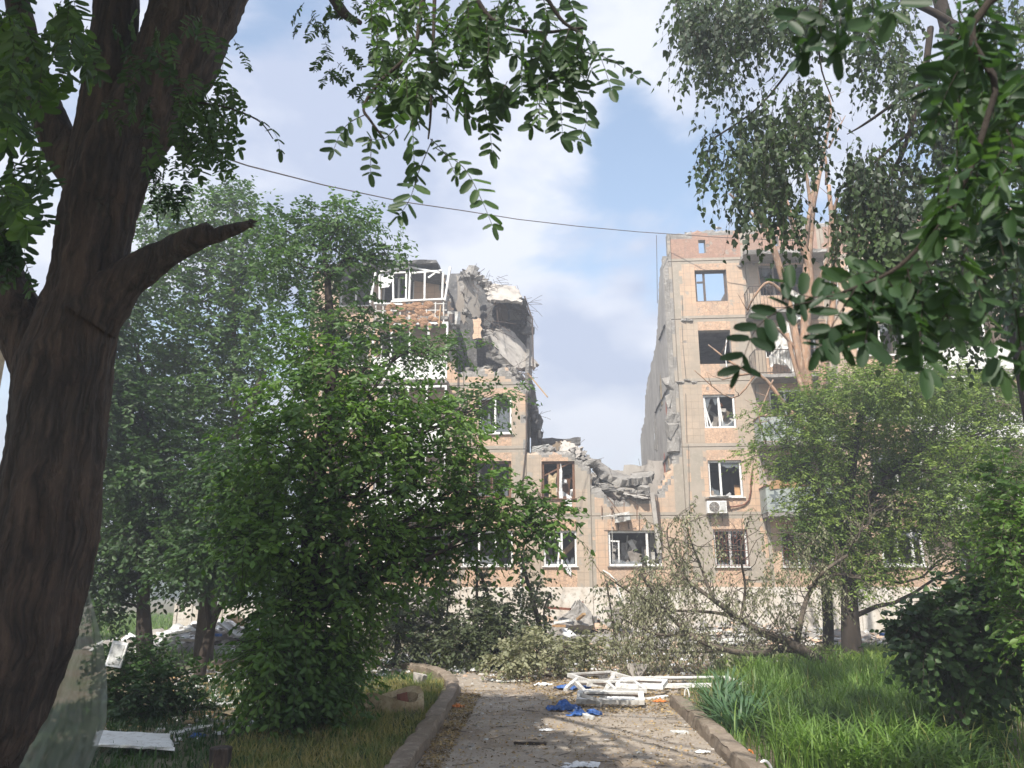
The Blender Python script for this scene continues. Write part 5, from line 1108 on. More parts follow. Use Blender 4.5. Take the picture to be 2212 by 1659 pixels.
# ---- dark maple sapling lower right, and neighbours off the edge
treeof('maple_sapling', [(2070, 1530, 15), (2080, 1420, 12), (2092, 1300, 10), (2098, 1200, 8)], 8.6, [(2030, 1300, 40, 24, 0, .6), (2090, 1290, 50, 28, 0, .8), (2160, 1300, 50, 36), (2000, 1345, 36, 22, 0, .7), (2070, 1350, 70, 32), (2150, 1370, 60, 40), (2000, 1400, 50, 28), (2070, 1420, 80, 36), (2160, 1430, 50, 36), (2110, 1475, 40, 24, 0, .6), (1965, 1365, 22, 14, 0, .5)],
       'lf_dark', 'bark_grey', 'dark maple sapling beside the grass at the right edge', 'tree', leaf=.095, n=36, ln=.34, droop=.4, dY=1.2, wid=1.4, group='trees and saplings in the yard')
treeof('edge_shrub', [(2230, 1420, 12), (2225, 1300, 9)], 7.5, [(2190, 1180, 50, 45), (2210, 1100, 50, 50), (2200, 1260, 40, 40), (2170, 1050, 30, 40, 0, .5), (2230, 1350, 40, 60)], 'lf_main', 'bark_grey', 'leafy shrub cut off by the right edge', 'shrub', leaf=.075, n=50, ln=.3, group='bushes in the yard')
# ---- birch with hanging curtains, upper right
def birch():
    Y = 8.5; bx = at(2330, 1300, Y + 1); base = Vector((bx.x, bx.y, 0)); root = empty('birch_tree', base, 0, 'tall birch hanging its small leaved curtains from the upper right', 'tree', 'trees and saplings in the yard'); mb = MB(); fol = Fol()
    tr = [Vector((base.x, base.y, -.1)), Vector((base.x - .1, base.y, 3)), Vector((base.x - .15, base.y, 6)), Vector((base.x - .5, base.y - .2, 9)), Vector((base.x - .9, base.y - .3, 12.5))]; tp, tr_ = smooth_path(tr, [.17, .15, .13, .10, .05], 5); mb.tube(tp, tr_, 12)
    lim = [[(2330, 300, 14, 9.4), (2150, 120, 10), (2040, 40, 8), (1960, 0, 6), (1850, -60, 4)], [(2010, 60, 7), (2000, 140, 7), (1980, 230, 6), (1945, 340, 5), (1880, 450, 3)], [(1960, 0, 6), (1800, -80, 5), (1600, -90, 3), (1480, -60, 2)], [(2330, 100, 12, 9.4), (2150, -100, 9), (1900, -160, 6), (1650, -150, 3)], [(1800, -80, 4), (1750, 80, 3), (1720, 130, 3), (1640, 230, 2), (1540, 300, 2)], [(1780, -60, 4), (1770, 120, 2), (1800, 220, 1)], [(1990, 180, 4), (1880, 260, 3), (1830, 290, 1)], [(1960, 290, 4), (1870, 370, 3), (1820, 440, 2)], [(2340, 500, 12, 9.4), (2200, 350, 7), (2100, 280, 5), (2060, 260, 3)]]
    for s_ in lim: P, R_ = smooth_path(*poly3(s_, Y), 4); mb.tube(P, R_, 7)
    def curtain(x0, x1, y0, y1, n, leaf=.082, k=1.0, Yd=.7):
        xs = rng.uniform(x0, x1, n); ys = rng.uniform(y0, y0 + (y1 - y0) * .75, n); Y_ = Y + rng.uniform(-Yd, Yd, n); bs = np.array([tuple(at(x, y, q)) for x, y, q in zip(xs, ys, Y_)]); d = rng.normal(size=(n, 3)) * .35; d[:, 2] -= .75
        twigs(fol, bs, d, .5 * k, .5, leaf, T=BIRCH_V, per=10, tw=.003, hang=.9, spread=.8, jit=.4)
    for c in ((1700, 1800, -40, 60, 50), (1560, 1640, -40, 60, 60), (1455, 1520, -40, 130, 60), (1470, 1560, -40, 170, 90), (1500, 1600, -40, 190, 80), (1540, 1590, 20, 230, 34), (1600, 1680, -30, 90, 60), (1640, 1760, -40, 110, 90), (1800, 1960, -30, 60, 70), (1850, 1960, 40, 150, 60), (1890, 1950, 90, 200, 30), (1515, 1600, 270, 370, 40), (1580, 1680, 220, 420, 90), (1620, 1760, 160, 400, 130), (1590, 1700, 330, 500, 70), (1690, 1780, 170, 330, 60), (1650, 1740, 380, 500, 40),
              (1820, 1900, 300, 470, 80), (1830, 1960, 330, 520, 130), (1800, 1960, 420, 560, 130), (1900, 2100, 340, 600, 200), (2000, 2212, 150, 420, 260), (1920, 2060, 120, 330, 90), (2050, 2230, -20, 260, 160), (1900, 2100, 520, 760, 120), (2050, 2230, 400, 700, 200), (1850, 1990, 500, 620, 60)): curtain(*c)
    mb.v = [tuple(Vector(v) - base) for v in mb.v]; fol.V = [v - np.array(base) for v in fol.V]
    mb.build('trunk', [M['bark_dk']], root, True); fol.build('crown', [M['lf_birch'], M['bark_dk']], root)
birch()
# ---- foreground black locust: furrowed trunk, limbs, snapped branch, hanging foliage
def pinnate(fol, pts, nl, leaf, spread=1.0, m=0, stem=.0022, flat=None, wid=.92):
    """pts: rachis polyline (world). nl leaflet pairs"""
    P, _ = smooth_path([Vector(p) for p in pts], [1] * len(pts), 5); P = np.array([tuple(p) for p in P]); k = len(P)
    V, F = tubes(P[None], np.linspace(stem, stem * .4, k)[None]); fol.add(V, F, 1)
    q = np.linspace(.16, .97, nl) * (k - 1); i = np.minimum(q.astype(int), k - 2); f = (q - i)[:, None]; pos = P[i] * (1 - f) + P[i + 1] * f; tg = unit(P[i + 1] - P[i])
    nrm = unit(np.array(flat if flat is not None else rng.normal(size=3) + np.array([0, -.8, .4]))); side = unit(np.cross(tg, nrm))
    pos2 = np.concatenate([pos, pos, P[-1:]]); sz = leaf * np.concatenate([np.sin(np.linspace(.5, 2.5, nl)) * .35 + .7] * 2 + [[1.05]]) * rng.uniform(.68, 1.18, 2 * nl + 1)
    ld = np.concatenate([tg * .35 + side * spread, tg * .35 - side * spread, tg[-1:]]) + rng.normal(0, .22, (2 * nl + 1, 3)); ld[:, 2] -= .25
    nr = nrm + rng.normal(0, .38, (2 * nl + 1, 3)); V, F = inst(OVAL_V, OVAL_F, pos2, ld, nr, sz, wid * rng.uniform(.85, 1.2, len(sz))); fol.add(V, F, m)
def pinn_cloud(fol, c, r, n, ln, leaf, nl=7, droop=.55, out=.6):
    for _ in range(n):
        d = Vector(sph(1, .3)[0]); p = Vector((c[0] + d.x * r[0], c[1] + d.y * r[1], c[2] + d.z * r[2])); v = (d.normalized() * out + Vector(rng.normal(0, .5, 3))).normalized(); l = ln * random.uniform(.65, 1.2)
        q = [p, p + v * l * .35 + Vector((0, 0, -.03 * l)), p + v * l * .68 + Vector((0, 0, -droop * l * .4)), p + v * l * .9 + Vector((0, 0, -droop * l))]; pinnate(fol, q, nl, leaf)
def bark(p, a, i):
    v = Vector((p.x * 8.5, p.y * 8.5, p.z * 1.0 + .1 * mn.noise(p * 2))); r = 1 - abs(mn.noise(v)) * 2; r2 = 1 - abs(mn.noise(v * 2.3 + Vector((5, 5, 5)))) * 2
    return .89 + .09 * max(r, -.3) + .04 * r2 + .03 * mn.noise(p * 22)
LB = Vector((at(-205, 1840, 5.2).x, 5.2, 0))
locust = empty('locust_tree', LB, 0, 'huge furrowed dark locust filling the left edge, with a snapped branch', 'tree', 'trees and saplings in the yard')
mb = MB()
def dense(P, R_, sub): return smooth_path(P, R_, sub)
for s_, nsd, sub in (([(-215, 1900, 150), (-165, 1760, 140), (-110, 1659, 132), (-15, 1500, 122), (62, 1300, 112), (98, 1135, 107), (117, 1000, 100), (126, 900, 97), (140, 800, 96), (168, 700, 84), (190, 600, 74), (205, 500, 75), (228, 410, 80), (262, 330, 76), (322, 230, 80), (385, 120, 86), (430, 0, 90), (490, -150, 92), (560, -320, 80)], 72, 14),
                     ([(190, 470, 50), (205, 380, 62), (225, 270, 56), (238, 160, 50), (250, 40, 46), (256, -120, 42), (250, -300, 36)], 48, 12), ([(120, 860, 60), (75, 760, 58), (20, 650, 56), (-30, 540, 52), (-80, 400, 46), (-140, 200, 40)], 48, 10),
                     ([(190, 420, 40), (140, 330, 42), (105, 250, 36), (75, 160, 30), (50, 60, 27), (20, -80, 22)], 32, 10)):
    P, R_ = smooth_path(*poly3(s_, 5.2), sub); P = [p if p.z > -.05 else Vector((p.x, p.y, -.05)) for p in P]; mb.tube(P, R_, nsd, 0, True, bark)
mb.v = [tuple(Vector(v) - LB) for v in mb.v]; mb.build('trunk', [M['bark']], locust, True)
mb = MB(); P, R_ = smooth_path(*poly3([(190, 690, 70), (235, 640, 56), (280, 600, 44), (330, 565, 36), (390, 530, 29), (438, 509, 26), (446, 508, 25), (456, 513, 17), (490, 500, 15), (520, 491, 12), (542, 482, 6)], 5.15), 8); mb.tube(P, R_, 28, 0, True, bark)
tip = P[-1]; s = mpp(tip)
for (dx, dy, l) in ((14, -6, .05), (10, 6, .03), (6, 12, .02), (0, -12, .03)): mb.bar(tip + Vector((0, 0, -dy * s * .5)), tip + Vector((dx * s, .01, -dy * s)), .035, .02, 0, ew=.004)
for (x, y, dx, dy) in ((446, 490, 3, -8), (440, 494, 12, -2)): mb.bar(at(x - 8, y + 6, 5.15), at(x + dx, y + dy, 5.15), .06, .05, 0, ew=.02)
mb.v = [tuple(Vector(v) - LB) for v in mb.v]; mb.build('broken_branch', [M['bark']], locust, True)['label'] = 'thick limb snapped off in splinters, pointing right'
# overhead crown (out of the frame above and behind) that shades the foreground
fol = Fol(); mb = MB()
top = at(560, -320, 5.2)
for i in range(80):
    x = random.uniform(-9.5, 5.2); y = random.uniform(-7.5, 6.5)
    if x > -1.5 and y > -3 and random.random() < .7: continue
    if y > 4.3 and x > -8: continue
    if i >= 56: x = random.uniform(-7.5, -2); y = random.uniform(-2, 4)
    if True: pass
    zmin = max(6.6, EYE + y * math.tan(TH + R(26.4)) + 1.2) if y > 0 else 6.6; z = zmin + random.uniform(0, 2.2)
    limb(mb, top, (x, y, z), .03, .006, .1, .12)
    n = 170; d = sph(n, .1); bs = np.array((x, y, z)) + d * np.array((1.25, 1.25, .7)); twigs(fol, bs, d + rng.normal(0, .4, d.shape), .5, .3, .15, per=8, T=LEAF_V, tw=0, wid=1.5)
mb.v = [tuple(Vector(v) - LB) for v in mb.v]; mb.build('limbs', [M['bark_dk']], locust, True)
fol.V = [v - np.array(LB) for v in fol.V]; fol.build('crown', [M['lf_locust'], M['bark_dk']], locust)
# hanging sprays in view
fol = Fol(); mb = MB(); Yc = 2.3
def br(pxs, Y):
    P, R_ = smooth_path(*poly3(pxs, Y), 5); m_ = MB(); m_.tube([p - LB for p in P], R_, 6); m_.build('hanging_branch', [M['bark_dk']], locust, True); return P
br([(920, -60, 8), (908, 30, 6), (891, 109, 4.5), (821, 176, 4), (786, 230, 3.5), (800, 260, 3), (830, 300, 2)], Yc); br([(1000, -60, 7), (1060, 40, 5), (1150, 70, 4), (1260, 60, 3)], Yc); br([(690, -60, 14), (740, 25, 11), (780, 50, 5)], 4.6); br([(940, -50, 5), (935, 120, 4), (930, 250, 3), (925, 300, 2)], Yc); br([(1150, -60, 5), (1210, 40, 4), (1260, 80, 3), (1230, 130, 2)], Yc)
def rach(pxs, nl, lpx, Y=Yc, **kw): 
    P = [at(x, y, Y + random.uniform(-.04, .04)) for x, y in pxs]; pinnate(fol, P, nl, lpx * mpp(P[0]), **kw)
FR = (0.2, -1, .25)
for pxs, nl, lp in (([(942, 320), (1000, 360), (1035, 420), (1065, 490)], 8, 38), ([(934, 300), (905, 370), (885, 430), (860, 468)], 8, 36), ([(790, 247), (755, 265), (735, 290), (720, 325)], 6, 36), ([(801, 297), (801, 335), (800, 375)], 5, 26), ([(1208, 156), (1240, 190), (1268, 250), (1250, 305)], 8, 38), ([(1036, 203), (1055, 260), (1063, 328)], 7, 36),
                  ([(1172, 176), (1160, 225), (1150, 273)], 6, 34), ([(1231, 59), (1290, 110), (1321, 195)], 8, 36), ([(1243, 109), (1310, 125), (1383, 172)], 8, 22), ([(1207, 117), (1210, 200), (1215, 290)], 8, 38), ([(891, 242), (893, 310), (897, 390)], 8, 34), ([(860, 270), (830, 300), (800, 300)], 5, 28), ([(1000, 235), (1030, 262), (1070, 270)], 5, 30), ([(1220, 140), (1262, 170), (1275, 195)], 5, 20), ([(930, 300), (960, 330), (985, 380)], 6, 24), ([(1210, -30), (1232, 10), (1248, 50)], 5, 30)):
    rach(pxs, nl, lp, flat=FR if random.random() < .6 else None)
for _ in range(100):
    x = random.uniform(800, 1250); y = random.uniform(-40, 190 if x < 1180 else 120); a = random.gauss(0, .5) + (x - 1000) / 500; l = random.uniform(60, 110)
    rach([(x, y), (x + l * .4 * math.sin(a), y + l * .4), (x + l * .7 * math.sin(a), y + l * .8)], random.randint(5, 8), random.uniform(20, 38), Y=Yc + random.uniform(-.25, .35))
for _ in range(60):
    x = random.uniform(620, 900); y = random.uniform(-20, 60 if x < 690 else 190); 
    if x < 700 and y > 70: continue
    a = random.gauss(0, .9); l = random.uniform(30, 60); rach([(x, y), (x + l * .5 * math.sin(a), y + l * .4), (x + l * .8 * math.sin(a), y + l * .7)], 8, 13, Y=4.6 + random.uniform(-.4, .4))
# left sprays beside the right stem
for _ in range(64):
    x = random.uniform(385, 520); y = random.uniform(200, 330) - (x - 385) * .15; a = random.gauss(.25, .6); l = random.uniform(40, 90); rach([(x, y), (x + l * .4 * math.sin(a), y + l * .4), (x + l * .6 * math.sin(a), y + l * .9)], 6, random.uniform(15, 24), Y=4.2 + random.uniform(-.4, .4))
br([(400, 215, 4), (450, 225, 3), (500, 235, 2), (560, 262, 1.5), (590, 300, 1)], 4.2)
rach([(520, 240), (565, 262), (595, 290), (605, 325)], 5, 22, Y=4.2); rach([(470, 70), (482, 120), (478, 180)], 8, 19, Y=4.2); rach([(505, 85), (525, 120), (538, 148)], 8, 12, Y=4.2); rach([(470, 150), (480, 175), (475, 195)], 5, 16, Y=4.2)
for _ in range(26):
    x = random.uniform(330, 400); y = random.uniform(330, 440); a = random.gauss(-.1, .5); l = random.uniform(30, 60); rach([(x, y), (x + l * .4 * math.sin(a), y + l * .4), (x + l * .6 * math.sin(a), y + l * .9)], 7, 12, Y=5.2)
# leaves crossing and left of the trunk
for _ in range(120):
    x = random.uniform(-60, 190); y = random.uniform(-40, 420) ; 
    if x > 90 and y > 160: continue
    a = random.gauss(0, .7); l = random.uniform(60, 120); rach([(x, y), (x + l * .4 * math.sin(a), y + l * .4), (x + l * .7 * math.sin(a), y + l * .8)], 6, random.uniform(26, 42), Y=3.2 + random.uniform(-.6, .8), m=2 if random.random() < .35 else 0)
for _ in range(34):
    x = random.uniform(240, 470); y = random.uniform(20, 330); a = random.gauss(0, .6); l = random.uniform(40, 70); rach([(x, y), (x + l * .4 * math.sin(a), y + l * .4), (x + l * .7 * math.sin(a), y + l * .8)], 6, 20, Y=4.0 + random.uniform(-.2, .2), m=0)
for _ in range(16): x = random.uniform(-20, 60); y = random.uniform(420, 560); rach([(x, y), (x + 10, y + 30), (x + 10, y + 70)], 6, 26, Y=3.6)
fol.V = [v - np.array(LB) for v in fol.V]; fol.build('hanging_leaves', [M['lf_locust'], M['bark_dk'], M['lf_main']], locust)
# ---- second locust whose near leaves hang in from the right
def near_locust():
    base = Vector((2.6, .2, 0)); root = empty('near_locust', base, 0, 'near dark locust sprays hanging in from the right, closest leaves of all', 'tree', 'trees and saplings in the yard'); mb = MB(); fol_ = Fol(); Yn = 1.15
    mb.tube([base + Vector((0, 0, -.1)), base + Vector((.05, 0, 1.5)), base + Vector((-.1, .1, 3)), base + Vector((-.5, .4, 4.2))], [.12, .1, .08, .04], 12)
    P, R_ = smooth_path([base + Vector((-.1, .1, 3)), Vector((2.0, .8, 3.0)), at(2230, -60, Yn), at(2150, 200, Yn), at(2080, 400, Yn), at(1960, 560, Yn), at(1850, 620, Yn), at(1740, 655, Yn)], [.05, .02, .007, .0055, .0045, .0035, .0025, .0015], 6); mb.tube(P, R_, 8)
    P, R_ = smooth_path([base + Vector((-.1, .1, 3)), Vector((1.6, .9, 2.9)), at(2100, -120, Yn), at(1960, -80, Yn), at(1840, -40, Yn), at(1780, 0, Yn)], [.05, .02, .007, .005, .004, .002], 6); mb.tube(P, R_, 8)
    def rc(pxs, nl, lp, Y=Yn, **kw): P = [at(x, y, Y + random.uniform(-.02, .02)) for x, y in pxs]; pinnate(fol_, P, nl, lp * mpp(P[0]), stem=.0014, **kw)
    for pxs, nl, lp in (([(1760, 650), (1690, 668), (1630, 715), (1598, 800)], 8, 52), ([(1850, 620), (1800, 700), (1770, 750)], 5, 60), ([(1900, 600), (1880, 680), (1868, 745)], 5, 62), ([(1960, 580), (1985, 700), (1996, 800)], 7, 66), ([(2000, 560), (2030, 640), (2060, 720)], 6, 62), ([(2090, 560), (2130, 680), (2160, 800)], 8, 62), ([(2160, 520), (2190, 650), (2210, 790)], 8, 62), ([(1800, 640), (1740, 640), (1690, 610)], 5, 50), ([(1930, 590), (1860, 590), (1800, 620)], 6, 56),
                        ([(1800, -30), (1760, 50), (1725, 115)], 5, 58), ([(1830, -30), (1815, 50), (1800, 110)], 6, 64), ([(1880, -40), (1885, 40), (1870, 90)], 5, 60), ([(1770, -30), (1740, 20), (1700, 50)], 4, 54), ([(1960, -60), (1950, -10), (1930, 30)], 4, 60), ([(1770, 20), (1775, 80), (1790, 110)], 4, 50)): rc(pxs, nl, lp, flat=(random.uniform(-.3, .3), -1, .3) if random.random() < .7 else None)
    for _ in range(46):
        t = random.random(); x = 2090 + random.uniform(-90, 130) ; y = random.uniform(-80, 640); 
        if x < 2060 and y < 330: continue
        a = random.gauss(-.1, .5); l = random.uniform(110, 180); rc([(x, y), (x + l * .4 * math.sin(a), y + l * .4), (x + l * .7 * math.sin(a), y + l * .8)], 6, random.uniform(48, 64), Y=Yn + random.uniform(-.1, .35))
    for _ in range(14):
        x = random.uniform(1840, 2000); y = random.uniform(560, 660); a = random.gauss(-.2, .5); l = random.uniform(80, 130); rc([(x, y), (x + l * .4 * math.sin(a), y + l * .4), (x + l * .7 * math.sin(a), y + l * .8)], 5, 54, Y=Yn + random.uniform(-.05, .2))
    # shading crown above, out of frame
    for i in range(7):
        c = (random.uniform(2.5, 5.5), random.uniform(-3.5, 3.0), random.uniform(4.6, 6.5)); 
        if c[2] < EYE + c[1] * 1.15 + 1.0: c = (c[0], c[1], EYE + max(c[1], 0) * 1.15 + 1.4)
        limb(mb, base + Vector((-.5, .4, 4.2)), c, .03, .006); n = 90; d = sph(n, .1); twigs(fol_, np.array(c) + d * .8, d + rng.normal(0, .4, d.shape), .4, .3, .09, per=7, tw=0, wid=1.2)
    mb.v = [tuple(Vector(v) - base) for v in mb.v]; fol_.V = [v - np.array(base) for v in fol_.V]; mb.build('trunk', [M['bark_dk']], root, True); fol_.build('crown', [M['lf_near'], M['bark_dk']], root)
near_locust()
# ================================================================ GRASS AND LITTER
def blades(name, P, H, Wd, lean, mat, label, cat, kind=None, seg=3, curl=.5, group=None, base=None, az=None):
    n = len(P); a = rng.uniform(0, 2 * np.pi, n) if az is None else az; d = np.stack([np.cos(a), np.sin(a), np.zeros(n)], 1); side = np.stack([-np.sin(a), np.cos(a), np.zeros(n)], 1)
    t = np.linspace(0, 1, seg + 1); ln = lean[:, None] * H[:, None] * t[None] ** 2; z = H[:, None] * (t[None] - curl * lean[:, None] * t[None] ** 2.5 * .8)
    C = P[:, None] + d[:, None] * ln[..., None]; C[..., 2] += z
    w = Wd[:, None] * np.array([1, .95, .7, .06] if seg == 3 else list(np.linspace(1, .6, seg)) + [.05])[None]
    V = np.stack([C - side[:, None] * w[..., None] / 2, C + side[:, None] * w[..., None] / 2], 2).reshape(-1, 3)
    i = np.arange(n)[:, None] * (seg + 1) * 2 + np.arange(seg)[None] * 2; F = np.stack([i, i + 1, i + 3, i + 2], -1).reshape(-1, 4)
    if base is not None: V = V - np.array(base)
    o = np_mesh(name, V, [F], [0], [M[mat]]); 
    if base is not None: o.location = base
    return tag(o, label, cat, group, kind)
def gpts(poly, n, dens=None):
    """n random ground points inside a pixel polygon, spread evenly on the ground"""
    G = [gnd(x, y) for x, y in poly]; xs = [p.x for p in G]; ys = [p.y for p in G]; G2 = [(p.x, p.y) for p in G]; out = []
    while len(out) < n:
        x = random.uniform(min(xs), max(xs)); y = random.uniform(min(ys), max(ys))
        if poly_in(x, y, G2): out.append((x, y, 0.0))
    return np.array(out)
def U(a, b, n): return rng.uniform(a, b, n)
RK = [(1468, 1515), (1530, 1575), (1620, 1659), (1700, 1720), (2400, 1720), (2400, 1400), (1900, 1400), (1560, 1420)]
P = gpts(RK, 26000); n = len(P); fade = np.clip((P[:, 1] - 7) / 9, 0, 1)
P = P[~((P[:, 0] < KR[1].x + .95 + (P[:, 1] - KR[1].y) * (KR[0].x - KR[2].x) / (KR[0].y - KR[2].y)) & (P[:, 1] > 9.2) & (P[:, 1] < 12.8) & (rng.random(len(P)) < .85))]; n = len(P)
blades('lawn_grass', P, U(.07, .24, n) * (1 + .25 * np.sin(P[:, 0] * 2.1) * np.cos(P[:, 1] * 1.7)), U(.008, .016, n), U(.2, .9, n), 'grass', 'thick bright green grass right of the path', 'grass', 'stuff')
P = gpts([(1650, 1600), (1800, 1700), (2120, 1720), (2080, 1560), (1850, 1530)], 3400); n = len(P)
blades('lily_leaves', P, U(.35, .62, n), U(.018, .032, n), U(.5, 1.2, n), 'grass', 'long arching bright lily leaves in the lower right of the lawn', 'lily leaves', 'stuff', 5, .6)
P = gpts([(1560, 1500), (1600, 1600), (1700, 1600), (1900, 1520), (1800, 1450), (1620, 1450)], 3000); n = len(P)
cc = gpts([(1600, 1480), (1640, 1659), (1760, 1700), (2150, 1650), (2050, 1480), (1800, 1440)], 46); P = np.concatenate([cc[i] + np.concatenate([rng.normal(0, .16, (110, 2)), np.zeros((110, 1))], 1) for i in range(46)]); P[:, 0] = np.maximum(P[:, 0], 2.0); n = len(P)
blades('tall_grass', P, U(.35, .7, n), U(.010, .02, n), U(.2, .8, n), 'grass', 'tall upright grass behind the iris clump', 'grass', 'stuff', 5, .6)
P = gpts(RK[:6], 900); n = len(P); blades('dry_stalks', P, U(.25, .6, n), U(.006, .012, n), U(.1, .5, n), 'grass_dry', 'dry straw coloured stalks scattered through the right lawn', 'grass', 'stuff')
P = gpts([(1600, 1480), (1700, 1659), (2200, 1659), (2100, 1450)], 2600); n = len(P); blades('broad_weeds', P, U(.08, .22, n), U(.03, .06, n), U(.5, 1.4, n), 'lf_dark', 'broad dark leaves between the lawn grass', 'weeds', 'stuff')
P = gpts([(1560, 1440), (1980, 1405), (2300, 1400), (2300, 1500), (1620, 1500)], 9000); n = len(P)
blades('meadow_weeds', P, U(.15, .5, n), U(.02, .05, n), U(.4, 1.2, n), 'lf_fine', 'pale flowering weeds at the far end of the lawn', 'weeds', 'stuff')
for k, (x, y, r, nb) in enumerate(((1512, 1560, .24, 60), (1545, 1585, .26, 70), (1510, 1528, .24, 50), (1570, 1560, .24, 50), (1530, 1505, .24, 40))):
    c = gnd(x, y); c.x += .3; nb = int(nb * 1.6); th = rng.uniform(0, 6.28, nb); q = rng.random(nb) ** .5 * r; P = np.stack([c.x + q * np.cos(th), c.y + q * np.sin(th), np.zeros(nb)], 1)
    blades('iris_clump', P, U(.3, .55, nb), U(.035, .055, nb), U(.3, 1.1, nb), 'iris', ('lowest blue green iris clump, right at the kerb', 'fullest iris clump leaning over the kerb', 'iris clump at the kerb near the white frames', 'inner iris clump farther into the grass', 'rearmost iris clump beside the long white frame')[k], 'iris', None, 5, .6, 'iris clumps by the kerb', tuple(c), th)
# left verge: dry and green grass
P = gpts([(960, 1480), (900, 1600), (830, 1690), (420, 1720), (480, 1620), (700, 1560), (820, 1480)], 15000); n = len(P)
blades('verge_grass', P, U(.05, .2, n), U(.005, .011, n), U(.2, .9, n), 'grass_dry', 'short dry yellowing grass along the left kerb', 'grass', 'stuff')
P = gpts([(960, 1480), (860, 1640), (560, 1720), (-100, 1760), (-50, 1560), (400, 1480), (600, 1440), (900, 1462)], 14000); n = len(P)
blades('verge_weeds', P, U(.04, .18, n), U(.008, .02, n), U(.3, 1.1, n), 'lf_dark', 'low green weeds under the left trees', 'weeds', 'stuff')
P = gpts([(200, 1420), (200, 1330), (640, 1330), (700, 1420), (560, 1440)], 9000); n = len(P)
blades('far_grass', P, U(.1, .4, n), U(.02, .05, n), U(.3, 1.1, n), 'grass', 'sunlit green weeds beyond the trees at far left', 'grass', 'stuff')
for (x, y, lab, hh) in ((800, 1545, 'tuft of seeding grass in front of the torn foam piece', .3), (760, 1600, 'sunlit dry grass tuft near the lower left kerb', .22), (905, 1478, 'green grass tuft at the rounded kerb corner', .28)):
    c = gnd(x, y); n = 160; th = rng.uniform(0, 6.28, n); q = rng.random(n) ** .5 * .3; P = np.stack([c.x + q * np.cos(th), c.y + q * np.sin(th) * .7, np.zeros(n)], 1); blades('grass_tuft', P, U(hh * .5, hh, n), U(.006, .012, n), U(.2, .9, n), 'grass', lab, 'grass', None, 3, .5, 'grass tufts on the left verge', tuple(c), th)
def litter(name, P, sz, mat, label, kind='stuff', z=.012, flatn=.35):
    n = len(P); P = P.copy(); P[:, 2] = z + rng.uniform(0, .012, n); d = rng.normal(size=(n, 3)); d[:, 2] *= .25; nr = rng.normal(0, flatn, (n, 3)); nr[:, 2] += 1
    V, F = inst(LEAF_V, LEAF_F, P, d, nr, rng.uniform(.5, 1.2, n) * sz, rng.uniform(.7, 1.3, n)); return tag(np_mesh(name, V, [F], [0], [M[mat]]), label, 'leaf litter', None, kind)
P = gpts([(960, 1440), (1180, 1500), (1200, 1540), (1480, 1545), (1560, 1450), (1500, 1415), (1100, 1415)], 12000); litter('leaf_litter', P, .055, 'litter', 'dry yellow leaves strewn over the far part of the path')
P = gpts([(1000, 1480), (850, 1700), (1700, 1700), (1480, 1500)], 4200); litter('path_litter', P, .035, 'litter', 'thin scatter of dead leaves over the path')
P = gpts([(994, 1500), (898, 1670), (950, 1670), (1040, 1500)], 2200); litter('kerb_litter', P, .04, 'litter', 'dead leaves drifted against the left kerb')
P = gpts([(200, 1600), (900, 1480), (950, 1440), (500, 1420), (250, 1500)], 5000); litter('verge_litter', P, .06, 'litter', 'dead leaves scattered below the left trees')
def crumbs(name, P, r0, r1, mats, label):
    """small broken bits: random wedges"""
    T = np.array([(-1, -.8, 0), (1, -.6, 0), (.7, .9, 0), (-.8, .7, 0), (-.6, -.5, .7), (.7, -.3, .5), (.3, .6, .8), (-.5, .4, .4)]); TF = np.array([(4, 5, 6, 7), (0, 1, 5, 4), (1, 2, 6, 5), (2, 3, 7, 6), (3, 0, 4, 7)])
    n = len(P); P = P.copy(); a = rng.uniform(0, 6.28, n); d = np.stack([np.cos(a), np.sin(a), np.zeros(n)], 1); nr = rng.normal(0, .2, (n, 3)); nr[:, 2] += 1; sz = r0 + (r1 - r0) * rng.random(n) ** 3
    TT = T[None] * rng.uniform(.6, 1.4, (n, 1, 3)); X = unit(d); Z = unit(nr - (nr * X).sum(-1, keepdims=True) * X); Y = np.cross(Z, X); V = P[:, None] + sz[:, None, None] * (TT[..., 0, None] * X[:, None] + TT[..., 1, None] * Y[:, None] + TT[..., 2, None] * Z[:, None] * .7)
    F = (TF[None] + (np.arange(n) * 8)[:, None, None]).reshape(-1, 4); mi = np.repeat(rng.integers(0, len(mats), n), 5); return tag(np_mesh(name, V.reshape(-1, 3), [F], [mi], [M[m] for m in mats]), label, 'rubble', None, 'stuff')
P = gpts([(980, 1440), (880, 1700), (1620, 1700), (1460, 1500), (1500, 1440)], 5500); crumbs('path_rubble', P, .004, .03, ['concrete', 'concrete', 'asb', 'concrete_lt', 'wood_grey', 'wood_lt', 'bark_grey'], 'fine crumbs of concrete and plaster scattered on the path')
P = gpts([(960, 1400), (1000, 1470), (1500, 1480), (1580, 1400)], 2200); P[:, 2] = 0; crumbs('yard_rubble', P, .02, .09, ['concrete', 'concrete_lt', 'paper', 'wood_grey', 'tile_peach'], 'broken crumbs of wall on the ground at the end of the path')
def heap(name, c, rx, ry, h, n, r0, r1, mats, label):
    rr = rng.random(n) ** .6; th = rng.uniform(0, 6.28, n); P = np.stack([c[0] + rr * rx * np.cos(th), c[1] + rr * ry * np.sin(th), h * np.maximum(0, 1 - rr) * rng.random(n) ** .4], 1); return crumbs(name, P, r0, r1, mats, label)
c = at(1235, 1350, 24); heap('rubble_heap', (c.x, c.y), 3.2, 2.2, .9, 2600, .05, .30, ['concrete', 'concrete_lt', 'concrete', 'wood_grey', 'tile_peach'], 'heap of broken concrete fallen below the middle windows')
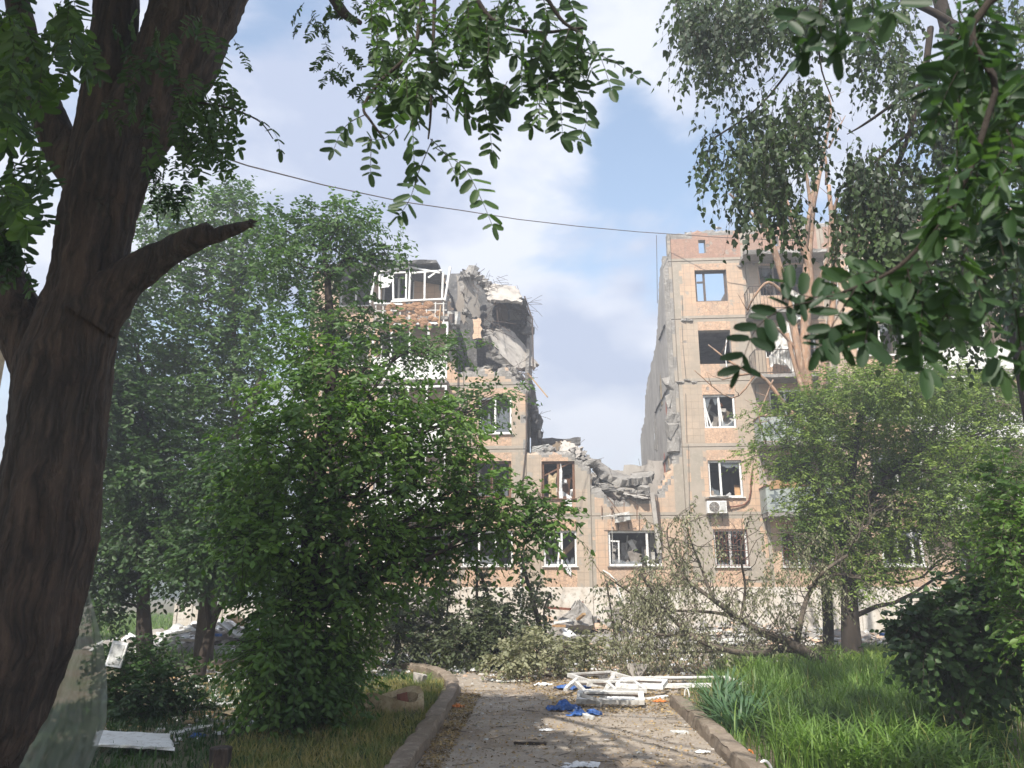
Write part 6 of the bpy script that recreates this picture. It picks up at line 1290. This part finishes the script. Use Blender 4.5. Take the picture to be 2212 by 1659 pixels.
c = at(470, 1350, 23); heap('rubbish_heap', (c.x, c.y), 3.6, 1.8, .75, 1500, .05, .32, ['concrete', 'concrete_lt', 'paper', 'asb', 'wood_grey'], 'heap of wall rubble far behind the forked tree')
c = at(1600, 1400, 26); heap('rubble_bank', (c.x, c.y), 7, 2.0, .6, 2200, .04, .22, ['concrete', 'concrete_lt', 'concrete', 'wood_grey', 'asb', 'tile_peach'], 'low bank of rubble along the plinth behind the toppled tree')
P = gpts([(560, 1500), (960, 1440), (960, 1412), (560, 1405)], 2800); crumbs('crossing_rubble', P, .015, .10, ['concrete', 'paper', 'wood_grey', 'wallpaper'], 'bits of rubbish strewn over the crossing left of the path')
P = gpts([(330, 1620), (600, 1560), (560, 1440), (380, 1450)], 1800); crumbs('shade_rubble', P, .01, .07, ['concrete', 'paper', 'wood_grey', 'litter'], 'scraps lying in the shade under the forked tree')
n = 230; P = gpts([(980, 1440), (860, 1700), (1700, 1700), (1560, 1440)], n)
tw_ = []; a = rng.uniform(0, 6.28, n); l = U(.06, .3, n); Q = np.stack([P + [0, 0, .012], P + np.stack([np.cos(a) * l * .5, np.sin(a) * l * .5, np.full(n, .016)], 1), P + np.stack([np.cos(a + .3) * l, np.sin(a + .3) * l, np.full(n, .012)], 1)], 1)
V, F = tubes(Q, np.broadcast_to(np.array([.0035, .003, .0015]), (n, 3)).copy(), 4); tag(np_mesh('twig_litter', V, [F], [0], [M['bark_grey']]), 'thin dead twigs scattered over the path', 'twigs', None, 'stuff')

# ================================================================ LOOSE THINGS
def put(name, mb, mats, loc, label, cat, group=None, parent=None): 
    o = mb.build(name, mats, None, loc=tuple(loc)); return tag(o, label, cat, group)
def frame(x, y, w, h, rz, tilt, label, m='white', mull=0, z=.03, fw=.052, roll=0.0, group='window frames thrown on the ground'):
    """rectangular plastic window frame lying on the ground"""
    p = gnd(x, y); mb = MB(); t = .06
    mb.box((0, 0, 0), (w, fw, t)); mb.box((0, h - fw, 0), (w, h, t)); mb.box((0, fw, 0), (fw, h - fw, t)); mb.box((w - fw, fw, 0), (w, h - fw, t))
    if mull: mb.box((w * mull, fw, 0), (w * mull + fw, h - fw, t - .004))
    gk = MB(); g_ = fw; gk.box((g_, g_ * 1.0, t * .3), (w - g_, g_ + .012, t * .55)); gk.box((g_, h - g_ - .012, t * .3), (w - g_, h - g_, t * .55))
    o = empty('window_frame', (p.x, p.y, z), 0, label, 'window frame', group); o.rotation_euler = (tilt, roll, rz); mb.build('frame', [M[m]], o); gk.build('gasket', [M['metal_dk']], o); return o
frame(1392, 1492, 1.75, 1.0, R(4), R(1), 'large clean white window frame lying flat beside the iris clump', z=.04, fw=.09)
frame(1260, 1510, 1.0, .62, R(8), R(6), 'grimy white frame lying over the rag on the left of the pile', 'whitedirty', .5, z=.07)
frame(1245, 1528, .95, .45, R(-8), R(9), 'nearest dirty frame of the pile, propped on its left corner', 'whitedirty', z=.05, fw=.08)
frame(1275, 1495, .9, .7, R(28), R(4), 'dirty frame turned askew in the middle of the pile', 'whitedirty', z=.12)
frame(1330, 1500, .75, .5, R(-20), R(5), 'small white frame at the right of the pile', z=.10)
def plank(x, y, x2, y2, w, t, m, label, z0=.02, z1=.02, name='plank', cat='plank', group='boards and strips lying on the ground', roll=0, Y=None):
    a = gnd(x, y); b = gnd(x2, y2); a.z = z0 + t / 2; b.z = z1 + t / 2; L_ = (b - a); mb = MB(); mb.slab(a + Vector((0, 0, 0)), L_, Vector((-L_.y, L_.x, roll)).normalized() * w, t, 0, 8, 3, min(.012, w * .1), x + y); return put(name, mb, [M[m]], a, label, cat, group)
for a in ((1258, 1532, 1318, 1528, .07, .05, 'whitedirty', 'dirty white plastic strip across the front of the pile', .18, .05), (1300, 1530, 1335, 1478, .08, .06, 'whitedirty', 'dirty profile standing up at the right of the grimy frames', .05, .18), (1225, 1505, 1250, 1490, .06, .05, 'white', 'short white stick at the left end of the pile', .1, .16),
          (1235, 1540, 1272, 1556, .09, .05, 'asb', 'cracked pale strip lying in front of the blue rag', .02, .02), (1462, 1588, 1490, 1586, .16, .05, 'asb', 'small white slab at the foot of the right kerb', .0, .0), (1355, 1490, 1440, 1482, .05, .05, 'wood_lt', 'thin pale lath from the pile towards the large frame', .15, .08), (1270, 1500, 1380, 1494, .08, .05, 'whitedirty', 'long grimy strip bridging the frames', .14, .1),
          (1400, 1512, 1448, 1508, .12, .03, 'white', 'white shard lying below the large clean frame', .0, .02), (380, 1592, 465, 1575, .16, .03, 'asb', 'white board in the weeds left of the leafy tree', .02, .03), (355, 1478, 420, 1492, .2, .03, 'asb', 'pale board at the foot of the forked tree', .0, .04), (800, 1498, 868, 1497, .05, .04, 'white', 'white rod in the grass above the torn foam piece', .03, .03), (790, 1489, 860, 1488, .05, .04, 'white', 'farther white rod in the grass above the torn foam piece', .03, .03),
          (400, 1545, 480, 1546, .14, .04, 'wood_lt', 'brown plank in the shade left of the leafy tree', .02, .02), (430, 1531, 530, 1520, .3, .02, 'asb', 'flat grey sheet in the shade under the forked tree', .01, .02), (805, 1452, 845, 1450, .08, .03, 'white', 'white strip on the crossing next to the leafy tree', .01, .01), (1110, 1610, 1180, 1612, .06, .04, 'bark_dk', 'dark charred stick in the middle of the path', .01, .01), (1610, 1445, 1700, 1442, .05, .04, 'white', 'white strip lost in the lawn behind the iris clump', .15, .12), (1980, 1565, 2110, 1567, .04, .04, 'asb', 'thin pale pipe in the grass by the maple sapling', .15, .1)):
    plank(*a)
mb = MB(); a = gnd(1000, 1440); b = at(1085, 1400, a.y + .8); mb.tube([a + Vector((0, 0, .02)), a.lerp(b, .5) + Vector((0, 0, .05)), b], [.035, .03, .02], 7); put('pole', mb, [M['bark_grey']], a, 'crooked pole leaning into the wide dull bush', 'pole')
# white sheets at lower left
def sheet(pts, t, m, label, name='sheet', cat='sheet'):
    P = [Vector(p) for p in pts]; mb = MB(); mb.slab(P[0], P[1] - P[0], P[3] - P[0], t, 0, 10, 6, .02, P[0].x); return put(name, mb, [M[m]], P[0], label, cat, 'sheets and boards at lower left')
sheet([gnd(198, 1636) + Vector((0, 0, .12)), gnd(372, 1640) + Vector((0, 0, .1)), gnd(362, 1618) + Vector((0, 0, .1)), gnd(205, 1612) + Vector((0, 0, .16))], .025, 'white', 'long white panel lying in the lower left grass')
sheet([gnd(200, 1595), gnd(270, 1590), gnd(225, 1545), gnd(190, 1545)], .03, 'concrete_lt', 'grey slate sheet leaning beside the plastic film')
a = at(226, 1438, 10.5); mb = MB(); mb.box((0, 0, 0), (.2, .03, .3)); mb.box((.025, -.006, .03), (.175, -.001, .27), 1)
for v_ in range(len(mb.v)): q_ = mb.v[v_]; mb.v[v_] = (a.x + q_[0] + q_[2] * .12, a.y + q_[1] + q_[2] * .2, a.z + q_[2] - q_[0] * .15)
put('cabinet_door', mb, [M['white'], M['asb']], a, 'small white cabinet door stuck in the dark shrub', 'door')
# plastic film hung against the trunk
def film():
    m, t, b = newmat('milky_plastic_film'); b.inputs['Base Color'].default_value = (.34, .37, .33, 1); b.inputs['Roughness'].default_value = .35; b.inputs['Alpha'].default_value = .5; b.inputs['Specular IOR Level'].default_value = .5
    tl = N(t, "ShaderNodeBsdfTranslucent"); tl.inputs[0].default_value = (.3, .33, .28, 1); ms = N(t, "ShaderNodeMixShader"); ms.inputs[0].default_value = .25; L(t, b.outputs[0], ms.inputs[1]); L(t, tl.outputs[0], ms.inputs[2]); L(t, ms.outputs[0], t.nodes['Material Output'].inputs[0]); M['film'] = m
    nu, nv = 26, 40; mb = MB(); vs = []; rows = [(1235, 178, 184), (1290, 172, 196), (1350, 160, 212), (1400, 145, 224), (1450, 122, 230), (1500, 104, 232), (1560, 80, 230), (1610, 50, 212), (1659, 20, 192), (1720, -10, 185), (1790, -30, 180)]
    for j in range(nv + 1):
        f = j / nv * (len(rows) - 1); k = min(int(f), len(rows) - 2); f -= k; y = rows[k][0] * (1 - f) + rows[k + 1][0] * f; x0 = rows[k][1] * (1 - f) + rows[k + 1][1] * f; x1 = rows[k][2] * (1 - f) + rows[k + 1][2] * f
        for i in range(nu + 1):
            u = i / nu; p = at(x0 + (x1 - x0) * u, y, 5.9 + .22 * math.sin(u * 3.0) + .04 * math.sin(u * 17 + j * .1) + .07 * (1 - abs(mn.noise(Vector((u * 6, j * .07, 0)))) * 3) + .05 * mn.noise(Vector((u * 11, j * .5, 4)))); p.z = max(p.z, .01); vs.append(p)
    mb.add(vs, [(j * (nu + 1) + i, j * (nu + 1) + i + 1, (j + 1) * (nu + 1) + i + 1, (j + 1) * (nu + 1) + i) for i in range(nu) for j in range(nv)]); o = mb.build('plastic_film', [M['film']], None, True, loc=tuple(vs[-1])); tag(o, 'milky plastic film hanging down behind the huge dark trunk', 'plastic film')
film()
# rags
for (x, y, w, h, am, m, lab) in ((1220, 1533, .42, .3, .13, 'blue', 'blue rag bunched up at the left front of the frame pile'), (1262, 1545, .36, .18, .08, 'blue', 'flat blue rag trailing in front of the grimy frames'), (1240, 1488, .5, .3, .08, 'blue', 'blue sheet spread behind the frame pile'), (1345, 1512, .5, .25, .08, 'paper', 'crumpled pale bag under the middle of the pile'),
                               (1172, 1480, .25, .2, .06, 'paper', 'small white bag on the litter left of the pile'), (1180, 1578, .16, .12, .03, 'paper', 'white crumpled film in the middle of the path'), (1255, 1655, .32, .16, .04, 'paper', 'white film at the bottom edge of the path'), (1100, 1473, .4, .2, .05, 'whitedirty', 'grey rag on the litter near the end of the path'), (985, 1528, .22, .12, .05, 'orange', 'orange rag beside the left kerb'),
                               (1005, 1450, .5, .3, .1, 'paper', 'white rag at the far end of the crossing'), (900, 1428, .5, .4, .16, 'whitedirty', 'grey bundle on the crossing in front of the dark bush'), (520, 1540, .6, .4, .1, 'ivory', 'beige rag in the shade beside the leafy tree'), (1425, 1516, .2, .12, .04, 'orange', 'small orange scrap under the large clean frame'), (1520, 1625, .14, .1, .03, 'paper', 'dusty wad of paper near the right kerb'), (428, 1592, .16, .12, .05, 'blue', 'small light blue scrap beside the white board'), (245, 1600, .3, .3, .08, 'paper', 'pale rag at the foot of the plastic film')):
    o = cloth('rag', tuple(gnd(x, y, .01)), w, h, x * .01, m, None, am); tag(o, lab, 'rag', 'rags and wads of film on the ground')
# concrete lumps
def lump(p, r, m, lab, sd, flat=(1, 1, 1), name='concrete_lump', group='lumps of broken concrete'):
    mb = MB(); mb.chunk(p, r, 0, sd, 9, flat); return put(name, mb, [M[m]], p, lab, 'concrete lump', group)
lump(gnd(1375, 1462) + Vector((0, 0, .1)), .27, 'concrete_lt', 'pale pointed concrete lump behind the large clean frame', 3, (1.1, .8, .9))
tp = at(1248, 1298, 22.6); ba = at(1240, 1345, 22.4); mb = MB(); mb.slab(ba + Vector((-.62, 0, -.1)), Vector((1.15, .1, 0)), tp - ba + Vector((.28, .25, .12)), .5, 0, 8, 7, .05, 3)
for i_, v_ in enumerate(mb.v):
    h_ = min(1, max(0, (v_[2] - ba.z) / (tp.z - ba.z))); mb.v[i_] = (tp.x + (v_[0] - tp.x) * (1 - .86 * h_), v_[1], v_[2])
put('concrete_lump', mb, [M['concrete']], ba, 'big pointed grey concrete lump standing on the heap by the plinth', 'concrete lump', 'lumps of broken concrete')
lump(at(1275, 1345, 23.4), .35, 'concrete_dk', 'dark block right of the big pointed lump', 9)
lump(at(1240, 1385, 21), .5, 'concrete', 'broad grey block low in the heap', 10, (1.4, .8, .5)); lump(at(1200, 1375, 21.5), .4, 'concrete_lt', 'pale angular block at the left of the heap', 11)
lump(gnd(905, 1482) + Vector((0, 0, .1)), .16, 'concrete_lt', 'white lump in the grass at the rounded kerb corner', 13); lump(gnd(1135, 1455) + Vector((0, 0, .06)), .15, 'concrete', 'small lump on the litter near the end of the path', 14); lump(gnd(1045, 1450) + Vector((0, 0, .1)), .2, 'concrete', 'rounded stone before the wide dull bush', 15)
lump(gnd(1300, 1470) + Vector((0, 0, .04)), .12, 'concrete_dk', 'dark little stone behind the frame pile', 16); lump(at(895, 1325, 22), .65, 'concrete_lt', 'pale lump half hidden in the dull bush left of the middle', 17, (1.1, .8, .8)); lump(at(1330, 1330, 23), .45, 'concrete_lt', 'pale lump beyond the wilted leaves of the toppled tree', 18)
for i, (x, y, x2, y2, Y, m, w, lab) in enumerate(((1180, 1312, 1232, 1316, 22.5, 'rust', .12, 'rusty beam lying along the heap by the plinth'), (1200, 1345, 1232, 1340, 21.5, 'white', .12, 'white plank sticking out left of the big pointed lump'), (1218, 1360, 1246, 1385, 21, 'paper', .35, 'white torn board sliding off the heap'), (1205, 1372, 1262, 1392, 20.5, 'concrete_dk', .14, 'dark beam across the foot of the heap'), (1248, 1338, 1262, 1326, 22.5, 'wood_lt', .1, 'split plank against the big pointed lump'), (1258, 1300, 1262, 1330, 23.2, 'rust', .05, 'rusty rod standing on the heap beside the plinth'), (1200, 1352, 1215, 1352, 21, 'wood_orange', .2, 'orange board in the rubble heap'),
    (365, 1372, 420, 1360, 21.5, 'white', .25, 'white board on the left side of the far rubbish heap'), (420, 1350, 480, 1368, 21.5, 'wood_grey', .2, 'grey board across the far rubbish heap'), (480, 1345, 520, 1375, 21.8, 'asb', .35, 'pale panel on the right of the far rubbish heap'), (500, 1330, 530, 1350, 22, 'wood_lt', .3, 'tan panel at the top of the far rubbish heap'), (430, 1370, 475, 1372, 21.2, 'blue', .16, 'blue board in the far rubbish heap'), (385, 1382, 440, 1384, 21, 'concrete_lt', .2, 'long concrete piece at the foot of the far heap'), (540, 1340, 590, 1365, 22, 'white', .4, 'tilted white panel between leafy tree and far heap'),
    (1500, 1385, 1660, 1378, 24, 'white', .2, 'long white strip behind the toppled tree'), (1480, 1365, 1560, 1362, 24.4, 'white', .25, 'white panel along the plinth behind the toppled tree'), (1900, 1370, 1960, 1372, 20, 'blue', .25, 'blue panel under the feathery tree'))):
    a = at(x, y, Y); b = at(x2, y2, Y - .3); a.z = max(a.z, .08); b.z = max(b.z, .06); mb = MB(); mb.bar(a, b, w, .06 if w > .06 else w); put('board', mb, [M[m]], a, lab, 'board', 'boards on the rubble heaps')
# torn foam shell, stump, hoses at right kerb
def foam():
    c = gnd(850, 1545); mb = MB(); K = 22; vs = []; J = 5
    for j in range(J):
        for i in range(K):
            a = 2 * math.pi * i / K; rr = 1 + .10 * mn.noise(Vector((math.cos(a) * 2, math.sin(a) * 2, 3))); inner_ = j >= 3; r = (.26 if not inner_ else .21) * rr; h = (0, .14, .24 + .06 * math.sin(a * 2) + (.05 if math.sin(a) > .3 else 0), .22 + .06 * math.sin(a * 2), .05)[j]
            vs.append((c.x + r * 1.5 * math.cos(a) * (1, 1.02, .98, 1, 1)[j], c.y + r * .8 * math.sin(a), h))
    mb.add(vs, [(j * K + i, j * K + (i + 1) % K, (j + 1) * K + (i + 1) % K, (j + 1) * K + i) for j in range(J - 1) for i in range(K)] + [tuple((J - 1) * K + i for i in range(K))])
    mb.chunk((c.x - .38, c.y - .05, .12), .15, 0, 4, 6, (1, .8, .9)); mb.chunk((c.x + .1, c.y + .06, .2), .10, 1, 5, 5); o = put('foam_shell', mb, [M['ivory'], M['rust']], c, 'torn beige foam seat shell lying in the grass by the left kerb', 'foam seat')
foam()
mb = MB(); c = gnd(472, 1680); P = [c + Vector((0, 0, z)) for z in (-.02, .04, .12, .24, .25)]; mb.tube(P, [.12, .10, .09, .095, .085], 16, 0, True, lambda p, a, i: 1 + .1 * math.sin(a * 5) + .05 * math.sin(a * 11)); put('stump', mb, [M['bark']], c, 'small dark tree stump at the bottom left of the picture', 'stump')
def hoop(x, y, m, lab, h=.22, w=.18, r=.018, rz=0):
    c = gnd(x, y); mb = MB(); mb.tube([c + Vector((w * math.cos(a) * math.cos(rz), w * math.cos(a) * math.sin(rz), h * math.sin(a))) for a in [math.pi * i / 12 for i in range(13)]], r, 8); put('hose_hoop', mb, [M[m]], c, lab, 'hose', 'bent hoses fencing the right bed')
hoop(1655, 1690, 'white', 'white bent pipe hoop at the bottom of the right kerb', .17, .07, .013); hoop(1622, 1650, 'orange', 'orange hose hoop half hidden beside the right kerb', .12, .04, .011, R(-40)); hoop(1484, 1505, 'white', 'small white hoop at the upper end of the right kerb', .12, .04, .01, R(-40))
# neighbouring house glimpsed behind the great trunk, low white wall far left
def house():
    o = empty('neighbour_house', (-17.5, 12, 0), R(66), 'beige house glimpsed between leaves behind the huge trunk', 'house'); mb = MB()
    mb.box((-4, 0, 0), (9, 6, 8.2)); mb.build('wall', [M['ivory']], o)
    rb = MB()
    for i in range(26): rb.box((-4.4 + i * .52, -.8, 8.2 + .0), (-4.4 + i * .52 + .26, 6.4, 8.3)); 
    rb.box((-4.4, -.8, 8.31), (9.4, 6.4, 8.4)); rb.build('roof', [M['whitedirty']], o)
    for (x, z) in ((-2.5, 1.2), (0, 1.2), (3, 1.2), (-2.5, 4.6), (0, 4.6), (3, 4.6), (6, 4.6), (6, 1.2)):
        wb = MB(); w, h = 1.3, 1.5
        for a, b in (((x, -.05, z), (x + w, .02, z + .09)), ((x, -.05, z + h - .09), (x + w, .02, z + h)), ((x, -.05, z + .09), (x + .09, .02, z + h - .09)), ((x + w - .09, -.05, z + .09), (x + w, .02, z + h - .09)), ((x + w / 2 - .04, -.049, z + .09), (x + w / 2 + .04, .021, z + h - .09))): wb.box(a, b)
        f = wb.build('window', [M['white']], o); pb = MB(); pb.quad([(x + .09, -.02, z + .09), (x + w - .09, -.02, z + .09), (x + w - .09, -.02, z + h - .09), (x + .09, -.02, z + h - .09)]); pb.build('pane', [M['concrete_dk']], f)
house()
a = at(380, 1320, 33); b = at(640, 1320, 33); mb = MB(); n = 8
for i in range(n):
    p = Vector((a.x + (b.x - a.x) * i / n, 33, 0)); q = Vector((a.x + (b.x - a.x) * (i + 1) / n, 33, 0)); mb.box((p.x + .02, 33, 0), (q.x - .02, 33.12, .95), 0, .01); mb.box((p.x - .06, 32.95, 0), (p.x + .06, 33.17, 1.05))
put('low_wall', mb, [M['plinth']], (a.x, 33, 0), 'low whitewashed fence wall far behind the forked tree', 'wall')
# far tree belt on the horizon, left of the building and beyond
fol = Fol()
for i in range(70):
    x = -190 + i * 5.6 + random.uniform(-2, 2); y = 150 + random.uniform(-12, 12); n = 130; d = sph(n, .3); bs = np.array((x, y, 2.2)) + d * np.array((5, 3, random.uniform(2.0, 3.6))); bs[:, 2] = np.maximum(bs[:, 2], .2); twigs(fol, bs, d, 1.2, .3, .8, per=4, tw=0, wid=1.6)
o = fol.build('far_woods', [M['lf_greyg'], M['bark_dk']]); tag(o, 'distant low belt of trees on the horizon at left', 'woods', None, 'stuff')

# ================================================================ HAZE (slight air haze, thickened to lift the darks like a lens veil)
hm = bpy.data.materials.new('veil_haze'); hm.use_nodes = True; ht = hm.node_tree; ht.nodes.clear(); ho = N(ht, "ShaderNodeOutputMaterial"); hv = N(ht, "ShaderNodeVolumePrincipled")
hv.inputs['Color'].default_value = (.9, .93, 1, 1); hv.inputs['Density'].default_value = .0056; hv.inputs['Anisotropy'].default_value = .3; L(ht, hv.outputs[0], ho.inputs['Volume'])
mb = MB(); mb.box((-640, -80, -1), (640, 760, 24)); tag(mb.build('haze', [hm]), 'thin pale haze in the air, thickened as lens veil', 'haze', None, 'stuff')
